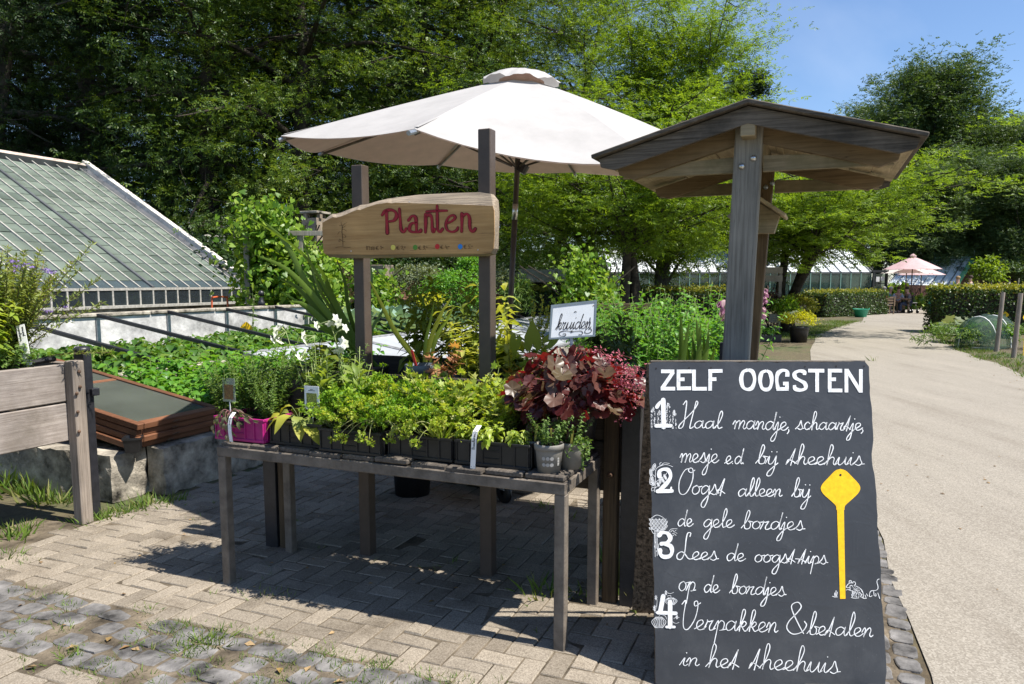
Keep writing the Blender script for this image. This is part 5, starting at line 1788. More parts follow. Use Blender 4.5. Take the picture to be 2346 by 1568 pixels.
# ---- crates
def crate(s0, s1, t0, t1, h, mat, label, tilt=0.0, soil=True):
    c = T((s0 + s1) / 2, (t0 + t1) / 2, .001)
    t = thing('plant_crate', c, label, 'crate')
    w, d = s1 - s0, t1 - t0
    th = .006
    b_ = MB()
    g_ = .028
    for s_, y in ((1, -d / 2 + th / 2 + .004), (1, d / 2 - th / 2 - .004)):
        b_.box(c + V * y + ZU * h / 2, (w - .012, th, h - .004), GRID, .001)
    for x in (-w / 2 + th / 2 + .004, w / 2 - th / 2 - .004):
        b_.box(c + U * x + ZU * h / 2, (th, d - .022, h - .004), GRID, .001)
    b_.box(c + ZU * .006, (w - .02, d - .02, .008))
    for f_ in (-.47, -.30, -.12, .12, .30, .47):     # ribs
        b_.box(c + U * w * f_ - V * (d / 2 - .001) + ZU * h * .5, (.006, .007, h - .022), GRID, .001)
    for f_ in (-.42, -.14, .14, .42):
        b_.box(c + V * d * f_ + U * (w / 2 - .001) + ZU * h * .5, (.007, .006, h - .022), GRID, .001)
    for z in (.34, .66):                             # recess lines
        b_.box(c - V * (d / 2 - .0015) + ZU * h * z, (w * .24, .005, .004), GRID, .001)
    b_.build('wall', mat, t)
    r_ = MB()
    for y in (-1, 1): r_.box(c + V * y * (d / 2 - .003) + ZU * (h - .007), (w, .012, .013), GRID, .002)
    for x in (-1, 1): r_.box(c + U * x * (w / 2 - .006) + ZU * (h - .007), (.012, d - .02, .013), GRID, .002)
    r_.build('rim', mat, t)
    f_ = MB()
    for y in (-1, 1): f_.box(c + V * y * (d / 2 - .002) + ZU * .008, (w - .004, .010, .014), GRID, .002)
    for x in (-1, 1): f_.box(c + U * x * (w / 2 - .005) + ZU * .008, (.010, d - .014, .014), GRID, .002)
    f_.build('base_lip', mat, t)
    MB().box(c - V * (d / 2 - .0035) + ZU * h * .72, (w * .22, .005, h * .26), GRID, .001).build('handle_slot', M['ink'], t)
    MB().box(c + ZU * h * .72, (w - .028, d - .028, .03), GRID, .004).build('soil', M['soil'], t)
    return t


crate(-.055, .275, .03, .31, .125, M['magenta'], 'magenta plastic crate of herbs at the left end of the table')
crate(.29, .615, .05, .33, .12, M['black_plastic'], 'black crate of sage next to the magenta crate')
crate(.625, .985, .01, .30, .115, M['black_plastic'], 'black crate with curly parsley hanging over its front')
crate(.995, .1 + 1.245, .04, .32, .112, M['black_plastic'], 'black crate of parsley, second from the right on the table')
crate(1.355, 1.725, .035, .31, .115, M['black_plastic'], 'rightmost black crate on the table, holding basil with a white tag')
crate(.55, .95, .335, .52, .10, M['black_plastic'], 'back row black crate behind the curly parsley')
crate(1.0, 1.45, .335, .52, .10, M['black_plastic'], 'back row black crate under the celery plants')

# ---- parsley
def curly(c, n, h, spread, key='frond', pl=None, heads=5, per=9, sz=.017):
    pl = pl or Plant()
    for i in range(n):
        a = rng.uniform(0, 2 * math.pi)
        lean = spread * math.sqrt(rng.uniform(.02, 1))
        d = np.array([math.cos(a) * lean, math.sin(a) * lean, 1.0])
        hh = h * rng.uniform(.6, 1.1)
        pts = stem_path(np.array(c) + [.012 * math.cos(a), .012 * math.sin(a), 0], d, hh, .25, .12 * lean)
        pl.st.tube(pts, np.linspace(.0016, .0010, len(pts)), 4)
        tip = pts[-1]
        for k_ in range(heads):
            a2 = a + rng.normal() * 1.6
            hp = tip + np.array([math.cos(a2), math.sin(a2), rng.normal() * .5 - .1]) * rng.uniform(.012, .045)
            if k_ < 3: pl.st.tube([pts[-2] + (pts[-1] - pts[-2]) * rng.uniform(0, .8), hp], .0009, 4)
            for q in range(per):
                v = rng.normal(size=3); v[2] = abs(v[2]) * .8 + .05
                v = nrm(v)
                pl.leaf(key, hp + v * .007, v + rng.normal(size=3) * .5, rng.normal(size=3) + v, sz * rng.uniform(.6, 1.25))
    return pl


T_curl = (np.array([[0, 0, 0], [-.42, .45, .22], [-.2, .75, -.12], [0, 1, .22], [.2, .75, -.12], [.42, .45, .22], [0, .5, -.05]], float), [(0, 6, 1), (1, 6, 2), (2, 6, 3), (3, 6, 4), (4, 6, 5), (5, 6, 0)])
PM = {'frond': ('foliage', M['lf_parsley'], T_curl, False)}
M['lf_parsley2'] = leafmat('yellowing_parsley_leaf', [(.16, .25, .015), (.26, .36, .025), (.36, .44, .05), (.46, .46, .09)], .42, .5)
M['lf_parsley3'] = leafmat('deep_parsley_leaf', [(.08, .19, .012), (.13, .27, .018), (.19, .35, .03)], .42, .5)
protoP = []
for k_ in range(3):
    t = thing('parsley_plant', (0, 0, 0), 'curly parsley plant', 'herb', 'curly parsley plants in the crates')
    curly((0, 0, 0), (30, 24, 26)[k_], (.20, .22, .18)[k_], (.75, .9, .65)[k_]).link(t, {'frond': ('foliage', M[('lf_parsley', 'lf_parsley2', 'lf_parsley3')[k_]], T_curl, False)})
    protoP.append(t)
spots = [(.68, .08, .85, 'bushy curly parsley at the front left corner of its crate'), (.80, .07, .8, 'curly parsley in the middle of the front row'), (.92, .09, .9, None), (1.06, .09, .85, None), (1.19, .08, .75, None),
         (.66, .22, 1.1, None), (.79, .22, 1.15, None), (.92, .23, 1.1, None), (1.05, .23, 1.1, None), (.72, .40, 1.25, None), (.87, .42, 1.2, None), (.98, .42, 1.2, None), (1.16, .22, .95, None)]
for i, (s_, t_, sc, lb) in enumerate(spots):
    o = protoP[i] if i < 3 else None
    lab = lb or 'bright green curly parsley among others in the middle of the table'
    loc = T(s_, t_, .085)
    if o is not None:
        o.location = tuple(loc); o.rotation_euler = (0, 0, i * 2.1); o.scale = (sc,) * 3; o['label'] = lab
    else:
        dup(protoP[i % 3], loc, i * 1.7, sc, lab)
# parsley stalks spilling over the front rim
t = thing('trailing_parsley', T(.86, .03, .10), 'pale drooping parsley stalks hanging over the black crate front', 'herb')
pl = Plant()
for x0, y0, x1, y1 in ((855, 960, 770, 985), (858, 962, 790, 1003), (862, 962, 845, 1010), (868, 962, 830, 998), (880, 965, 905, 985), (885, 965, 925, 1000), (1000, 985, 956, 1012), (995, 975, 940, 980), (850, 960, 770, 1005), (905, 975, 895, 1005)):
    p0, p1 = on_plane(x0, y0, T(0, .03), -V), on_plane(x1, y1, T(0, -.035), -V)
    pts = spline([p0, (p0 + p1) / 2 + ZU * .025 - V * .01, p1], 6)
    pl.st.tube(pts, .0016, 5)
    for k_ in range(3):
        hp = p1 + rng.normal(size=3) * .010
        for q in range(12):
            v = nrm(rng.normal(size=3) + [0, 0, -.4])
            pl.leaf('frond', hp + v * .006, v, rng.normal(size=3), .017 * rng.uniform(.7, 1.3))
pl.link(t, {'frond': ('foliage', M['lf_celery'], T_curl, False)}, plain('pale_stalk', (.35, .36, .14), .6, .3))

# ---- celery-like leaf plants behind
def lobed(c, n, h, spread, sz, key='leaf', pl=None, per=5):
    pl = pl or Plant()
    for i in range(n):
        a = rng.uniform(0, 2 * math.pi)
        lean = spread * math.sqrt(rng.uniform(.02, 1))
        d = np.array([math.cos(a) * lean, math.sin(a) * lean, 1.0])
        hh = h * rng.uniform(.55, 1.1)
        pts = stem_path(np.array(c) + [.02 * math.cos(a), .02 * math.sin(a), 0], d, hh, .3, .1)
        pl.st.tube(pts, np.linspace(.0026, .0014, len(pts)), 5)
        for q in range(per):
            f_ = 1.0 - .16 * (q // 2)
            k_ = f_ * (len(pts) - 1)
            b_ = pts[int(k_)] + (pts[min(len(pts) - 1, int(k_) + 1)] - pts[int(k_)]) * (k_ - int(k_))
            tg = nrm(pts[-1] - pts[-2])
            sd_ = nrm(np.cross(tg, ZU + rng.normal(size=3) * .1)) * ((-1) ** q if q else 0)
            pl.leaf(key, b_, tg * .6 + sd_ * 1.1 + rng.normal(size=3) * .25, ZU + tg * .2 + rng.normal(size=3) * .45, sz * rng.uniform(.7, 1.2))
    return pl


CM = {'leaf': ('foliage', M['lf_celery'], T_lobed(5, .5, .42), False)}
t0_ = None
for i, (s_, t_, sc, lb) in enumerate(((1.10, .34, 1.0, 'leaf celery standing behind the parsley, nearest the wooden rail'), (1.24, .38, 1.1, 'tall leaf celery in the back row before the right sign post'), (1.38, .40, 1.05, 'pale leaf celery behind the basil'),
                                      (1.28, .20, .85, 'low leaf celery between the parsley and the basil'), (1.50, .30, .9, 'yellowing leaf celery beside the dark red heuchera'), (1.46, .46, 1.1, 'leaf celery at the table back, left of the heuchera'), (1.03, .47, 1.0, 'leaf celery behind the tall parsley'))):
    loc = T(s_, t_, .085)
    if t0_ is None:
        t0_ = thing('celery_plant', (0, 0, 0), lb, 'herb', 'leaf celery plants on the table')
        lobed((0, 0, 0), 36, .28, .6, .038, per=9).link(t0_, CM)
        t0_.location = tuple(loc)
    else:
        dup(t0_, loc, i * 1.9, sc, lb)
# basil
b0 = None
for i, (s_, t_, sc, lb) in enumerate(((1.40, .10, 1.0, 'basil plant at the left of the tagged crate'), (1.50, .09, 1.1, 'broad leaved basil right behind the white tag'), (1.645, .10, .8, 'small basil at the right end of the tagged crate'), (1.45, .2, 1.0, 'basil in the second row of the tagged crate'))):
    loc = T(s_, t_, .085)
    if b0 is None:
        b0 = thing('basil_plant', (0, 0, 0), lb, 'herb', 'basil plants in the tagged crate')
        leafy((0, 0, 0), 15, .105, .75, .046, 55, up=.15, jit=.3, r0=.03, sr=.002, shrink=.3).link(b0, {'leaf': ('foliage', M['lf_basil'], T_leaf(.30, .16, .28), True)})
        b0.location = tuple(loc)
    else:
        dup(b0, loc, i * 2.2, sc, lb)
# chives clump
t = thing('chive_clump', T(1.27, .07, .085), 'thin grassy chives at the front between parsley and basil', 'herb')
pl = Plant()
for q in range(60):
    a = rng.uniform(0, 6.28)
    pl.leaf('leaf', T(1.27, .07, .085) + np.array([math.cos(a), math.sin(a), 0]) * .012, [math.cos(a) * rng.uniform(.1, 1), math.sin(a) * rng.uniform(.1, 1), 1], rng.normal(size=3), rng.uniform(.06, .13))
pl.link(t, {'leaf': ('foliage', M['lf_celery'], T_blade, False)})

# ---- herbs at the left end of the table
hb = None
for i, (s_, t_, sc, lb) in enumerate(((.02, .24, 1.0, 'bushy savory at the back of the magenta crate'), (.15, .26, 1.08, 'tall bushy herb in the back right of the magenta crate'), (.22, .13, .7, 'short fine leaved herb at the front right of the magenta crate'), (-.03, .12, .85, 'leafy herb at the left end of the magenta crate'), (.33, .40, 1.05, 'narrow leaved herb behind the sage crate'), (.45, .43, 1.0, 'narrow leaved herb behind the tobacco flowers'))):
    loc = T(s_, t_, .09)
    if hb is None:
        hb = thing('savory_plant', (0, 0, 0), lb, 'herb', 'bushy narrow leaved herbs on the table')
        leafy((0, 0, 0), 20, .40, .42, .042, 62, up=.7, jit=.3, r0=.04, sr=.0022, shrink=.45).link(hb, {'leaf': ('foliage', M['lf_herb'], T_leaf(.17, .08, .15), True)})
        hb.location = tuple(loc)
    else:
        dup(hb, loc, i * 1.3, sc, lb)
# purple-stemmed trailing herb over the magenta front
t = thing('trailing_herb', T(.1, .04, .12), 'wilting purple-stemmed herb hanging over the magenta crate', 'herb')
pl = Plant()
for x1, y1 in ((490, 975), (505, 985), (520, 995), (530, 985), (545, 965), (560, 955), (500, 960), (580, 962), (515, 970)):
    p0, p1 = on_plane(530, 945, T(0, .05), -V), on_plane(x1, y1, T(0, -.01), -V)
    pts = spline([p0, (p0 * .6 + p1 * .4) + ZU * .03 - V * .015, p1], 6)
    pl.st.tube(pts, .002, 5)
    for k_ in (-1, -4, -7):
        for s_ in (-1, 1):
            pl.leaf('leaf', pts[k_], pts[-1] - pts[-3] + U * s_ * .012, -V + rng.normal(size=3) * .4, rng.uniform(.03, .055))
pl.link(t, {'leaf': ('foliage', leafmat('dull_leaf', [(.16, .17, .08), (.22, .20, .12), (.10, .14, .04)], .3), T_leaf(.18, .05, .3), True)}, plain('purple_stem', (.22, .10, .10), .6, .3))
# sage with broad yellowing leaves
t = thing('sage_plant', T(.42, .12, .09), 'yellow-green broad leaved sage flopping over the black crate', 'herb')
pl = Plant()
sc_ = T(.42, .13, .09)
for dx, dy, dz, sz in ((-.16, -.06, .10, .12), (-.10, -.10, .09, .11), (-.02, -.10, .13, .12), (.05, -.09, .12, .11), (.10, -.08, .10, .12), (.16, -.10, .02, .17), (-.15, .02, .13, .10), (-.05, .06, .18, .12), (.03, .04, .2, .13), (.12, .02, .16, .12), (.2, -.02, .06, .11), (-.08, -.02, .22, .09), (.18, .06, .12, .1), (.07, -.1, .05, .12), (.24, -.09, .02, .1)):
    p = sc_ + U * dx * .5 + V * dy * .5 + ZU * abs(dz) * .45
    pl.st.tube([sc_ + rng.normal(size=3) * .008, (sc_ + p) / 2 + ZU * .02, p], .002, 5)
    pl.leaf('leaf', p, U * dx * 1.6 + V * dy * 1.3 - ZU * .04, ZU + rng.normal(size=3) * .25 - V * .2, sz * 1.0)
pl.link(t, {'leaf': ('foliage', M['lf_sage'], T_leaf(.27, .08, .42), True)})
# white flowering tobacco
def tobacco(s_, t_, label, heads, seed):
    c = T(s_, t_, .09)
    t = thing('tobacco_plant', c, label, 'flowering plant')
    pl = Plant()
    leafy(c, 5, .36, .25, .11, 22, 'leaf', False, .08, .0035, .75, .2, 0, .02, pl, .3, .85, .5)
    fl_ = []
    for hx, hy, fl in heads:
        tip = on_plane(hx, hy, T(0, t_ + rng.normal() * .03), -V)
        pts = spline([c + rng.normal(size=3) * [.02, .02, 0], c * .5 + tip * .5 + rng.normal(size=3) * .015, tip], 8)
        pl.st.tube(pts, np.linspace(.003, .0016, len(pts)), 5)
        for q in range(5):
            k_ = int(len(pts) * (.45 + .11 * q)) - 1
            pl.leaf('leaf', pts[k_], rng.normal(size=3) + ZU * .6, ZU + rng.normal(size=3) * .3, rng.uniform(.03, .06))
        for dx, dz in fl:
            e = tip + U * dx * .001 + ZU * dz * .001 - V * rng.uniform(0, .02)
            d = nrm(e - tip)
            pl.st.tube([tip, tip + (e - tip) * .5, e], [.0012, .003, .005], 6)
            sd_ = nrm(np.cross(d, rng.normal(size=3)))
            for q in range(5):
                v = sd_ * math.cos(q * 1.2566) + np.cross(d, sd_) * math.sin(q * 1.2566)
                pl.leaf('flower%d' % len(fl_), e, v + d * .25, d, .03)
            fl_.append('flower%d' % len(fl_))
    pl.link(t, {'leaf': ('foliage', M['lf_tobacco'], T_leaf(.2, .08, .25), True), **{k_: ('flower', M['fl_white'], T_leaf(.36, .04, .1), True) for k_ in fl_}}, plain('pale_green_stem', (.34, .40, .16), .6, .3))


tobacco(.40, .30, 'white flowering tobacco with drooping pale trumpets at left', ((655, 760, ((-60, 5), (-55, -25), (-35, -50), (-20, 20), (-65, -45))), (700, 800, ((-35, -40), (-10, -55))), (720, 770, ((-60, 0), (-40, -30)))), 1)
tobacco(.60, .36, 'white flowering tobacco with open star flowers near the left sign post', ((755, 735, ((8, -12), (40, 12), (-75, -25), (60, -10))), (772, 790, ((45, 20), (10, -30), (30, -25), (60, 5))), (765, 765, ((70, 30),))), 2)
t = thing('leafy_stalk', T(.50, .24, .09), 'upright lettuce-like stalk with long pale leaves behind the sage', 'herb')
pl = leafy(T(.50, .24, .09), 3, .36, .1, .13, 40, 'leaf', False, .05, .005, 1.1, .1, 0, .02, None, .25, 1.0, .45)
pl.link(t, {'leaf': ('foliage', M['lf_tobacco'], T_leaf(.17, .06, .2), True)})
t = thing('leafy_stalk', T(.66, .33, .09), 'clump of long pale ribbed leaves rising behind the parsley', 'herb')
pl = leafy(T(.66, .33, .09), 4, .26, .35, .14, 36, 'leaf', False, .05, .004, 1.2, .15, 0, .03, None, .25, 1.0, .4)
pl.link(t, {'leaf': ('foliage', M['lf_tobacco'], T_leaf(.15, .06, .25), True)})

# ---- picture cards and tags
def card(px0, py0, px1, py1, t_, label, img, back, clear=False):
    a0, a1 = on_plane(px0, py0, T(0, t_), -V), on_plane(px1, py1, T(0, t_), -V)
    w, h = abs(np.dot(a1 - a0, U)), a0[2] - a1[2]
    c = (a0 + a1) / 2
    R = np.array([U, -V, ZU])
    t = thing('picture_card', c - ZU * h / 2, label, 'plant label')
    MB().box(c, (w, .002, h), np.array([U, V, ZU]), .0004).build('card', back, t)
    MB().box(c - V * .0022 - ZU * h * .08, (w * .7, .001, h * (.56 if not clear else .62))).build('picture', img, t)
    if not clear:
        wr = MB()
        for k_, (f_, ln) in enumerate(((.36, .18), (.31, .44), (-.42, .62))):
            wr.box(c - V * .0016 + ZU * h * f_, (w * ln, .0008, h * .022))
        wr.build('lettering', M['ink'], t)
    MB().box(c - ZU * (h / 2 + .05) + V * .003, (.006, .003, .10)).build('stick', M['white_plastic'], t)


card(697, 884, 732, 940, .10, 'white card with a yellow-green leaf picture above the sage crate', leafmat('printed_leaves', [(.3, .33, .06), (.2, .24, .04)], 0), M['white_paint'])
bpy.data.objects['picture'].data.materials[0] = plain('printed_leaf_picture', (.24, .26, .05), .5, .4, 0, .9, 160)
card(509, 866, 540, 922, .06, 'see-through sleeve with a brown seed picture above the magenta crate', plain('printed_seeds', (.16, .085, .025), .4, .5, 0, .9, 190), glassmat('plastic_sleeve', (.5, .5, .45), .35, .15), True)


def tagstrip(pts, w, label, words, t_):
    pw = [on_plane(x, y, T(0, t_), -V) - V * b_ for x, y, b_ in pts]
    t = thing('name_tag', pw[-1], label, 'plant label')
    s_ = MB()
    n_ = len(pw)
    vs = []
    for p in pw: vs += [p - U * w / 2, p + U * w / 2]
    vs2 = [v + V * .001 for v in vs]
    s_.add(np.array(vs + vs2), [(2 * i, 2 * i + 1, 2 * i + 3, 2 * i + 2) for i in range(n_ - 1)] + [(2 * n_ + 2 * i + 1, 2 * n_ + 2 * i, 2 * n_ + 2 * i + 2, 2 * n_ + 2 * i + 3) for i in range(n_ - 1)] + [(2 * n_ - 2, 2 * n_ - 1, 4 * n_ - 1, 4 * n_ - 2)])
    s_.build('strip', M['white_plastic'], t)
    L = np.concatenate([[0], np.cumsum([np.linalg.norm(pw[i + 1] - pw[i]) for i in range(n_ - 1)])])

    def tm(q):            # q = (distance along the strip from the top, offset across)
        d = min(max(q[0], 0), L[-1] - 1e-6)
        i = int(np.searchsorted(L, d, side='right') - 1)
        i = min(i, n_ - 2)
        f_ = (d - L[i]) / (L[i + 1] - L[i])
        return pw[i] + (pw[i + 1] - pw[i]) * f_ + U * q[1] - V * .0012
    wr = MB()
    for text, d0, d1, off, xh, up in words:
        # text runs along the strip
        total = sum(GL[c][1] for c in text)
        x = 0
        for ch in text:
            st, adv = GL[ch]
            i = 0
            while i < len(st):
                g = st[i]
                if g == 'dot':
                    px_, py_ = st[i + 1]; i += 2
                    d = d1 - (d1 - d0) * (x + px_) / total if up else d0 + (d1 - d0) * (x + px_) / total
                    disc(wr, (d, off + (-1 if up else 1) * -py_ * xh * (-1 if up else 1) * (1 if not up else 1)), .0008, tm, 6)
                    continue
                q = []
                for px_, py_ in g:
                    d = d1 - (d1 - d0) * (x + px_) / total if up else d0 + (d1 - d0) * (x + px_) / total
                    q.append((d, off - py_ * xh if up else off - py_ * xh * -1))
                stroke(wr, q, .0016, tm, True, 4)
                i += 1
            x += adv
    if wr.n: wr.build('lettering', M['ink'], t)
    ho = MB()
    for o in (-.28, .28): disc(ho, (L[-1] - .008, o * w), .0015, tm, 8)
    ho.build('punch_hole', M['ink'], t)


GL['B'] = ([[(.1, 2.2), (.15, 0)], [(.1, 2.1), (.8, 2.0), (.6, 1.2), (.2, 1.15)], [(.2, 1.15), (.95, .9), (.8, .1), (.15, 0)]], 1.1)
GL['2'] = ([[(.1, 1.6), (.4, 2.1), (.7, 1.6), (.1, .05), (.8, .05)]], 1.0)
GL['E'] = ([[(.9, 1.8), (.4, 1.9), (.2, 1.0), (.4, .1), (.9, .2)], [(0, 1.2), (.7, 1.2)], [(0, .8), (.6, .8)]], 1.0)
GL['v'] = ([[(0, 1), (.35, 0), (.75, 1)]], .85)
tagstrip([(1098, 975, .0), (1099, 985, .045), (1097, 1000, .05), (1096, 1030, .05), (1094, 1068, .05)], .024, 'white strip tag reading Basilicum hooked on the rightmost crate', [('2E', .030, .052, .0065, .0055, True), ('Basilicum', .058, .128, .0045, .0058, True)], .0)
tagstrip([(537, 945, .0), (538, 955, .03), (537, 970, .035), (538, 988, .035), (541, 1009, .035)], .022, 'white strip tag with faint writing hanging on the magenta crate', [('munt', .03, .075, -.002, .0035, False)], .0)

# ---- grey pots with oregano at the right end
def round_pot(name, c, r0, r1, h, mat, label, cat='potted plant', group=None, rim=.008):
    t = thing(name, c, label, cat, group)
    pt = MB().lathe(c, [(.001, 0), (r0, 0), (r1 * .97, h * .80)], 26).build('pot', mat, t, True)
    MB().lathe(c, [(r1 * .97, h * .79), (r1 + rim * .35, h * .80), (r1 + rim * .5, h * .985), (r1 + rim * .2, h), (r1 - .004, h), (r1 - .006, h * .85)], 26).build('rim', mat, pt, True)
    MB().lathe(c, [(.001, h * .90), (r1 - .006, h * .88)], 20).build('soil', M['soil'], t)
    return t


OM = {'leaf': ('foliage', M['lf_herb'], T_leaf(.32, .1, .2), True)}
pot_spots = ((1.80, .072, .050, .062, .125, M['grey_plastic'], 'front grey pot with small circle pictures and yellow labels', 22), (1.715, .15, .048, .058, .12, plain('dark_grey_plastic', (.085, .085, .085), .5), 'dark grey pot half hidden behind the front grey pot', 4), (1.865, .17, .048, .060, .12, M['grey_plastic'], 'grey pot with trailing oregano at the table corner', 22))
for s_, t_, r0, r1, h, mt, lb, n_ in pot_spots:
    c = T(s_, t_, .001)
    t = round_pot('herb_pot', c, r0, r1, h, mt, lb, 'potted plant', 'grey herb pots on the table corner')
    pl = leafy(c + ZU * h * .9, n_, .14, .6, .019, 95, up=.25, jit=.35, r0=.035, sr=.0011, shrink=.3)
    if s_ > 1.85:
        for x1, y1 in ((1330, 1035), (1345, 1050), (1350, 1030), (1300, 1040), (1318, 1020), (1335, 1070)):
            p1 = on_plane(x1, y1, T(0, .03), -V)
            p0 = c + ZU * h * .95
            pts = spline([p0, p0 * .5 + p1 * .5 + ZU * .03 + U * .03, p1], 9)
            pl.st.tube(pts, .0011, 4)
            for q in range(4, len(pts), 2):
                for k_ in range(3): pl.leaf('leaf', pts[q], rng.normal(size=3) + U * .3, ZU + rng.normal(size=3) * .5, rng.uniform(.012, .024))
    pl.link(t, OM)
    if n_ > 4 and s_ < 1.85:
        lb_ = MB()
        for z in (.068, .040):
            for k_ in (-1, 0, 1):
                a_ = math.radians(-98) + k_ * .31
                rr = r0 + (r1 - r0) * (z / (h * .8)) + .0012
                cc = c + np.array([math.cos(a_) * rr, math.sin(a_) * rr, z])
                nn2 = np.array([math.cos(a_), math.sin(a_), -.12]); nn2 = nrm(nn2)
                xx = nrm(np.cross(ZU, nn2)); yy = np.cross(nn2, xx)
                lb_.add(np.array([cc + xx * .0085 * math.cos(q) + yy * .0085 * math.sin(q) for q in np.arange(16) * math.pi / 8]), [tuple(range(16))])
        lb_.build('round_symbol', plain('pale_print', (.36, .35, .33), .6), t)
        br = MB()
        for k_ in range(9):
            a_ = math.radians(-98) + .86
            rr = r0 + (r1 - r0) * (.055 / (h * .8)) + .0012
            cc = c + np.array([math.cos(a_) * rr, math.sin(a_) * rr, .036 + .004 * k_])
            xx = nrm(np.array([-math.sin(a_), math.cos(a_), 0]))
            br.box(cc, (.010, .0008, .0012 + .001 * (k_ % 3)), np.array([xx, np.cross(ZU, xx), ZU]))
        br.build('barcode', plain('bar_print', (.42, .41, .39), .6), t)
    for k_ in range(2):
        q = c + ZU * h * .85 + np.array([rng.normal() * .02, rng.normal() * .02 - .01, 0])
        MB().box(q + ZU * .04, (.010, .0015, .09), np.array([nrm(U + ZU * rng.normal() * .12), V, nrm(ZU + U * rng.normal() * .12)]), .0003).build('label_stick', M['yellow_dot'] if k_ == 0 else M['rust'], t)

# ---- heuchera in the large black pot
hc = T(1.80, .375, .001)
t = round_pot('heuchera_pot', hc, .10, .135, .27, M['black_plastic'], 'large black pot overflowing with ruffled dark red heuchera leaves', 'potted plant')
pl = Plant()
hz = hc + ZU * .27
for i in range(290):
    a = rng.uniform(0, 2 * math.pi)
    el = math.asin(rng.uniform(-.25, 1))
    el = max(el, -.3)
    R_ = rng.uniform(.13, .27) if i > 60 else rng.uniform(.2, .3)
    d = np.array([math.cos(a) * math.cos(el), math.sin(a) * math.cos(el), math.sin(el) * .85])
    p = hz + ZU * .02 + d * R_ * [1.1, .85, .95] + U * .03
    if p[2] < hz[2] - .10: continue
    pl.st.tube([hz + rng.normal(size=3) * .03, hz + d * R_ * .55 + ZU * .05, p], .0018, 4)
    pl.leaf('leaf', p, d * [1, 1, .2] - ZU * rng.uniform(.3, .9) + rng.normal(size=3) * .35, d + ZU * .35 + rng.normal(size=3) * .42, rng.uniform(.05, .10))
for i in range(15):          # leaves hanging in front of the pot
    a = rng.uniform(math.radians(195), math.radians(285))
    p = hz + np.array([math.cos(a) * .20, math.sin(a) * .17, -rng.uniform(.0, .14)]) + U * rng.normal() * .02
    pl.leaf('leaf', p, [math.cos(a) * .4, math.sin(a) * .4, -1], [math.cos(a), math.sin(a), .4], rng.uniform(.055, .09))
# the two big brown leaves at its left
for x, y in ((1200, 880), (1205, 925), (1195, 905)):
    p = on_plane(x, y - 20, T(0, .28), -V)
    pl.leaf('leaf', p, -ZU - U * .2, -V + ZU * .3, .09)
for sx, sy, ex, ey in ((1400, 870, 1490, 850), (1400, 880, 1480, 900), (1390, 890, 1470, 930), (1400, 900, 1440, 960), (1410, 880, 1485, 870), (1360, 800, 1400, 830), (1395, 860, 1450, 850), (1400, 890, 1420, 975), (1380, 840, 1430, 815), (1400, 880, 1460, 885)):
    p0, p1 = on_plane(sx, sy, T(0, .38), -V), on_plane(ex, ey, T(0, .30), -V)
    pts = spline([p0, p0 * .5 + p1 * .5 + ZU * .02, p1], 12)
    pl.st.tube(pts, .0009, 4)
    for q in range(26):
        k_ = rng.integers(4, len(pts))
        e = pts[k_] + rng.normal(size=3) * [.014, .014, .016]
        pl.st.tube([pts[k_], e], .0006, 3)
        for w_ in range(4): pl.leaf('flower', e, rng.normal(size=3) - ZU * .5, rng.normal(size=3), rng.uniform(.006, .011))
pl.link(t, {'leaf': ('foliage', M['lf_heu'], T_round(21, .055, .18, .10, 3), True), 'flower': ('flower_spray', M['fl_pink'], T_simple(.4, .2, .2), False)}, plain('red_stem', (.25, .07, .06), .6, .3))

# ---- "kruiden" sign
K6 = lambda cx, cy: ((1480 + cx * 400 / 1206) * .82143, (800 + cy * 520 / 1568) * .82143)
kp0 = np.array([0, 3.43, 0])
kn = nrm(np.array([.12, -1, .06]))
onk = lambda l: (lambda q: on_plane(*K6(*q), kp0, kn) + kn * l)
kb = np.array([on_plane(*K6(345, 800), kp0, kn)])[0]
t = thing('herb_sign', kb, 'small white sign reading kruiden in a grey frame on a stake', 'sign')
cor = [(172, 155), (556, 112), (542, 418), (152, 445)]
inn = [(188, 172), (540, 132), (528, 405), (168, 430)]
fo, fi = [onk(.004)(q) for q in cor], [onk(.004)(q) for q in inn]
fr = MB()
bo = [p - kn * .014 for p in fo]
fr.add(np.array(fo + fi + bo), [(i, (i + 1) % 4, 4 + (i + 1) % 4, 4 + i) for i in range(4)] + [(i, 8 + i, 8 + (i + 1) % 4, (i + 1) % 4) for i in range(4)] + [(11, 10, 9, 8)])
fr.build('frame', plain('grey_blue_frame', (.17, .21, .24), .4, .5, .2), t)
fc = MB(); fc.add(np.array([onk(.0015)(q) for q in inn]), [(0, 1, 2, 3)])
fcp = fc.build('panel', plain('white_sign_panel', (.62, .65, .68), .35, .5, 0, .06, 8), t)
wr = MB()
cursive(wr, 'kruiden', 212, 500, 362, 350, 60, onk(.003), 5.6, .22, .95)
for pts in ([(500, 262), (492, 330), (458, 370), (460, 390), (490, 390), (512, 370), (500, 352), (485, 362)], [(345, 380), (300, 372), (250, 380), (240, 400), (258, 416), (292, 410), (290, 395), (272, 398)], [(345, 380), (390, 374), (425, 374), (436, 390), (425, 404), (405, 402)], [(340, 370), (339, 386)], [(349, 370), (348, 386)], [(366, 215), (378, 208), (384, 216)]):
    stroke(wr, pts, 5.5, onk(.003))
wr.build('lettering', M['ink'], fcp)
p0, p1 = onk(-.012)((345, 430)), onk(-.012)((352, 640))
MB().bar(p0, p1, .014, .006, -kn, .001).build('stake', M['galv'], t)
h_ = MB(); disc(h_, (527, 160), 5, onk(.003), 8); h_.build('rivet', M['rust'], fcp)

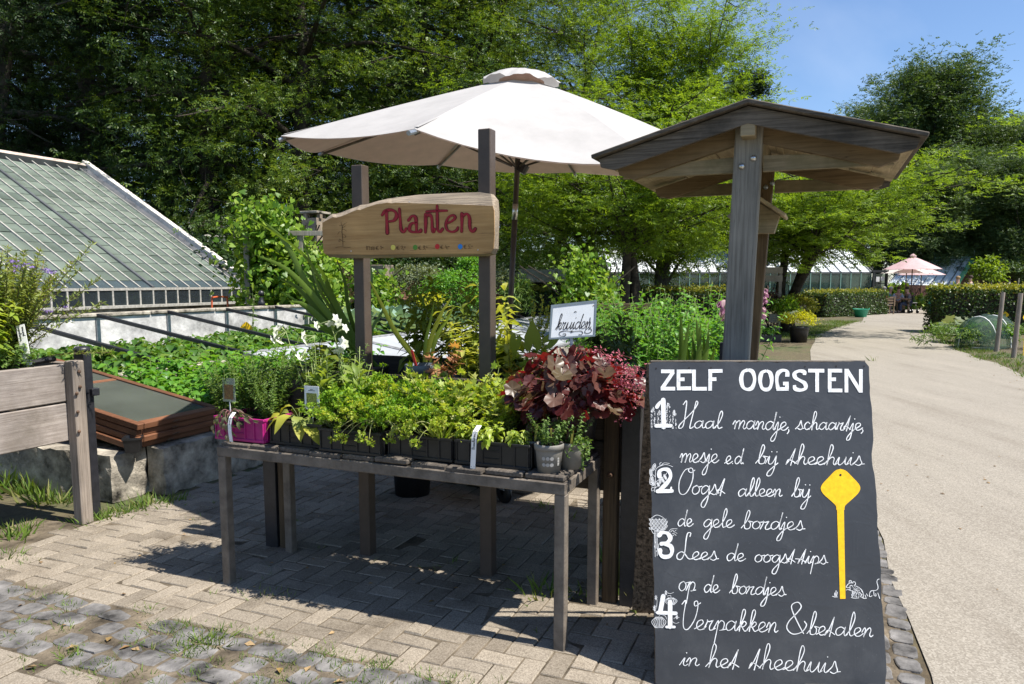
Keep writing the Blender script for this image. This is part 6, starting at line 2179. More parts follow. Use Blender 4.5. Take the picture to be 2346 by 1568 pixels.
# ================================================================ PLANTS IN THE REAR PLANTER
def strapleaf(mb, pts, w, fold=.25):
    """long sword leaf along a smooth path, widest a third of the way up"""
    p = spline(pts, 7)
    n = len(p)
    tg = nrm(np.gradient(p, axis=0))
    side0 = nrm(np.cross(tg[n // 2], rng.normal(size=3) * .5 + V))
    vs = []
    for i in range(n):
        f_ = i / (n - 1)
        ww = w * min(1, .45 + 2.2 * f_) * (1 - f_) ** .55 * 1.15
        s_ = nrm(side0 - tg[i] * np.dot(side0, tg[i]))
        nn2 = np.cross(s_, tg[i])
        vs += [p[i] - s_ * ww / 2 + nn2 * fold * ww * .5, p[i], p[i] + s_ * ww / 2 + nn2 * fold * ww * .5]
    mb.add(np.array(vs), [(3 * i + a, 3 * i + a + 1, 3 * i + a + 4, 3 * i + a + 3) for i in range(n - 1) for a in (0, 1)])


def sq_pot(c, label, r0=.06, r1=.08, h=.15, group='black pots in the rear planter', name='potted_perennial'):
    return round_pot(name, c, r0, r1, h, M['black_plastic'], label, 'potted plant', group)


ZP = .822       # planter bottom board
# big sword-leaved plant
c = Q(.42, .42, ZP)
t = sq_pot(c, 'black pot with long arching sword leaves left of the Planten sign post', .09, .12, .26)
mb = MB()
b0_ = c + ZU * .24
for pts in (((800, 815), (760, 690), (690, 580), (556, 488)), ((805, 815), (735, 700), (660, 620), (588, 585)), ((800, 812), (760, 760), (700, 705), (640, 667)), ((808, 815), (775, 720), (738, 660), (695, 619)), ((803, 815), (720, 680), (655, 560), (603, 507)),
            ((800, 818), (745, 740), (700, 700), (660, 690)), ((812, 815), (800, 720), (790, 650), (770, 590)), ((815, 815), (830, 720), (850, 650), (848, 600)), ((810, 815), (770, 740), (735, 690), (715, 640)), ((806, 815), (765, 770), (725, 750), (690, 745)),
            ((815, 815), (850, 760), (872, 720), (885, 690)), ((808, 815), (745, 690), (710, 600), (690, 540)), ((806, 815), (770, 700), (745, 640), (725, 600)), ((800, 815), (735, 720), (680, 660), (640, 640))):
    Y0 = b0_[1]
    dY = rng.uniform(-.25, .25)
    w3 = [at(x, y, Y0 + dY * i / (len(pts) - 1)) for i, (x, y) in enumerate(pts)]
    w3[0] = b0_ + rng.normal(size=3) * [.03, .03, 0]
    strapleaf(mb, w3, rng.uniform(.034, .05))
mb.build('foliage', M['lf_strap'], t, True)
st = MB()
pl = Plant()
for pts in (((850, 815), (845, 740), (820, 650), (775, 605)), ((845, 815), (838, 760), (815, 690), (790, 650))):
    w3 = [at(x, y, c[1] + .05) for x, y in pts]
    w3[0] = b0_
    sp_ = spline(w3, 6)
    st.tube(sp_, .0028, 5)
    for q in range(34):
        pl.leaf('flower', sp_[-1] - (sp_[-1] - sp_[-8]) * rng.uniform(0, 1.2) + rng.normal(size=3) * .008, rng.normal(size=3), rng.normal(size=3), rng.uniform(.02, .04))
st.build('dry_stem', M['woody'], t)
pl.link(t, {'flower': ('dry_flower', M['dry'], T_simple(.25, .1, .3), False)})

# pot with the red label in front
c = Q(.93, .17, .90)
MBp = thing('upturned_pot', Q(.93, .17, ZP), 'upturned pot under the grey-rimmed pot with a red label', 'plant pot')
MB().lathe(Q(.93, .17, ZP), [(.075, 0), (.06, .075), (.001, .077)], 22).build('pot', M['black_plastic'], MBp, True)
t = round_pot('potted_perennial', c, .06, .088, .235, M['blue_grey_plastic'], 'blue-grey rimmed pot with a red label stick and bare green stalks', 'potted plant', 'black pots in the rear planter')
p0 = c + ZU * .2
MB().bar(at(953, 840, c[1] - .02), at(943, 803, c[1] - .02), .016, .003, -V, .001).build('red_label', plain('red_label_plastic', (.62, .03, .03), .45), t)
mb = MB()
for pts, w_ in ((((955, 830), (905, 760), (870, 690), (845, 640)), .03), (((975, 830), (985, 780), (1010, 720), (1035, 680)), .038), (((985, 830), (1000, 770), (1025, 730), (1040, 700)), .03), (((970, 830), (975, 780), (985, 740), (995, 690)), .026), (((960, 830), (930, 790), (900, 750), (890, 700)), .026)):
    w3 = [at(x, y, c[1] + .02 * i) for i, (x, y) in enumerate(pts)]
    strapleaf(mb, w3, w_)
mb.build('foliage', M['lf_shade'], t, True)

# leafy perennials standing in the parasol's shade
pr = None
for i, (s_, t_, sc, key, lb) in enumerate(((.66, .62, 1.0, 'lf_shade', 'tall leafy perennial just right of the left sign post'), (.80, .78, 1.08, 'lf_shade', 'tall leafy perennial at the back of the rear planter'), (1.12, .55, .8, 'lf_shade', 'shorter leafy perennial between the two sign posts'))):
    loc = Q(s_, t_, ZP)
    if pr is None:
        pr = sq_pot(np.zeros(3), lb, .07, .09, .20)
        leafy((0, 0, .18), 5, .62, .25, .12, 20, up=.15, jit=.25, r0=.05, sr=.003, whorl=3, shrink=.4).link(pr, {'leaf': ('foliage', M['lf_shade'], T_leaf(.17, .06, .3), True)})
        pr.location = tuple(loc)
    else:
        dup(pr, loc, i * 1.4, sc, lb)
for s_, t_, h, key, tm, sz, lb, n_, whl in ((1.00, .62, .36, 'lf_shade', T_lobed(5, .5, .35), .085, 'orange-brown lobed perennial in a black pot', 11, False), (1.20, .30, .40, 'lf_vari', T_leaf(.14, .05, .25), .10, 'yellow variegated plant left of the right sign post', 7, True),
                                            (1.47, .30, .58, 'lf_vari', T_leaf(.16, .05, .25), .11, 'tall yellow variegated plant beside the parasol pole', 4, True), (1.07, .14, .22, 'lf_oak', T_lobed(7, .5, .5), .10, 'pinkish oak-leaved seedling above the celery', 4, False),
                                            (1.50, .12, .16, 'lf_bronze', T_lobed(3, .6, .3), .11, 'brown heart-leaved plant at the foot of the right sign post', 6, False), (1.28, .62, .24, 'lf_shade', T_round(9, .05, .1, .1, 2), .10, 'round leaved plant in front of the white sashes', 16, False),
                                            (1.60, .22, .28, 'lf_celery', T_lobed(5, .5, .35), .075, 'cream flushed plant next to the heuchera', 7, False), (.25, .25, .24, 'lf_shade', T_leaf(.25, .06, .3), .11, 'leafy plant at the left end of the rear planter', 12, False),
                                            (1.86, .84, .38, 'lf_dark', T_leaf(.15, .06, .2), .11, 'dark feathery plant behind the kruiden sign', 14, True), (1.95, .55, .26, 'lf_dark', T_leaf(.18, .06, .2), .10, 'low dark plant behind the heuchera', 12, True)):
    c = Q(s_, t_, ZP)
    t = sq_pot(c, lb, .07, .09, .20)
    leafy(c + ZU * .18, n_, h, .35, sz, 26, pairs=whl, up=.25, jit=.3, r0=.04, sr=.0028, shrink=.2, start=.35 if key != 'lf_vari' else .2).link(t, {'leaf': ('foliage', M[key], tm, True)})
# arrow-shaped leaf in a wide blue-black pot
c = Q(1.78, .30, ZP)
t = round_pot('potted_perennial', c, .09, .125, .27, M['blue_grey_plastic'], 'wide dark pot with one large arrow-shaped leaf', 'potted plant', 'black pots in the rear planter')
T_arrow = (np.array([[0, .2, .02], [-.12, -.12, .04], [-.30, .1, .06], [-.27, .45, .05], [0, 1, -.1], [.27, .45, .05], [.30, .1, .06], [.12, -.12, .04], [0, .55, 0]], float), [(0, 2, 1), (0, 3, 2), (0, 8, 3), (8, 4, 3), (8, 5, 4), (0, 5, 8), (0, 6, 5), (0, 7, 6)])
pl = Plant()
for (x, y), ax_, sz in (((1222, 800), (-.05, 0, 1), .16), ((1185, 770), (-.2, 0, -1), .12), ((1250, 790), (.6, 0, .5), .12)):
    p = at(x, y, c[1] - .03)
    pl.st.tube([c + ZU * .24, (c + ZU * .24 + p) / 2 + ZU * .03, p], .004, 6)
    pl.leaf('leaf', p, ax_, -V + rng.normal(size=3) * .2, sz)
pl.link(t, {'leaf': ('foliage', M['lf_shade'], T_arrow, True)})
t = thing('flower_spike', Q(1.92, .5, ZP), 'plant with thin yellow-green flower spikes left of the kruiden sign', 'flowering plant')
pl = Plant()
for x0, y0, x1, y1 in ((1235, 800, 1222, 690), (1245, 800, 1242, 680), (1240, 800, 1255, 705), (1250, 800, 1262, 720)):
    Yq = Q(1.92, .5)[1]
    pts = spline([Q(1.92, .5, ZP + .2), at(x0, y0, Yq), at(x1, y1, Yq)], 12)
    pl.st.tube(pts, .002, 4)
    for q in range(12, len(pts)):
        for k_ in range(6): pl.leaf('flower', pts[q], rng.normal(size=3) + ZU * .3, rng.normal(size=3), .018)
pl.link(t, {'flower': ('flower_spike', M['lf_sage'], T_simple(.4, .2, .1), False)})
MB().lathe(Q(1.92, .5, ZP), [(.06, 0), (.075, .18), (.07, .18), (.001, .17)], 18).build('pot', M['black_plastic'], t, True)
# round trailing pots on the ground under the table
c = gnd(945, 1132)
t = round_pot('ground_pot', c, .13, .155, .42, M['black_plastic'], 'large black pot with trailing stems on the paving behind the table legs', 'potted plant')
pl = Plant()
for q in range(60):
    a = rng.uniform(0, 6.28)
    e0 = c + ZU * .42 + np.array([math.cos(a), math.sin(a), 0]) * .15
    e1 = e0 + np.array([math.cos(a), math.sin(a), 0]) * rng.uniform(.03, .1) - ZU * rng.uniform(.05, .22)
    pts = spline([c + ZU * .4, e0 + ZU * .03, e1], 6)
    pl.st.tube(pts, .0014, 4)
    for k_ in range(3, len(pts)): 
        for w_ in range(2): pl.leaf('leaf', pts[k_], rng.normal(size=3) - ZU * .3, rng.normal(size=3), rng.uniform(.014, .03))
pl.link(t, {'leaf': ('foliage', M['lf_dark'], T_leaf(.3, .1, .2), True)})

# ================================================================ LEFT PLANTER PLANTS
c = P(-4.88, 3.12, 1.03)
t = thing('rosemary_bush', c, 'tall feathery rosemary-like bush with long leaning sprigs in the grey planter', 'shrub')
pl = leafy(c, 84, .76, .45, .058, 105, pairs=True, up=.75, jit=.35, r0=.10, sr=.0035, bend=.2, shrink=.35, whorl=3)
for tip in ((210, 560), (235, 695), (225, 640), (180, 620), (60, 640), (255, 808), (180, 700)):
    p1 = at(tip[0], tip[1], c[1] + rng.uniform(-.1, .1))
    pts = spline([c, c * .5 + p1 * .5 + ZU * .04, p1], 14)
    pl.st.tube(pts, np.linspace(.004, .0018, len(pts)), 5)
    tg = nrm(p1 - c)
    for q in range(5, len(pts)):
        for k_ in range(6): pl.leaf('leaf', pts[q] + rng.normal(size=3) * .004, rng.normal(size=3) + tg * .8, rng.normal(size=3), rng.uniform(.025, .045))
pl.link(t, {'leaf': ('foliage', M['lf_rosemary'], T_simple(.12, .04, .1), False)}, M['woody'])
c = P(-4.70, 2.92, 1.03)
t = thing('lime_shrub', c, 'yellow-green leafy shrub at the left picture edge in the grey planter', 'shrub')
leafy(c, 11, .66, .24, .10, 26, up=.35, jit=.3, r0=.05, sr=.004, whorl=3, shrink=.3).link(t, {'leaf': ('foliage', M['lf_lime'], T_leaf(.2, .08, .3), True)})
c = P(-4.72, 3.16, 1.03)
t = thing('low_herb', c, 'low leafy mint around the white name stake in the grey planter', 'herb')
leafy(c - V * .12, 30, .2, .5, .05, 60, up=.3, jit=.3, r0=.16, sr=.002).link(t, {'leaf': ('foliage', M['lf_herb'], T_leaf(.25, .08, .2), True)})
c = P(-4.9, 3.2, 1.03)
t = thing('verbena', c, 'thin stemmed purple verbena flowers among the rosemary sprigs', 'flowering plant')
pl = Plant()
for x, y in ((38, 612), (60, 608), (75, 614), (32, 622), (108, 620), (105, 690), (118, 625), (28, 600), (150, 705), (112, 715)):
    p1 = at(x, y, c[1] + rng.normal() * .05)
    pts = spline([c + rng.normal(size=3) * [.05, .05, 0], c * .4 + p1 * .6 - ZU * .03 + rng.normal(size=3) * .02, p1], 8)
    pl.st.tube(pts, .0014, 4)
    for q in range(26): pl.leaf('f%d' % x, p1 + rng.normal(size=3) * [.016, .016, .005], ZU + rng.normal(size=3) * .6, rng.normal(size=3), .012)
pl.link(t, {k_: ('flower_head', M['fl_purple'], T_simple(.5, .1, .1), False) for k_ in list(pl.L)})
t = thing('name_stake', at(62, 832, 4.62), 'broad white name stake with handwriting in the grey planter', 'plant label')
p0, p1 = at(64, 838, 4.62), at(46, 745, 4.66)
d_ = nrm(p1 - p0)
xs = nrm(np.cross(d_, [0, -1.0, 0])); xs = xs if xs[0] > 0 else -xs
nn2 = np.cross(xs, d_); nn2 = nn2 if nn2[1] < 0 else -nn2
MB().box((p0 + p1) / 2, (.055, np.linalg.norm(p1 - p0), .003), np.array([xs, d_, nn2]), .001).build('stake', M['white_plastic'], t)
wr = MB()
L_ = np.linalg.norm(p1 - p0)
for text, off, d0_, d1_, xh in (('munt', .007, .015, .075, .009), ('verbena', -.016, .018, .10, .008)):
    tot = sum(GL[q][1] for q in text); x = 0
    for ch in text:
        for s_ in GL[ch][0]:
            if isinstance(s_, list):
                stroke(wr, [(d0_ + (d1_ - d0_) * (x + a) / tot, off + b * xh) for a, b in s_], .0026, lambda q: p1 - d_ * q[0] + xs * q[1] + nn2 * .0024, True, 4)
        x += GL[ch][1]
wr.build('lettering', M['ink'], t)

# ================================================================ CROPS IN THE COLD FRAME
st0 = None
k_ = 0
for b in np.arange(4.5, 11.4, .42):
    for a in (-8.6, -8.15, -7.7, -7.25, -6.85):
        loc = P(a + rng.normal() * .08, b + rng.normal() * .08, .50)
        if st0 is None:
            st0 = thing('strawberry_plant', (0, 0, 0), 'leafy green strawberry plant growing in the cold frame bed', 'crop plant', 'strawberry plants in the cold frame')
            pl = Plant()
            for q in range(44):
                an = rng.uniform(0, 6.28); rr = rng.uniform(.05, .24)
                p = np.array([math.cos(an) * rr, math.sin(an) * rr, rng.uniform(.12, .30) - rr * .25])
                pl.st.tube([np.array([0, 0, 0]), p * [.5, .5, .8], p], .0025, 4)
                for w_ in (-1, 0, 1): pl.leaf('leaf', p, [math.cos(an + w_ * 1.2), math.sin(an + w_ * 1.2), -.1 + rng.normal() * .3], ZU + rng.normal(size=3) * .3, rng.uniform(.07, .12))
            pl.link(st0, {'leaf': ('foliage', M['lf_straw'], T_leaf(.38, .12, .2), True)})
            st0.location = tuple(loc)
        else:
            dup(st0, loc, rng.uniform(0, 6.28), rng.uniform(.8, 1.25))
        k_ += 1
cr0 = None
for b in np.arange(4.75, 7.2, .33):
    for a in (-6.1, -5.75, -5.4, -5.05, -4.85):
        if b < 4.95 : continue
        loc = P(a + rng.normal() * .06, b + rng.normal() * .06, .24)
        if cr0 is None:
            cr0 = thing('potato_plant', (0, 0, 0), 'dense bright green crop plant in the lower cold frame', 'crop plant', 'crop plants in the lower cold frame')
            leafy((0, 0, 0), 20, .52, .45, .10, 26, up=.3, jit=.3, r0=.14, sr=.004, shrink=.2).link(cr0, {'leaf': ('foliage', M['lf_nettle'], T_leaf(.33, .1, .25), True)})
            cr0.location = tuple(loc)
        else:
            dup(cr0, loc, rng.uniform(0, 6.28), rng.uniform(.8, 1.2))
# tall weeds and sticks by the white wall
t = thing('weed', P(-8.2, 9.2, .5), 'slender tall weed against the whitewashed wall', 'weed')
leafy(P(-8.2, 9.2, .5), 3, 1.0, .06, .12, 14, pairs=False, up=.5, r0=.05, sr=.005).link(t, {'leaf': ('foliage', M['lf_herb'], T_leaf(.12, .05, .3), True)})

# ================================================================ RIGHT OF THE TABLE: iris tub, foxglove, nettle bed
c = np.array([1.22, 4.95, 0])
t = thing('iris_tub', c, 'black tub of sword-leaved iris between the kruiden sign and the shelter post', 'potted plant')
MB().box(c + ZU * .36, (.5, .34, .72), GRID, .01).build('tub', M['black_plastic'], t)
MB().box(c + ZU * .725, (.46, .30, .02), GRID).build('soil', M['soil'], t)
MB().box(c + U * .19 + V * .02 + ZU * .6, (.05, .05, 1.2), GRID, .003).build('corner_post', M['black_steel'], t)
mb = MB()
for x, y in ((1560, 725), (1600, 780), (1618, 800), (1570, 790), (1590, 755), (1580, 740), (1612, 770), (1605, 745), (1595, 735), (1575, 800), (1625, 760), (1640, 800), (1560, 770), (1585, 775)):
    p1 = at(x, y - 6, c[1] + rng.uniform(-.1, .1))
    p0 = c + U * rng.uniform(-.10, .06) + V * rng.uniform(-.08, .08) + ZU * .73
    strapleaf(mb, [p0, p0 * .5 + p1 * .5 + rng.normal(size=3) * .015, p1], rng.uniform(.045, .06))
for x, y in ((1735, 720), (1748, 745), (1725, 760), (1742, 770)):
    p1 = at(x, y, c[1] + .1)
    p0 = c + U * .28 + ZU * .70
    strapleaf(mb, [p0, p0 * .5 + p1 * .5 + rng.normal(size=3) * .01, p1], .06)
mb.build('foliage', M['lf_strap'], t, True)
c = np.array([1.66, 5.0, 0])
t = thing('foxglove', c, 'nodding foxglove with mauve bells behind the grey shelter post', 'flowering plant')
pl = Plant()
pts = spline([c, at(1728, 800, 5.0), at(1736, 720, 5.0), at(1750, 672, 5.02), at(1752, 660, 5.03)], 10)
pl.st.tube(pts, np.linspace(.006, .002, len(pts)), 6)
for q in range(20, len(pts)):
    for k_ in range(2):
        d = nrm(np.array([rng.normal() - .4, rng.normal() * .6 - .4, -.7]))
        e = pts[q] + d * .02
        sz = .042 * (1 - .6 * (q - 20) / (len(pts) - 20))
        sd_ = nrm(np.cross(d, ZU))
        for w_ in range(6):
            v = sd_ * math.cos(w_ * 1.047) + np.cross(d, sd_) * math.sin(w_ * 1.047)
            pl.leaf('bell', e + v * sz * .16, d + v * .22, v, sz)
for x, y in ((1658, 705), (1660, 690), (1664, 720)):
    e = at(x, y, 4.9)
    for w_ in range(8): pl.leaf('bell', e + rng.normal(size=3) * .01, [-.4, -.2, -.8] + rng.normal(size=3) * .2, rng.normal(size=3), .06)
pl.st.tube(spline([c, at(1672, 760, 4.9), at(1664, 690, 4.9)], 6), .004, 5)
for q in range(10): pl.leaf('leaf', c + ZU * rng.uniform(.05, .9) + rng.normal(size=3) * .02, rng.normal(size=3) + ZU * .4, ZU, rng.uniform(.12, .2))
pl.link(t, {'bell': ('flower_bell', M['fl_fox'], T_leaf(.3, .1, .1), True), 'leaf': ('foliage', M['lf_herb'], T_leaf(.25, .08, .3), True)})
ne = None
for i, (px, Y, sc, lb) in enumerate(((1455, 7.0, 1.0, 'bushy bright green nettle-like clump left of the iris leaves'), (1530, 7.4, 1.06, 'bright green clump in the middle of the bed behind the chalkboard'), (1600, 7.0, 1.0, 'bright green clump just left of the shelter post'), (1480, 8.2, 1.1, 'rear bright green clump below the hedge'), (1570, 8.3, 1.12, 'rear bright green clump right behind the middle one'), (1640, 8.0, 1.05, 'bright green clump seen both sides of the iris'), (1420, 8.0, .95, 'leftmost bright green clump by the wooden rail'))):
    loc = at(px, 700, Y); loc[2] = 0
    if ne is None:
        ne = thing('nettle_clump', (0, 0, 0), lb, 'crop plant', 'bright green clumps behind the chalkboard')
        leafy((0, 0, 0), 62, 1.30, .32, .095, 17, up=.15, jit=.3, r0=.30, sr=.005, shrink=.35, start=.2).link(ne, {'leaf': ('foliage', M['lf_nettle'], T_leaf(.24, .08, .25), True)})
        ne.location = tuple(loc)
    else:
        dup(ne, loc, i * 2.3, sc, lb)
t = thing('timber_rail', at(1410, 703, 9.0) * [1, 1, 0], 'short grey timber rail in front of the hedge', 'rail')
c = at(1410, 703, 9.0)
MB().box(c, (.9, .05, .075), WORLD3, .006).build('rail', M['post_dk'], t)
for s_ in (-.4, .4): MB().box(np.array([c[0] + s_, c[1] + .05, c[2] / 2 - .02]), (.08, .05, c[2] - .02), WORLD3, .006).build('leg', M['kio_post'], t)

# ================================================================ MIDDLE BEDS, HEDGES, VINES
M['lf_silver'] = leafmat('silver_leaf', [(.12, .16, .08), (.18, .22, .12), (.24, .27, .17), (.09, .13, .05)], .3, .55)
M['lf_hedge'] = leafmat('hedge_leaf', [(.03, .065, .014), (.05, .092, .02), (.075, .12, .026)], .25, .4)
M['lf_hedge_new'] = leafmat('hedge_new_growth', [(.14, .19, .025), (.24, .26, .04), (.32, .30, .06), (.20, .20, .04)], .4, .45)
M['lf_vine'] = leafmat('vine_leaf', [(.07, .16, .015), (.12, .23, .02), (.19, .31, .03), (.28, .37, .06)], .45, .4)
M['lf_forest'] = leafmat('forest_leaf', [(.026, .058, .012), (.042, .085, .016), (.068, .118, .02), (.10, .155, .028)], .35, .42)
M['lf_forest2'] = leafmat('beech_leaf', [(.05, .10, .014), (.08, .14, .018), (.12, .185, .024), (.17, .22, .032)], .38, .42)
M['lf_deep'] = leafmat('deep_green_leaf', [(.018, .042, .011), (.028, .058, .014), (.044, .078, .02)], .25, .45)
M['lf_bright'] = leafmat('bright_tree_leaf', [(.09, .165, .014), (.14, .225, .02), (.20, .285, .03), (.07, .135, .012)], .5, .42)
M['lf_conifer'] = leafmat('conifer_needle', [(.02, .042, .018), (.03, .06, .024), (.045, .075, .03)], .15, .6)
M['lf_far'] = leafmat('far_leaf', [(.045, .085, .026), (.065, .112, .032), (.09, .14, .042)], .3, .5)


def bush_mesh(t, c, rx, ry, rz, n, sz, mat, tmpl, core=True, flat=.5, name='foliage', top_bias=.3, clump=26):
    """rounded shrub of leaf clumps round a twiggy heart"""
    m = max(6, n // clump)
    d = rdir(m, top_bias)
    d[:, 2] = np.where(d[:, 2] < -.35, -d[:, 2], d[:, 2])
    cen = np.asarray(c) + d * np.array([rx, ry, rz]) * rng.uniform(.62, 1.0, (m, 1))
    pos = np.repeat(cen, clump, 0) + rng.normal(size=(m * clump, 3)) * np.array([rx, ry, rz * flat * 1.4]) * .16
    out = nrm(pos - np.asarray(c))
    ax_ = out * .6 + rng.normal(size=pos.shape) * .7
    nr_ = out * .5 + ZU * .8 + rng.normal(size=pos.shape) * .5
    keep = pos[:, 2] > .03
    leaves(name, mat, pos[keep], ax_[keep], nr_[keep], rng.uniform(.6, 1.2, keep.sum()) * sz, tmpl, t)
    if core:
        b_ = MB()
        for k_ in range(14):
            v = rdir(1, .8)[0]
            e = np.asarray(c) + v * np.array([rx, ry, rz]) * .75
            b0 = np.array([c[0], c[1], max(0, c[2] - rz)])
            b_.tube([b0, b0 * .5 + e * .5 + rng.normal(size=3) * .05 * rx, e], [.012 * rz + .004, .008 * rz + .003, .003], 5)
        b_.build('branch', M['bark'], t)


def bush(name, px, py0, py1, pw, Y, n, sz, mat, label, cat, group=None, tmpl=None, **kw):
    """bush whose crown spans py0..py1 and pw wide as seen from the entrance, standing at distance Y"""
    c0, c1 = at(px, py0, Y), at(px, py1, Y)
    rx = pw / F * Y / 2
    c = (c0 + c1) / 2
    t = thing(name, (c[0], c[1], 0), label, cat, group)
    bush_mesh(t, c, rx, rx * .8, max(.1, (c0[2] - c1[2]) / 2), n, sz, mat, tmpl or T_simple(.3, .1, .2), **kw)
    return t


bush('silver_shrub', 955, 612, 700, 150, 17, 6500, .06, M['lf_silver'], 'grey-green round shrub below the Planten sign', 'shrub')
bush('green_shrub', 1045, 625, 735, 150, 16.2, 5200, .065, M['lf_nettle'], 'fresh green perennial bush with dark seed heads right of the grey shrub', 'shrub')
bush('green_shrub', 1130, 615, 720, 130, 17.5, 3600, .07, M['lf_silver'], 'loose grey-green bush between the right sign post and parasol pole', 'shrub')
bush('tall_perennial', 1075, 590, 650, 60, 16.5, 1000, .07, M['lf_nettle'], 'palm-like tuft of bright leaves above the green bush', 'shrub')
bush('yellow_flower_bush', 985, 672, 712, 90, 15.6, 700, .04, M['fl_yellow'], 'low bush covered in yellow flowers behind the cabbages', 'flowering plant', core=False)
bush('grass_clump', 1185, 640, 735, 60, 17, 900, .2, M['lf_herb'], 'tall grassy clump behind the parasol pole', 'shrub', tmpl=T_leaf(.07, .03, .4), core=False)
bush('shrub', 1300, 690, 745, 110, 19.6, 1500, .06, M['lf_forest'], 'dark shrub behind the kruiden sign', 'shrub')
cab = None
for i in range(26):
    loc = P(rng.uniform(-8.8, -6.8), rng.uniform(11.6, 16.5), .5)
    if cab is None:
        cab = thing('cabbage', (0, 0, 0), 'blue-green cabbage in the bed behind the white sashes', 'vegetable', 'cabbages in the middle bed')
        pl = Plant()
        for q in range(26):
            an = q * 2.4; rr = .03 + q * .006
            pl.leaf('leaf', [math.cos(an) * rr, math.sin(an) * rr, .30 - q * .006], [math.cos(an), math.sin(an), .9 - q * .035], [-math.cos(an) * .8, -math.sin(an) * .8, .8], .30)
        pl.st.tube([np.zeros(3), np.array([0, 0, .34])], .03, 7)
        pl.link(cab, {'leaf': ('foliage', M['lf_blue'], T_round(11, .06, .25, .06, 5), True)}, M['stem'], 'stalk')
        cab.location = tuple(loc)
    else:
        dup(cab, loc, rng.uniform(0, 6), rng.uniform(.8, 1.35))


def hedge(name, a0, a1, depth, h, n, label, newn=0, sz=.055, mat='lf_hedge', parent_cat='hedge'):
    """clipped hedge from a0 to a1 on the ground"""
    a0, a1 = np.array([*a0, 0.]), np.array([*a1, 0.])
    d = nrm(a1 - a0); L = np.linalg.norm(a1 - a0)
    s_ = np.cross(ZU, d)
    t = thing(name, (a0 + a1) / 2, label, parent_cat)
    R = np.array([d, s_, ZU])
    MB().box((a0 + a1) / 2 + ZU * h * .47, (L - .25, depth - .25, h * .9), R, .05).build('light_blocking_core', M['bark'], t)  # solid box added inside the leaves to stop light passing through
    areas = np.array([L * h, L * h, L * depth * 1.3, depth * h, depth * h])
    fc_ = rng.choice(5, n, p=areas / areas.sum())
    u, v_ = rng.uniform(-.5, .5, n), rng.uniform(0, 1, n)
    loc = np.zeros((n, 3)); nr_ = np.zeros((n, 3))
    inn_ = np.abs(rng.normal(size=n)) * .07 - .03
    for f_, (m_, sg) in enumerate((('s', -1), ('s', 1), ('t', 1), ('e', -1), ('e', 1))):
        k_ = fc_ == f_
        if m_ == 's': loc[k_] = np.stack([u[k_] * L, sg * (depth / 2 - inn_[k_]), v_[k_] * h], 1); nr_[k_] = [0, sg, .35]
        elif m_ == 't': loc[k_] = np.stack([u[k_] * L, (v_[k_] - .5) * depth, h - inn_[k_]], 1); nr_[k_] = [0, 0, 1]
        else: loc[k_] = np.stack([sg * (L / 2 - inn_[k_]), u[k_] * depth, v_[k_] * h], 1); nr_[k_] = [sg, 0, .35]
    bump = .05 * np.sin(loc[:, 0] * 3.1) + .04 * np.sin(loc[:, 0] * 7.3 + loc[:, 1] * 5)
    loc[:, 2] += bump * (loc[:, 2] / h)
    pos = (a0 + a1) / 2 + loc @ R
    leaves('foliage', M[mat], pos, rng.normal(size=(n, 3)) + (nr_ @ R) * .3, nr_ @ R + rng.normal(size=(n, 3)) * .55, rng.uniform(.7, 1.25, n) * sz, T_simple(.36, .1, .15), t)
    if newn:
        pos = (a0 + a1) / 2 + np.stack([rng.uniform(-.5, .5, newn) * L, rng.uniform(-.5, .5, newn) * depth, h + np.abs(rng.normal(size=newn)) * .07 + .0 - (rng.uniform(size=newn) < .3) * rng.uniform(0, .4, newn)], 1) @ R
        leaves('new_growth', M['lf_hedge_new'], pos, rng.normal(size=(newn, 3)) + ZU * .9, rng.normal(size=(newn, 3)) + ZU, rng.uniform(.7, 1.25, newn) * sz * 1.1, T_simple(.33, .1, .15), t)
    return t


hedge('hedge', (.4, 21.8), (6.2, 20.0), 1.0, 1.33, 13000, 'low beech hedge with yellow-green top behind the kruiden sign and green bed', 5500, .06)
hedge('hedge', (13.6, 33.5), (18.0, 36.8), 1.2, 1.08, 11000, 'dark clipped hedge left of the far cafe terrace', 2200, .075)
hedge('hedge', (13.35, 23.6), (25, 21.0), 1.6, 1.34, 30000, 'broad dark hedge with yellow-green top right of the path', 16000, .075)
hedge('hedge', (21, 37), (31, 36), 1.2, 1.1, 9000, 'distant yellow-topped hedge behind the standing visitors', 3500, .09)


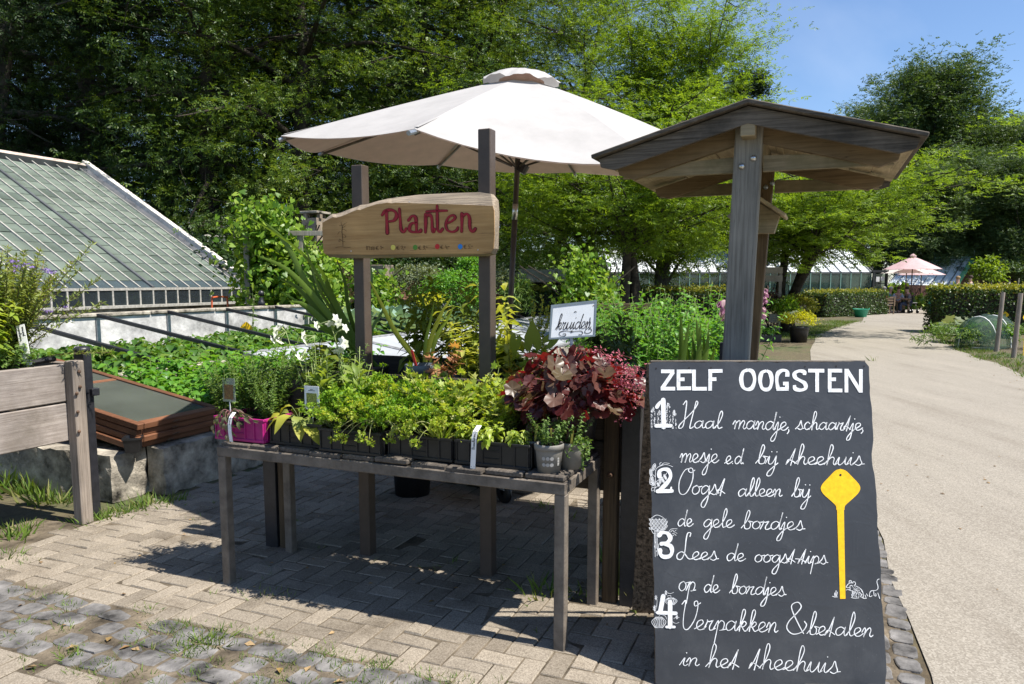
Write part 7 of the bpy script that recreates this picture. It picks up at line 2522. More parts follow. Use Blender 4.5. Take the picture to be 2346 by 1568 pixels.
def vine_wall(name, px0, px1, py0, py1, Y, n, sz, label, posts=()):
    """trellis grown over with large vine leaves"""
    a0, a1 = at(px0, py0, Y), at(px1, py1, Y)
    t = thing(name, ((a0[0] + a1[0]) / 2, Y, 0), label, 'vine')
    w, z0, z1 = a1[0] - a0[0], a1[2], a0[2]
    m = n // 16
    cu, cv = rng.uniform(0, 1, m), rng.uniform(0, 1, m) ** .9
    top = 1 - .28 * np.abs(np.sin(cu * 7 + 1)) * (cu > .45) - .35 * (cu > .62)
    cen = np.stack([a0[0] + cu * w, Y + rng.normal(size=m) * .22, z0 + cv * top * (z1 - z0)], 1)
    pos = np.repeat(cen, 16, 0) + rng.normal(size=(m * 16, 3)) * [.20, .14, .17]
    k_ = len(pos)
    leaves('foliage', M['lf_vine'], pos, rng.normal(size=(k_, 3)) - ZU * .7 + [.2, -.3, 0], rng.normal(size=(k_, 3)) * .55 + [.3, -.6, .65], rng.uniform(.55, 1.2, k_) * sz, T_lobed(3, .52, .22), t)
    b_ = MB()
    for q in range(12):
        x = a0[0] + rng.uniform(.05, .95) * w
        b_.tube(spline([[x, Y, 0], [x + rng.normal() * .2, Y, z0 * .5 + z1 * .3], [x + rng.normal() * .5, Y, z1 * .9]], 5), .015, 5)
    b_.build('vine_stem', M['bark'], t)
    for px, py in posts:
        q = at(px, py, Y - .25)
        MB().box([q[0], q[1], q[2] / 2], (.10, .10, q[2]), WORLD3, .006).build('post', M['kio_post'], t)
    return t


tv = vine_wall('grape_vine', 562, 745, 480, 700, 14.6, 7600, .115, 'bright green grape vine smothering a trellis right of the greenhouse', ((563, 515), (688, 535)))
q = at(715, 535, 14.3)
MB().box(q, (.9, .05, .09), WORLD3, .004).build('top_rail', M['kio_post'], tv)
vine_wall('grape_vine', 735, 880, 590, 700, 15.5, 2600, .11, 'lower part of the grape vine under the left end of the sign')
vine_wall('climbing_plant', 1305, 1395, 585, 720, 15, 1900, .10, 'leafy green column of climber left of the multi-stemmed tree')
vine_wall('trellis_climber', 2035, 2120, 655, 710, 43, 900, .22, 'thin leafy trellis behind the cafe tables')
# brick chimney by the wood
q = at(722, 540, 19)
t = thing('chimney', q * [1, 1, 0], 'slim stone chimney with a flat cap against the dark trees', 'chimney')
M['chim'] = plain('stone_block', (.26, .21, .16), .9, .2, 0, .3, 7, .5, 40)
MB().box([q[0], q[1], (q[2] + .42) / 2], (.46, .46, q[2] + .42), GRID, .01).build('shaft', M['chim'], t)
for s_ in ((-.17, -.17), (.17, -.17), (.17, .17), (-.17, .17)): MB().box([q[0] + s_[0], q[1] + s_[1], q[2] + .47], (.10, .10, .12), GRID).build('cap_pillar', M['chim'], t)
MB().box([q[0], q[1], q[2] + .56], (.58, .58, .06), GRID, .01).build('cap', M['concrete'], t)
# garden wall glimpses
M['red_brick'] = plain('old_brick', (.22, .12, .085), .9, .2, 0, .45, 16, .5, 50)
t = thing('garden_wall', (-2.5, 21, 0), 'old brick garden wall with a pale coping beyond the beds', 'wall')
p0, p1 = at(850, 625, 17), at(1210, 645, 24)
for A, B_ in ((p0, p1),):
    d = nrm((B_ - A) * [1, 1, 0]); L = np.linalg.norm((B_ - A)[:2]); m_ = (A + B_) / 2
    R = np.array([d, np.cross(ZU, d), ZU])
    MB().box([m_[0], m_[1], .85], (L, .28, 1.7), R).build('wall', M['red_brick'], t)
    MB().box([m_[0], m_[1], 1.74], (L + .1, .36, .08), R, .01).build('coping', M['concrete'], t)
q = at(872, 640, 16.5)
MB().box([q[0], q[1], .98], (.42, .42, 1.96), GRID, .01).build('pier', M['chim'], t)
# open log shelter
q = at(1255, 660, 22)
t = thing('log_shelter', q * [1, 1, 0], 'small open wood store with a pale sloping roof under the trees', 'shed')
for x in (-.62, 0, .62): MB().box([q[0] + x, q[1], .85], (.09, .09, 1.7), WORLD3).build('post', M['post_dk'], t)
MB().box([q[0], q[1] + .35, 1.78], (1.75, 1.3, .05), np.array([[1, 0, 0], [0, .96, .28], [0, -.28, .96]]), .005).build('roof', plain('pale_roof_sheet', (.36, .31, .25), .8, .2, 0, .3, 8), t)
MB().box([q[0], q[1] + .9, .8], (1.5, .05, 1.6), WORLD3).build('back_wall', M['gh_dark'], t)
lg = MB()
for i in range(9):
    for j in range(6):
        lg.tube([[q[0] - .55 + i * .135 + (j % 2) * .05, q[1] + .15, .1 + j * .12], [q[0] - .55 + i * .135 + (j % 2) * .05, q[1] + .75, .1 + j * .12]], .055, 8)
lg.build('log_stack', M['bark_grey'], t)

# ================================================================ TREES
def tree_parts(seed, h, crown_r, trunk_r, base, n_limb, per_limb, per_clump, lsz, mat, bark, crown_top=None, prof=1.0, up=(.25, .9), flat=.4, clump_r=.75, tmpl=None, lean=(0, 0), forks=1, limb_from=None, droop=0.0):
    """returns an Empty-less pair of meshes: trunk with limbs, and crown; built about the origin"""
    r = np.random.default_rng(seed)
    tb = MB()
    trunks = []
    for k in range(forks):
        a = r.uniform(0, 6.28)
        off = np.array([math.cos(a), math.sin(a), 0]) * (0 if forks == 1 else .1 * trunk_r)
        top = np.array([lean[0] * h + (r.normal() * .06 * h if forks == 1 else math.cos(a + k * 6.28 / forks) * crown_r * .45), lean[1] * h + (r.normal() * .06 * h if forks == 1 else math.sin(a + k * 6.28 / forks) * crown_r * .45), h * .86])
        ctl = [off, off + top * [.12, .12, .28] + r.normal(size=3) * [.2, .2, 0] * trunk_r * 2, off + top * [.45, .45, .62] + r.normal(size=3) * [.3, .3, 0], top]
        p = spline(ctl, 6)
        rad = trunk_r * (1.0 if forks == 1 else .62) * (1 - np.linspace(0, 1, len(p))) ** .8 + .02
        rad[0] *= 1.35; rad[1] *= 1.08
        tb.tube(p, rad, 10)
        trunks.append((p, rad))
    cen, sz_c = [], []
    for i in range(n_limb):
        p, rad = trunks[i % forks]
        f_ = (i + r.uniform(.1, .9)) / n_limb
        z = base + (h * .97 - base) * f_
        k = int(np.argmin(np.abs(p[:, 2] - z)))
        az = i * 2.399 + r.normal() * .35
        s = f_
        R = crown_r * prof_fn(s, prof) * r.uniform(.75, 1.12)
        u_ = up[0] + (up[1] - up[0]) * f_
        d = np.array([math.cos(az), math.sin(az), u_ + r.normal() * .12])
        start = p[k]
        if limb_from is not None: start = p[int(np.argmin(np.abs(p[:, 2] - max(limb_from, z - R * .55))))]
        end = p[k] * [1, 1, 0] + ZU * z + nrm(d) * R - ZU * droop * R
        mid = start * .55 + end * .45 + r.normal(size=3) * R * .07 + ZU * R * (.06 + .12 * droop)
        lp_ = spline([start, mid, end], 6)
        lr = np.linspace(max(.02, rad[k] * .5), .012, len(lp_))
        tb.tube(lp_, lr, 6, False)
        for j in range(per_limb):
            g_ = .28 + .78 * (j + r.uniform(0, 1)) / per_limb
            b = lp_[min(len(lp_) - 1, int(g_ * (len(lp_) - 1)))]
            off = r.normal(size=3) * R * .20 * [1, 1, .6]
            c = b + off + (end - start) * max(0, g_ - 1)
            if j % 3 == 0: tb.tube([b, (b + c) / 2 + r.normal(size=3) * .04, c], [.018, .012, .006], 4, False)
            cen.append(c); sz_c.append(clump_r * r.uniform(.6, 1.25))
    cen, sz_c = np.array(cen), np.array(sz_c)
    m = len(cen)
    pos = np.repeat(cen, per_clump, 0) + r.normal(size=(m * per_clump, 3)) * np.repeat(sz_c, per_clump)[:, None] * np.array([.55, .55, .55 * flat])
    n = len(pos)
    out = nrm(pos - np.array([0, 0, h * .5]))
    ax_ = r.normal(size=(n, 3)) * [1, 1, .35] + out * .5 - ZU * .25
    nr_ = ZU + r.normal(size=(n, 3)) * .5 + out * .25
    return tb, (pos, ax_, nr_, r.uniform(.6, 1.2, n) * lsz, tmpl or T_simple(.36, .12, .15))


def prof_fn(s, kind):
    if kind == 'cone': return max(.06, 1 - s * .96)
    if kind == 'high': return .35 + .65 * math.sin(math.pi * min(1, .15 + .8 * s))
    if kind == 'vase': return .5 + .5 * math.sin(math.pi * (.12 + .7 * s))
    return .25 + .75 * math.sin(math.pi * (.10 + .84 * s)) ** .8


def make_tree(name, label, group, mat, bark, **kw):
    t = thing(name, (0, 0, 0), label, 'tree', group)
    tb, cr_ = tree_parts(mat=mat, bark=bark, **kw)
    tb.build('trunk', M[bark], t, True)
    leaves('crown', M[mat], *cr_, t)
    return t


def put(proto, used, px, Y, label, rz, sc, z=0.0):
    c = at(px, 640, Y); c[2] = z
    if not used:
        used.append(1)
        proto.location = tuple(c); proto.rotation_euler = (0, 0, rz); proto.scale = (sc, sc, sc) if np.isscalar(sc) else sc
        proto['label'] = label
        return proto
    return dup(proto, c, rz, sc, label)


GRP = 'trees of the wood behind the garden'
oakA = make_tree('woodland_tree', 'x', GRP, 'lf_forest2', 'bark', seed=21, h=19, crown_r=6.2, trunk_r=.42, base=2.6, n_limb=44, per_limb=13, per_clump=56, lsz=.29, tmpl=T_spray(3, .2, .34, 1), clump_r=1.0, flat=.32, up=(-.05, .8), droop=.18)
oakB = make_tree('woodland_tree', 'x', GRP, 'lf_forest', 'bark', seed=22, h=20, crown_r=6.0, trunk_r=.40, base=1.8, n_limb=46, per_limb=13, per_clump=54, lsz=.29, tmpl=T_spray(3, .2, .34, 2), clump_r=1.0, flat=.32, up=(-.1, .8), droop=.22)
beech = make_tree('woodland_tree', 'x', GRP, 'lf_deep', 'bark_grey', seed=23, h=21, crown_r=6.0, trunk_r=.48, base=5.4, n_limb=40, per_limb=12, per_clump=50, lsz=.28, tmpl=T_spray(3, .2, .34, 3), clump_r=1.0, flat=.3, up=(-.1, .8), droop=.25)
uA, uB, uC = [], [], []
# front row of the wood, left to right
for px, Y, kind, rz, sc, lb in (
        (32, 24.5, 'C', .4, 1.0, 'thick grey-trunked tree at the far left above the greenhouse roof'),
        (235, 27, 'C', 2.0, 1.0, 'dark trunk tree rising behind the greenhouse ridge end'),
        (505, 25, 'B', 1.2, .98, 'dark leafy tree with a slim trunk between greenhouse and parasol'),
        (720, 24, 'A', 3.1, .95, 'sunlit woodland tree behind the left tip of the parasol'),
        (985, 27, 'B', 4.4, 1.0, 'woodland tree behind the left half of the parasol'),
        (1110, 30, 'A', 5.6, .95, 'tall woodland tree directly behind the parasol top'),
        (1265, 34, 'A', .9, .84, 'grey-green woodland tree left of the bright tall tree'),
        (1570, 54, 'B', 2.6, .8, 'dark low woodland tree behind the shelter roof'),
        (120, 34, 'B', .5, 1.05, 'second-row dark tree behind the greenhouse ridge'),
        (-140, 24, 'C', 3.0, 1.0, 'woodland tree cut by the left picture edge'),
        (370, 34, 'C', 4.4, 1.05, 'second-row dark tree left of the sunlit one'),
        (620, 33, 'B', 2.2, 1.08, 'second-row tree between the dark trunk and the sunlit tree'),
        (860, 35, 'B', 5.2, 1.1, 'second-row tree above the left tip of the parasol'),
        (1080, 38, 'C', 1.5, 1.1, 'second-row tree behind the parasol canopy'),
        (1190, 41, 'A', 3.9, 1.0, 'rear woodland tree right of the parasol top'),
        (260, 44, 'B', 1.9, 1.15, 'rear dark tree deep in the wood at left'),
        (500, 45, 'C', .3, 1.15, 'rear tree deep in the wood left of centre'),
        (740, 46, 'A', 4.0, 1.1, 'rear tree deep in the wood behind the sign'),
        (970, 47, 'B', 2.9, 1.12, 'rear tree deep in the wood behind the parasol'),
        (20, 44, 'A', 5.0, 1.15, 'rear tree deep in the wood at the left edge')):
    if kind == 'A': put(oakA, uA, px, Y, lb, rz, sc)
    elif kind == 'B': put(oakB, uB, px, Y, lb, rz, sc)
    else: put(beech, uC, px, Y, lb, rz, sc)
# undergrowth along the wood's edge
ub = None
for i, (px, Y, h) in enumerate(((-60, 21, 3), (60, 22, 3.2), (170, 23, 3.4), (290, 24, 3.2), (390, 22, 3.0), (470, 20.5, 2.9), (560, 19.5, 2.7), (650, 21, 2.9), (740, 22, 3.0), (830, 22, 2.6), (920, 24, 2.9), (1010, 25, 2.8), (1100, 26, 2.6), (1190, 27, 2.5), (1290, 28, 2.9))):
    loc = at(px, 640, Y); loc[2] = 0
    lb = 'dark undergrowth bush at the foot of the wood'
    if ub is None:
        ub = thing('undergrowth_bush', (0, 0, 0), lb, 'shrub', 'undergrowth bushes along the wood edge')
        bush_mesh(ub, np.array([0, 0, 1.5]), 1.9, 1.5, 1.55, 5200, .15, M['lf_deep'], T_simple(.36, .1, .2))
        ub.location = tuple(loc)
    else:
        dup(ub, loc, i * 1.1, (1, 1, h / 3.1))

# bright young trees in the garden
brt = make_tree('honey_locust', 'tall bright yellow-green tree with several stems right of the parasol', 'bright garden trees', 'lf_bright', 'bark_grey', seed=31, h=8.8, crown_r=2.25, trunk_r=.20, base=2.2, n_limb=50, per_limb=12, per_clump=34, lsz=.27, tmpl=T_spray(4, .16, .32, 4), clump_r=.62, flat=.5, up=(.5, 1.15), prof='vase', forks=4, limb_from=1.5)
c = at(1515, 640, 21.5); c[2] = 0
brt.location = tuple(c)
low = make_tree('garden_tree', 'low spreading multi-stemmed tree over the hedge left of the shelter post', 'bright garden trees', 'lf_bright', 'bark', seed=33, h=5.5, crown_r=3.2, trunk_r=.26, base=3.7, n_limb=38, per_limb=11, per_clump=34, lsz=.27, tmpl=T_spray(4, .16, .32, 5), clump_r=.58, flat=.36, up=(.02, .30), prof='vase', forks=3, limb_from=1.1, droop=.05)
c = at(1428, 640, 18.9); c[2] = 0
low.location = tuple(c); low.scale = (1, 1, .93)
c = at(1806, 640, 23.5); c[2] = 0
dup(low, c, 2.2, (1.22, 1.22, .88), 'dark-trunked garden tree whose crown spreads right of the shelter')

# far trees at the right
far = make_tree('far_tree', 'large rounded far tree standing highest against the blue sky at right', 'far trees at the right', 'lf_far', 'bark_grey', seed=41, h=17.5, crown_r=6.2, trunk_r=.5, base=3.2, n_limb=44, per_limb=12, per_clump=46, lsz=.62, clump_r=1.3, tmpl=T_spray(3, .2, .34, 6), flat=.6, up=(.3, 1.2), prof='high')
c = at(2105, 640, 62); c[2] = 0
far.location = tuple(c)
for px, Y, rz, sc, lb in ((2005, 70, 1.0, .93, 'far tree left of the large rounded one'), (2255, 60, 2.2, .70, 'far tree at the right, lower than the rounded one'), (2350, 62, 3.2, .72, 'far tree cut by the right picture edge'), (2300, 78, 4.4, .95, 'most distant tree at the right'), (2180, 74, 5.1, .92, 'far tree behind the large rounded one'),
                          (1890, 74, .6, .82, 'far tree peeping over the shelter roof'), (1800, 66, 2.9, .66, 'far tree hidden behind the shelter roof'), (2440, 56, 1.8, .8, 'far tree just outside the right edge'), (1690, 62, 3.7, .75, 'far tree behind the bright tall tree'), (2215, 52, 3.9, .55, 'dark far tree above the small glasshouse'), (2320, 48, .2, .5, 'low far tree over the right hedge'), (2130, 50, 5.8, .48, 'low far tree above the pink parasols')):
    c = at(px, 640, Y); c[2] = 0
    dup(far, c, rz, sc, lb)
con = make_tree('conifer', 'dark spruce tip showing beside the bright tall tree', 'conifers behind the garden', 'lf_conifer', 'bark', seed=51, h=13.6, crown_r=2.6, trunk_r=.25, base=1.0, n_limb=70, per_limb=6, per_clump=30, lsz=.22, clump_r=.5, flat=.35, up=(-.15, .25), prof='cone', tmpl=T_simple(.16, .03, .25), droop=.15)
c = at(1745, 640, 41); c[2] = 0
con.location = tuple(c)
c = at(1690, 640, 44); c[2] = 0
dup(con, c, 1.0, 1.05, 'second dark spruce left of the first, behind the bright tree')

# ================================================================ FAR GREENHOUSES, CAFE, PEOPLE
M['gh2_roof'] = plain('whitewashed_glass_roof', (.76, .80, .80), .4, .4, 0, .08, 1.2)
M['gh2_bar'] = plain('pale_green_bar', (.20, .34, .28), .5, .4, 0, .15, 10)
M['gh2_glass'] = glassmat('green_tinted_glass', (.06, .10, .09), .55, .04)
g2 = thing('far_greenhouse', (9, 31, 0), 'long low greenhouse with white roof and green glass walls behind the trees', 'greenhouse')
xa, xb, yf = at(1395, 640, 40)[0], at(1995, 640, 40)[0], 40.0
wz, rz_ = 2.08, 3.45
MB().box([(xa + xb) / 2, yf, .2], (xb - xa, .16, .4), WORLD3).build('base_wall', M['concrete'], g2)
nb2 = 26
for i in range(nb2 + 1):
    x = xa + (xb - xa) * i / nb2
    MB().box([x, yf, (.4 + wz) / 2], (.05, .06, wz - .4), WORLD3).build('mullion', M['gh2_bar'], g2)
    MB().bar([x, yf - .05, wz + .03], [x, yf + 3, rz_ + .03], .045, .04).build('roof_bar', M['white_bar'], g2)
MB().box([(xa + xb) / 2, yf, (.4 + wz) / 2], (xb - xa, .01, wz - .4), WORLD3).build('wall_glass', M['gh2_glass'], g2)
MB().box([(xa + xb) / 2, yf + .05, wz], (xb - xa + .2, .16, .08), WORLD3).build('gutter', M['white_bar'], g2)
MB().add([(xa, yf, wz), (xb, yf, wz), (xb, yf + 3, rz_), (xa, yf + 3, rz_)], [(0, 1, 2, 3)]).build('roof', M['gh2_roof'], g2)
MB().box([xb, yf + 1.5, (.4 + wz) / 2], (.04, 3, wz - .4), WORLD3).build('end_wall', M['gh2_glass'], g2)
MB().box([(xa + xb) / 2, yf + 3, 1.5], (xb - xa, .1, 3), WORLD3).build('rear_wall', M['gh_dark'], g2)
dx = at(2014, 640, 40)[0]
for s_ in (-.34, .34): MB().box([dx + s_, yf - .1, 1.05], (.12, .1, 2.1), WORLD3).build('door_post', M['gh_dark'], g2)
dr_ = MB().box([dx, yf - .08, 1.0], (.56, .03, 2.0), WORLD3).build('door', M['gh2_glass'], g2)
MB().box([dx, yf - .1, 2.14], (.85, .12, .12), WORLD3).build('door_lintel', M['gh_dark'], g2)
for z in (.95, 1.5): MB().box([dx, yf - .11, z], (.56, .03, .04), WORLD3).build('door_bar', M['gh_dark'], dr_)
MB().box([dx - .12, yf - .105, 1.72], (.18, .01, .26), WORLD3).build('notice', M['white_paint'], dr_)
MB().box([dx + .14, yf - .105, 1.75], (.2, .01, .2), WORLD3).build('notice', M['white_paint'], dr_)
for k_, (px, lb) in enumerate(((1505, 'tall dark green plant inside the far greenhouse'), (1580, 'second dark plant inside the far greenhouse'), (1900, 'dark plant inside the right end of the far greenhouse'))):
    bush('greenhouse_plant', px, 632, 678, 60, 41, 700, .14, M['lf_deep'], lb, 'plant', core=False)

g3 = thing('far_glasshouse', (28, 50, 0), 'small glasshouse with a sloping white roof and bright green edge at the far right', 'greenhouse')
c00, c10, c11, c01 = at(2035, 652, 48), at(2192, 655, 47.2), at(2231, 592, 49), at(2085, 594, 50.5)
MB().add([c00, c10, c11, c01], [(0, 1, 2, 3)]).build('roof', M['gh2_roof'], g3)
for f_ in np.linspace(0, 1, 9): MB().bar(c00 * (1 - f_) + c10 * f_ + ZU * .06, c01 * (1 - f_) + c11 * f_ + ZU * .06, .06, .05).build('roof_bar', M['white_bar'], g3)
MB().bar(c10 + ZU * .08, c11 + ZU * .08, .26, .12).build('verge_board', plain('bright_green_board', (.22, .55, .28), .5), g3)
MB().bar(c01 * .85 + c00 * .15 + ZU * .10, c11 * .85 + c10 * .15 + ZU * .10, .10, .03).build('ridge_vent', M['gh2_bar'], g3)
MB().bar(c01 + ZU * .05, c11 + ZU * .05, .14, .14).build('ridge', M['gh2_bar'], g3)
fl = lambda p: p * [1, 1, 0]
MB().add([fl(c00), fl(c10), c10 - ZU * .02, c00 - ZU * .02], [(0, 1, 2, 3)]).build('front_wall', M['red_brick'], g3)
MB().add([fl(c10), fl(c11), c11 - ZU * .02, c10 - ZU * .02], [(0, 1, 2, 3)]).build('gable_wall', M['red_brick'], g3)
MB().add([fl(c01), fl(c11), c11 - ZU * .02, c01 - ZU * .02], [(0, 1, 2, 3)]).build('rear_wall', M['red_brick'], g3)
p = at(2231, 600, 49)
MB().tube([p * [1, 1, 0], [p[0], p[1], at(2231, 572, 49)[2]]], .03, 6).build('vent_pipe', M['galv'], g3)

# brick piers and dark picket fence at the far right
t = thing('picket_fence', at(2280, 655, 52) * [1, 1, 0], 'dark picket fence between brick piers far behind the right hedge', 'fence')
for px in (2292, 2235): 
    q = at(px, 640, 52); MB().box([q[0], q[1], .95], (.7, .5, 1.9), WORLD3, .02).build('pier', M['red_brick'], t)
for px in np.linspace(2242, 2286, 12):
    q = at(px, 640, 52); MB().box([q[0], q[1], .85], (.07, .04, 1.5), WORLD3).build('picket', M['gh_dark'], t)
q0, q1 = at(2240, 640, 52), at(2288, 640, 52)
MB().box([(q0[0] + q1[0]) / 2, q0[1] + .04, 1.2], (q1[0] - q0[0], .04, .09), WORLD3).build('rail', M['gh_dark'], t)
bush('small_tree', 2264, 592, 665, 72, 44, 1300, .2, M['lf_bright'], 'small yellow-green tree with airy tiers over the right hedge', 'tree')
bush('small_tree', 2310, 600, 650, 110, 46, 1200, .2, M['lf_far'], 'small green tree at the right above the hedge', 'tree')


def small_parasol(px, py_top, py_rim, pw, Y, mat, label, pole):
    c = at(px, py_top, Y); rim = at(px, py_rim, Y)
    R_, H_ = pw / F * Y / 2, c[2] - rim[2]
    t = thing('cafe_parasol', (c[0], c[1], 0), label, 'parasol', 'parasols over the cafe tables')
    vs, fs = [], []
    for i in range(5):
        f_ = i / 4
        for j in range(32):
            a = j * math.pi / 16
            sg = 1 - .03 * f_ * (1 - math.cos(8 * a)) / 2
            vs.append([c[0] + R_ * f_ * sg * math.cos(a) + 1e-4 * j, c[1] + R_ * f_ * sg * math.sin(a), c[2] - H_ * f_ ** 1.1 - .02 * f_ * (1 - math.cos(8 * a)) / 2])
    for i in range(4):
        for j in range(32): fs.append((i * 32 + j, i * 32 + (j + 1) % 32, (i + 1) * 32 + (j + 1) % 32, (i + 1) * 32 + j))
    mesh_obj('canopy', vs, fs, mat, t, True)
    MB().lathe(c + ZU * .02, [(.001, .12), (.1, .08), (.16, -.02)], 12).build('vent_cap', mat, t, True)
    MB().tube([[c[0], c[1], 0], c], .028, 8).build('pole', pole, t)
    for j in range(8):
        a = j * math.pi / 4
        MB().tube([c - ZU * .05, [c[0] + R_ * math.cos(a), c[1] + R_ * math.sin(a), c[2] - H_ - .03]], .012, 4).build('rib', M['woody'], t)


M['pink_canvas'] = plain('faded_pink_canvas', (.66, .46, .46), .85, .2, 0, .08, 3, trans=.3)
M['cream_canvas'] = plain('cream_canvas', (.74, .68, .62), .85, .2, 0, .06, 3, trans=.3)
small_parasol(2092, 588, 617, 122, 38, M['pink_canvas'], 'pink cafe parasol standing highest over the far terrace', M['post_dk'])
small_parasol(2078, 604, 626, 108, 40, M['cream_canvas'], 'cream cafe parasol below the highest pink one', M['woody'])
small_parasol(2112, 610, 630, 100, 43, M['pink_canvas'], 'lower pink cafe parasol at the right of the group', M['post_dk'])
for k_, (px, lb) in enumerate(((2133, 'left of the two dark green posts by the terrace'), (2145, 'right of the two dark green posts by the terrace'))):
    q = at(px, 640, 37)
    t = thing('green_post', q * [1, 1, 0], lb, 'post')
    MB().box([q[0], q[1], .62], (.16, .10, 1.24), WORLD3, .01).build('post', plain('dark_green_paint', (.01, .16, .10), .5), t)
    MB().box([q[0], q[1], 1.26], (.18, .12, .04), WORLD3, .01).build('cap', plain('green_cap', (.012, .18, .115), .5), t)


# ---- people: one continuous skinned body each
def person(px, Y, label, pose, skin, shirt, trouser, hair, face, z=0.0):
    q = at(px, 640, Y); q[2] = z
    t = thing('person', q, label, 'person')
    f = np.array([math.cos(face), math.sin(face), 0]); s = np.cross(ZU, f)
    L = lambda x, y, zz: q + f * x + s * y + ZU * zz
    hip = .92 if pose == 'stand' else .50
    if pose == 'stand':
        J = {'pel': (0, 0, hip, .13), 'wst': (0, 0, hip + .18, .125), 'chs': (0, 0, hip + .40, .15), 'nck': (0, 0, hip + .56, .058), 'hdb': (.01, 0, hip + .64, .075), 'hdt': (.015, 0, hip + .76, .085),
             'hl': (0, .09, hip - .05, .10), 'kl': (.03, .10, .48, .06), 'al': (0, .10, .08, .042), 'tl': (.13, .11, .04, .035), 'hr': (0, -.09, hip - .05, .10), 'kr': (.02, -.10, .48, .06), 'ar': (-.02, -.10, .08, .042), 'tr': (.12, -.11, .04, .035),
             'sl': (0, .19, hip + .46, .06), 'el': (-.02, .24, hip + .20, .045), 'wl': (.10, .22, hip + .0, .03), 'dl': (.14, .20, hip - .08, .03), 'sr': (0, -.19, hip + .46, .06), 'er': (-.02, -.24, hip + .20, .045), 'wr': (.16, -.18, hip + .12, .03), 'dr': (.22, -.14, hip + .16, .03)}
    else:
        J = {'pel': (0, 0, hip, .14), 'wst': (.03, 0, hip + .17, .13), 'chs': (.07, 0, hip + .38, .15), 'nck': (.10, 0, hip + .54, .058), 'hdb': (.13, 0, hip + .62, .075), 'hdt': (.15, 0, hip + .74, .085),
             'hl': (.06, .10, hip - .01, .09), 'kl': (.44, .11, .50, .065), 'al': (.44, .11, .10, .042), 'tl': (.57, .12, .05, .035), 'hr': (.06, -.10, hip - .01, .09), 'kr': (.44, -.11, .50, .065), 'ar': (.40, -.11, .10, .042), 'tr': (.53, -.12, .05, .035),
             'sl': (.07, .19, hip + .43, .06), 'el': (.14, .25, hip + .20, .045), 'wl': (.36, .18, hip + .25, .03), 'dl': (.44, .14, hip + .27, .03), 'sr': (.07, -.19, hip + .43, .06), 'er': (.14, -.25, hip + .20, .045), 'wr': (.36, -.18, hip + .25, .03), 'dr': (.44, -.14, hip + .27, .03)}
    E = (('pel', 'wst'), ('wst', 'chs'), ('chs', 'nck'), ('nck', 'hdb'), ('hdb', 'hdt'), ('pel', 'hl'), ('hl', 'kl'), ('kl', 'al'), ('al', 'tl'), ('pel', 'hr'), ('hr', 'kr'), ('kr', 'ar'), ('ar', 'tr'), ('chs', 'sl'), ('sl', 'el'), ('el', 'wl'), ('wl', 'dl'), ('chs', 'sr'), ('sr', 'er'), ('er', 'wr'), ('wr', 'dr'))
    names = list(J)

    def skinned(nm, keys, mat, grow=0.0):
        ks = [k for k in names if k in keys]
        ed = [(ks.index(a), ks.index(b)) for a, b in E if a in ks and b in ks]
        me = bpy.data.meshes.new(nm)
        me.from_pydata([tuple(L(*J[k][:3]) - q) for k in ks], ed, [])
        o = link(nm, me, t)
        sk = o.modifiers.new('skin', 'SKIN')
        for i, k in enumerate(ks):
            rr = J[k][3] + grow
            me.skin_vertices[0].data[i].radius = (rr, rr * (.78 if k in ('pel', 'wst', 'chs') else 1))
            me.skin_vertices[0].data[i].use_root = (i == 0)
        sb_ = o.modifiers.new('smooth', 'SUBSURF'); sb_.levels = 1; sb_.render_levels = 2
        me.materials.append(mat)
        return o
    skinned('body', set(names), skin)
    skinned('shirt', {'pel', 'wst', 'chs', 'sl', 'sr', 'el', 'er'}, shirt, .014)
    skinned('trousers', {'pel', 'hl', 'kl', 'al', 'hr', 'kr', 'ar'}, trouser, .016)
    hd = L(*J['hdt'][:3])
    MB().sphere(hd + ZU * .035 - f * .015, .098, 12, 8, (1, 1, .85)).build('hair', hair, t, True)
    MB().sphere(hd + f * .088 - ZU * .03, .016, 6, 5).build('nose', skin, t, True)
    return t


sk = plain('skin', (.50, .30, .22), .6, .3)
cl = lambda n, c: plain(n, c, .8, .2, 0, .1, 8)
person(2022, 37.5, 'seated person in a red top at the left of the cafe table', 'sit', sk, cl('red_cloth', (.42, .05, .05)), cl('dark_cloth', (.05, .05, .07)), cl('grey_hair', (.4, .38, .36)), 0.1)
person(2036, 38.6, 'seated white haired person in teal facing the cafe table', 'sit', sk, cl('teal_cloth', (.08, .22, .22)), cl('navy_cloth', (.03, .04, .08)), cl('white_hair', (.6, .58, .55)), -.4)
person(2058, 38.4, 'seated person in a pale blue shirt behind the cafe table', 'sit', sk, cl('pale_blue_cloth', (.38, .46, .56)), cl('beige_cloth', (.35, .28, .2)), cl('brown_hair', (.08, .05, .03)), -1.7)
person(2086, 37.6, 'seated person in a grey jacket at the right of the cafe table', 'sit', sk, cl('grey_cloth', (.16, .15, .15)), cl('blue_cloth', (.06, .08, .14)), cl('dark_hair', (.04, .03, .025)), 3.0)
person(2195, 34, 'standing person in white behind the right hedge', 'stand', sk, cl('white_cloth', (.7, .7, .7)), cl('sand_cloth', (.3, .25, .18)), cl('fair_hair', (.3, .2, .1)), 2.6, .06)
person(2224, 35, 'standing person in pale clothes right of the one in white', 'stand', sk, cl('pale_cloth', (.58, .58, .6)), cl('slate_cloth', (.1, .1, .12)), cl('dark_brown_hair', (.06, .04, .03)), 2.9, .10)
wd_ = wood('cafe_timber', (.16, .11, .07), (.30, .22, .15), 'x', 30, .8)
q = at(2052, 640, 37.6)
t = thing('cafe_table', (q[0], q[1], 0), 'wooden cafe table on the far terrace', 'table')
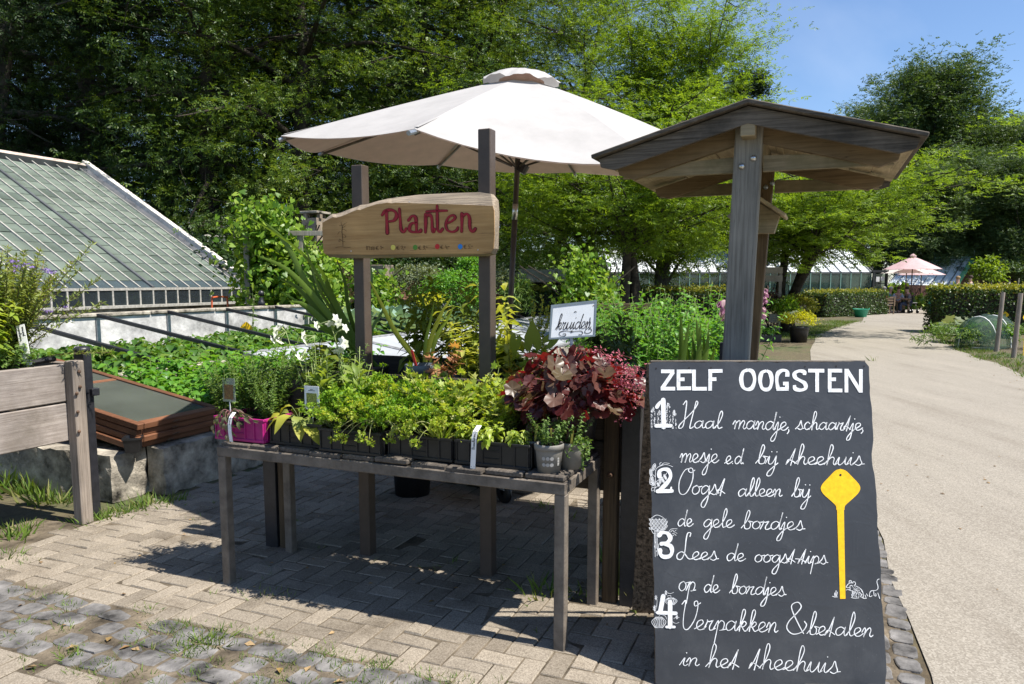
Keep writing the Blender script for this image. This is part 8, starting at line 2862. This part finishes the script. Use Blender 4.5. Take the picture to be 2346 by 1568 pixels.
MB().box([q[0], q[1], .74], (1.3, .8, .04), WORLD3, .005).build('tabletop', wd_, t)
for x in (-.55, .55):
    for y in (-.32, .32): MB().box([q[0] + x, q[1] + y, .36], (.07, .07, .72), WORLD3).build('leg', wd_, t)
t0_ = None
for px, Y, rz, lb in ((2036, 36.6, 1.57, 'wooden garden chair with its back to the path at the cafe table'), (2022, 37.5, 0.0, 'wooden chair under the person in red'), (2058, 38.4, -1.7, 'wooden chair under the person in pale blue')):
    q = at(px, 640, Y)
    if t0_ is None:
        t0_ = thing('garden_chair', (0, 0, 0), lb, 'chair', 'garden chairs at the cafe table')
        MB().box([0, 0, .42], (.46, .50, .04), WORLD3, .005).build('seat', wd_, t0_)
        for x in (-.2, .2):
            for y in (-.22, .22): MB().box([x, y, .20], (.05, .05, .40), WORLD3).build('leg', wd_, t0_)
        b_ = MB()
        for z in (.55, .68, .82): b_.box([-.22, 0, z], (.03, .5, .08), WORLD3)
        for y in (-.23, .23): b_.box([-.235, y, .65], (.04, .05, .5), WORLD3)
        b_.build('backrest', wd_, t0_)
        for y in (-.25, .25): MB().box([0, y, .63], (.46, .05, .03), WORLD3).build('armrest', wd_, t0_)
        t0_.location = (q[0], q[1], 0); t0_.rotation_euler = (0, 0, rz)
    else:
        dup(t0_, (q[0], q[1], 0), rz, 1.0, lb)
q = at(2090, 640, 37.4)
t = thing('rollator', (q[0], q[1], 0), 'dark wheeled walker parked at the right of the cafe table', 'walker')
MB().box([q[0], q[1], .52], (.44, .42, .06), WORLD3, .01).build('seat', M['black_plastic'], t)
for x in (-.2, .2):
    MB().tube(spline([[q[0] + x * .9, q[1] - .28, .12], [q[0] + x, q[1] - .05, .52], [q[0] + x, q[1] + .15, .92], [q[0] + x, q[1] + .0, .96]], 5), .018, 6).build('frame_tube', M['grey_steel'], t)
    for y in (-.28, .26): MB().tube([[q[0] + x - .02, q[1] + y, .11], [q[0] + x + .02, q[1] + y, .11]], .11, 14).build('wheel', M['black_plastic'], t)
MB().box([q[0], q[1] + .2, .72], (.42, .03, .34), WORLD3, .01).build('backrest', M['black_plastic'], t)
# green tub, broom handle
q = at(1972, 720, 33.5)
t = thing('green_tub', (q[0], q[1], 0), 'green plastic tub standing in front of the clipped hedge', 'tub')
tb_ = MB().lathe([q[0], q[1], 0], [(.001, .01), (.24, 0), (.33, .36), (.345, .37), (.32, .37), (.24, .04), (.001, .04)], 22).build('tub', plain('green_plastic', (.03, .33, .20), .45), t, True)
for s_ in (-1, 1): MB().tube(spline([[q[0] + s_ * .33, q[1] - .08, .34], [q[0] + s_ * .37, q[1], .40], [q[0] + s_ * .33, q[1] + .08, .34]], 5), .014, 6).build('handle', plain('green_handle', (.025, .28, .17), .45), t)

# ---- plant stand beside the path: pots, signs, fingerpost
def label_sign(px, py, w, h, Y, label, col, tilt, base_py):
    c = at(px, py, Y)
    t = thing('plant_sign_card', (c[0], c[1], 0), label, 'sign')
    R = np.array([[math.cos(tilt), 0, math.sin(tilt)], [0, 1, 0], [-math.sin(tilt), 0, math.cos(tilt)]])
    w_, h_ = w / F * Y, h / F * Y
    pn_ = MB().box(c, (w_, .012, h_), R, .002).build('panel', col, t)
    wr_ = MB()
    for i in range(3): wr_.box(c + np.array([0, -.009, h_ * (.22 - .22 * i)]) , (w_ * (.6 - .1 * i), .003, h_ * .07), R)
    wr_.build('lettering', M['slate'], pn_)
    MB().box([c[0], c[1] + .01, c[2] / 2], (.03, .02, c[2]), WORLD3).build('stake', M['woody'], t)


label_sign(1817, 722, 24, 17, 20, 'white tilted card on a stake above the yellow-green pot plants', M['white_paint'], .35, 770)
label_sign(1775, 730, 26, 20, 20.2, 'grey wooden card on a stake left of the white one', M['kio_post'], -.05, 770)
bush('copper_shrub', 1765, 672, 760, 70, 21, 1400, .085, leafmat('copper_leaf', [(.05, .02, .025), (.09, .04, .04), (.05, .05, .02)], .3), 'dark copper-leaved shrub beside the path', 'shrub')
bush('leafy_shrub', 1800, 682, 755, 60, 20.3, 1500, .075, M['lf_vine'], 'fresh green shrub behind the two little plant signs', 'shrub')
bush('leafy_shrub', 1835, 675, 735, 75, 21.5, 1500, .08, M['lf_hedge_new'], 'yellow-green variegated shrub at the path bend', 'shrub')
q = at(1830, 773, 19.6); 
t = round_pot('flower_pot', np.array([q[0], q[1], 0]), .20, .25, .42, M['black_plastic'], 'round black pot of yellow-green flowers at the path edge', 'potted plant')
bush_mesh(t, np.array([q[0], q[1], .58]), .45, .38, .26, 1500, .05, M['fl_yellow'], T_simple(.4, .1, .1), False)
q = at(1758, 773, 19.8)
t = thing('plant_tray', (q[0], q[1], 0), 'low black tray of small plants beside the flower pot', 'tray')
MB().box([q[0], q[1], .10], (.62, .4, .20), WORLD3, .01).build('tray', M['black_plastic'], t)
bush_mesh(t, np.array([q[0], q[1], .24]), .3, .2, .1, 400, .06, M['lf_nettle'], T_simple(.4, .1, .1), False)
q = at(1787, 640, 22)
t = thing('fingerpost', (q[0], q[1], 0), 'pale wooden fingerpost with two arrow boards pointing left', 'signpost')
ztop = at(1787, 612, 22)[2]
MB().box([q[0], q[1], ztop / 2], (.09, .09, ztop), WORLD3, .008).build('post', M['post_z'], t)
for z in (ztop - .10, ztop - .34):
    MB().poly([[q[0] + .05, q[1] - .07, z - .09], [q[0] - .42, q[1] - .07, z - .09], [q[0] - .52, q[1] - .07, z], [q[0] - .42, q[1] - .07, z + .09], [q[0] + .05, q[1] - .07, z + .09]], .03, [0, -1, 0]).build('arrow_board', M['post_z'], t)

# ---- right of the path: courgette plants, net tunnel, stakes
zu = None
for i, (px, py, sc, lb) in enumerate(((2195, 785, 1.0, 'large leaved courgette plant left of the green net'), (2235, 765, 1.1, 'large leaved courgette plant above the green net'), (2275, 775, 1.0, 'courgette plant behind the first wooden stake'), (2180, 770, .8, 'small courgette plant under the hedge end'))):
    loc = gnd(px, py)
    if zu is None:
        zu = thing('courgette_plant', (0, 0, 0), lb, 'vegetable', 'courgette plants beside the path')
        pl = Plant()
        for q in range(34):
            an = rng.uniform(0, 6.28); rr = rng.uniform(.1, .6)
            p = np.array([math.cos(an) * rr, math.sin(an) * rr, .62 - rr * .55 + rng.normal() * .05])
            pl.st.tube([np.zeros(3), p * [.4, .4, .9], p], .012, 5)
            pl.leaf('leaf', p, [math.cos(an), math.sin(an), -.1], ZU + rng.normal(size=3) * .35, rng.uniform(.2, .34))
        pl.link(zu, {'leaf': ('foliage', M['lf_silver'], T_lobed(5, .55, .3), True)})
        zu.location = tuple(loc)
    else:
        dup(zu, loc, i * 1.3, sc, lb)
c = gnd(2242, 800)
t = thing('net_tunnel', c, 'green crop net stretched over white hoops beside the path', 'net tunnel')
d = nrm(V + U * .5)
s_ = np.cross(ZU, d)
for k_, f_ in enumerate((-.1, .9)):
    a = np.linspace(0, math.pi, 13)
    MB().tube([c + d * f_ + s_ * .42 * math.cos(q) + ZU * .78 * math.sin(q) for q in a], .014, 6).build('hoop', M['white_plastic'], t)


def net_material():
    m = glassmat('green_net', (.008, .045, .03), .45, .8)
    return m


vs, fs = [], []
na_, nl_ = 14, 10
for i in range(nl_ + 1):
    f_ = i / nl_
    k_ = min(1.0, .35 + 2.2 * min(f_, 1 - f_)) if f_ in (0.0, 1.0) else .94 + .08 * math.cos(f_ * 6.28 * 2)
    for j in range(na_ + 1):
        a = math.pi * j / na_
        vs.append(c + d * (-.45 + 1.9 * f_) + s_ * .47 * k_ * math.cos(a) + ZU * (.80 * k_ * math.sin(a) ** .8 + .01) + rng.normal(size=3) * .008)
for i in range(nl_):
    for j in range(na_): fs.append((i * (na_ + 1) + j, i * (na_ + 1) + j + 1, (i + 1) * (na_ + 1) + j + 1, (i + 1) * (na_ + 1) + j))
mesh_obj('net', vs, fs, net_material(), t, True)
MB().bar(c - s_ * .5 - d * .2 + ZU * .04, c + s_ * .05 - d * .35 + ZU * .04, .06, .05).build('batten', M['white_bar'], t)
bush_mesh(t, c + d * .5 + ZU * .3, .6, .4, .25, 700, .12, M['lf_nettle'], T_simple(.4, .1, .2), False, name='crop')
for px, py, hp, lb in ((2283, 806, 670, 'round wooden stake right of the green net'), (2322, 820, 672, 'second round wooden stake near the right picture edge')):
    g0 = gnd(px, py)
    h = at(px, hp, g0[1])[2]
    t = thing('wooden_stake', g0, lb, 'stake')
    MB().tube([g0, g0 + ZU * h * .5 + U * .02, g0 + ZU * h + U * .045], [.05, .048, .045], 12).build('stake', M['post_z'], t)
wire = None
harvest_label(gnd(2344, 815), .75, 'yellow diamond plant label at the right picture edge', .4, .09)
harvest_label(gnd(2300, 770), .55, 'yellow diamond plant label between the two wooden stakes', -.5, .08)
for px, py, w_, lb in ((2320, 800, 70, 'loose weedy greenery around the second stake'), (2180, 800, 60, 'weedy greenery at the foot of the right hedge')):
    g0 = gnd(px, py)
    t = thing('weed_patch', g0, lb, 'weeds')
    bush_mesh(t, g0 + ZU * .25, .8, .5, .32, 900, .10, M['lf_herb'], T_leaf(.12, .04, .3), False)
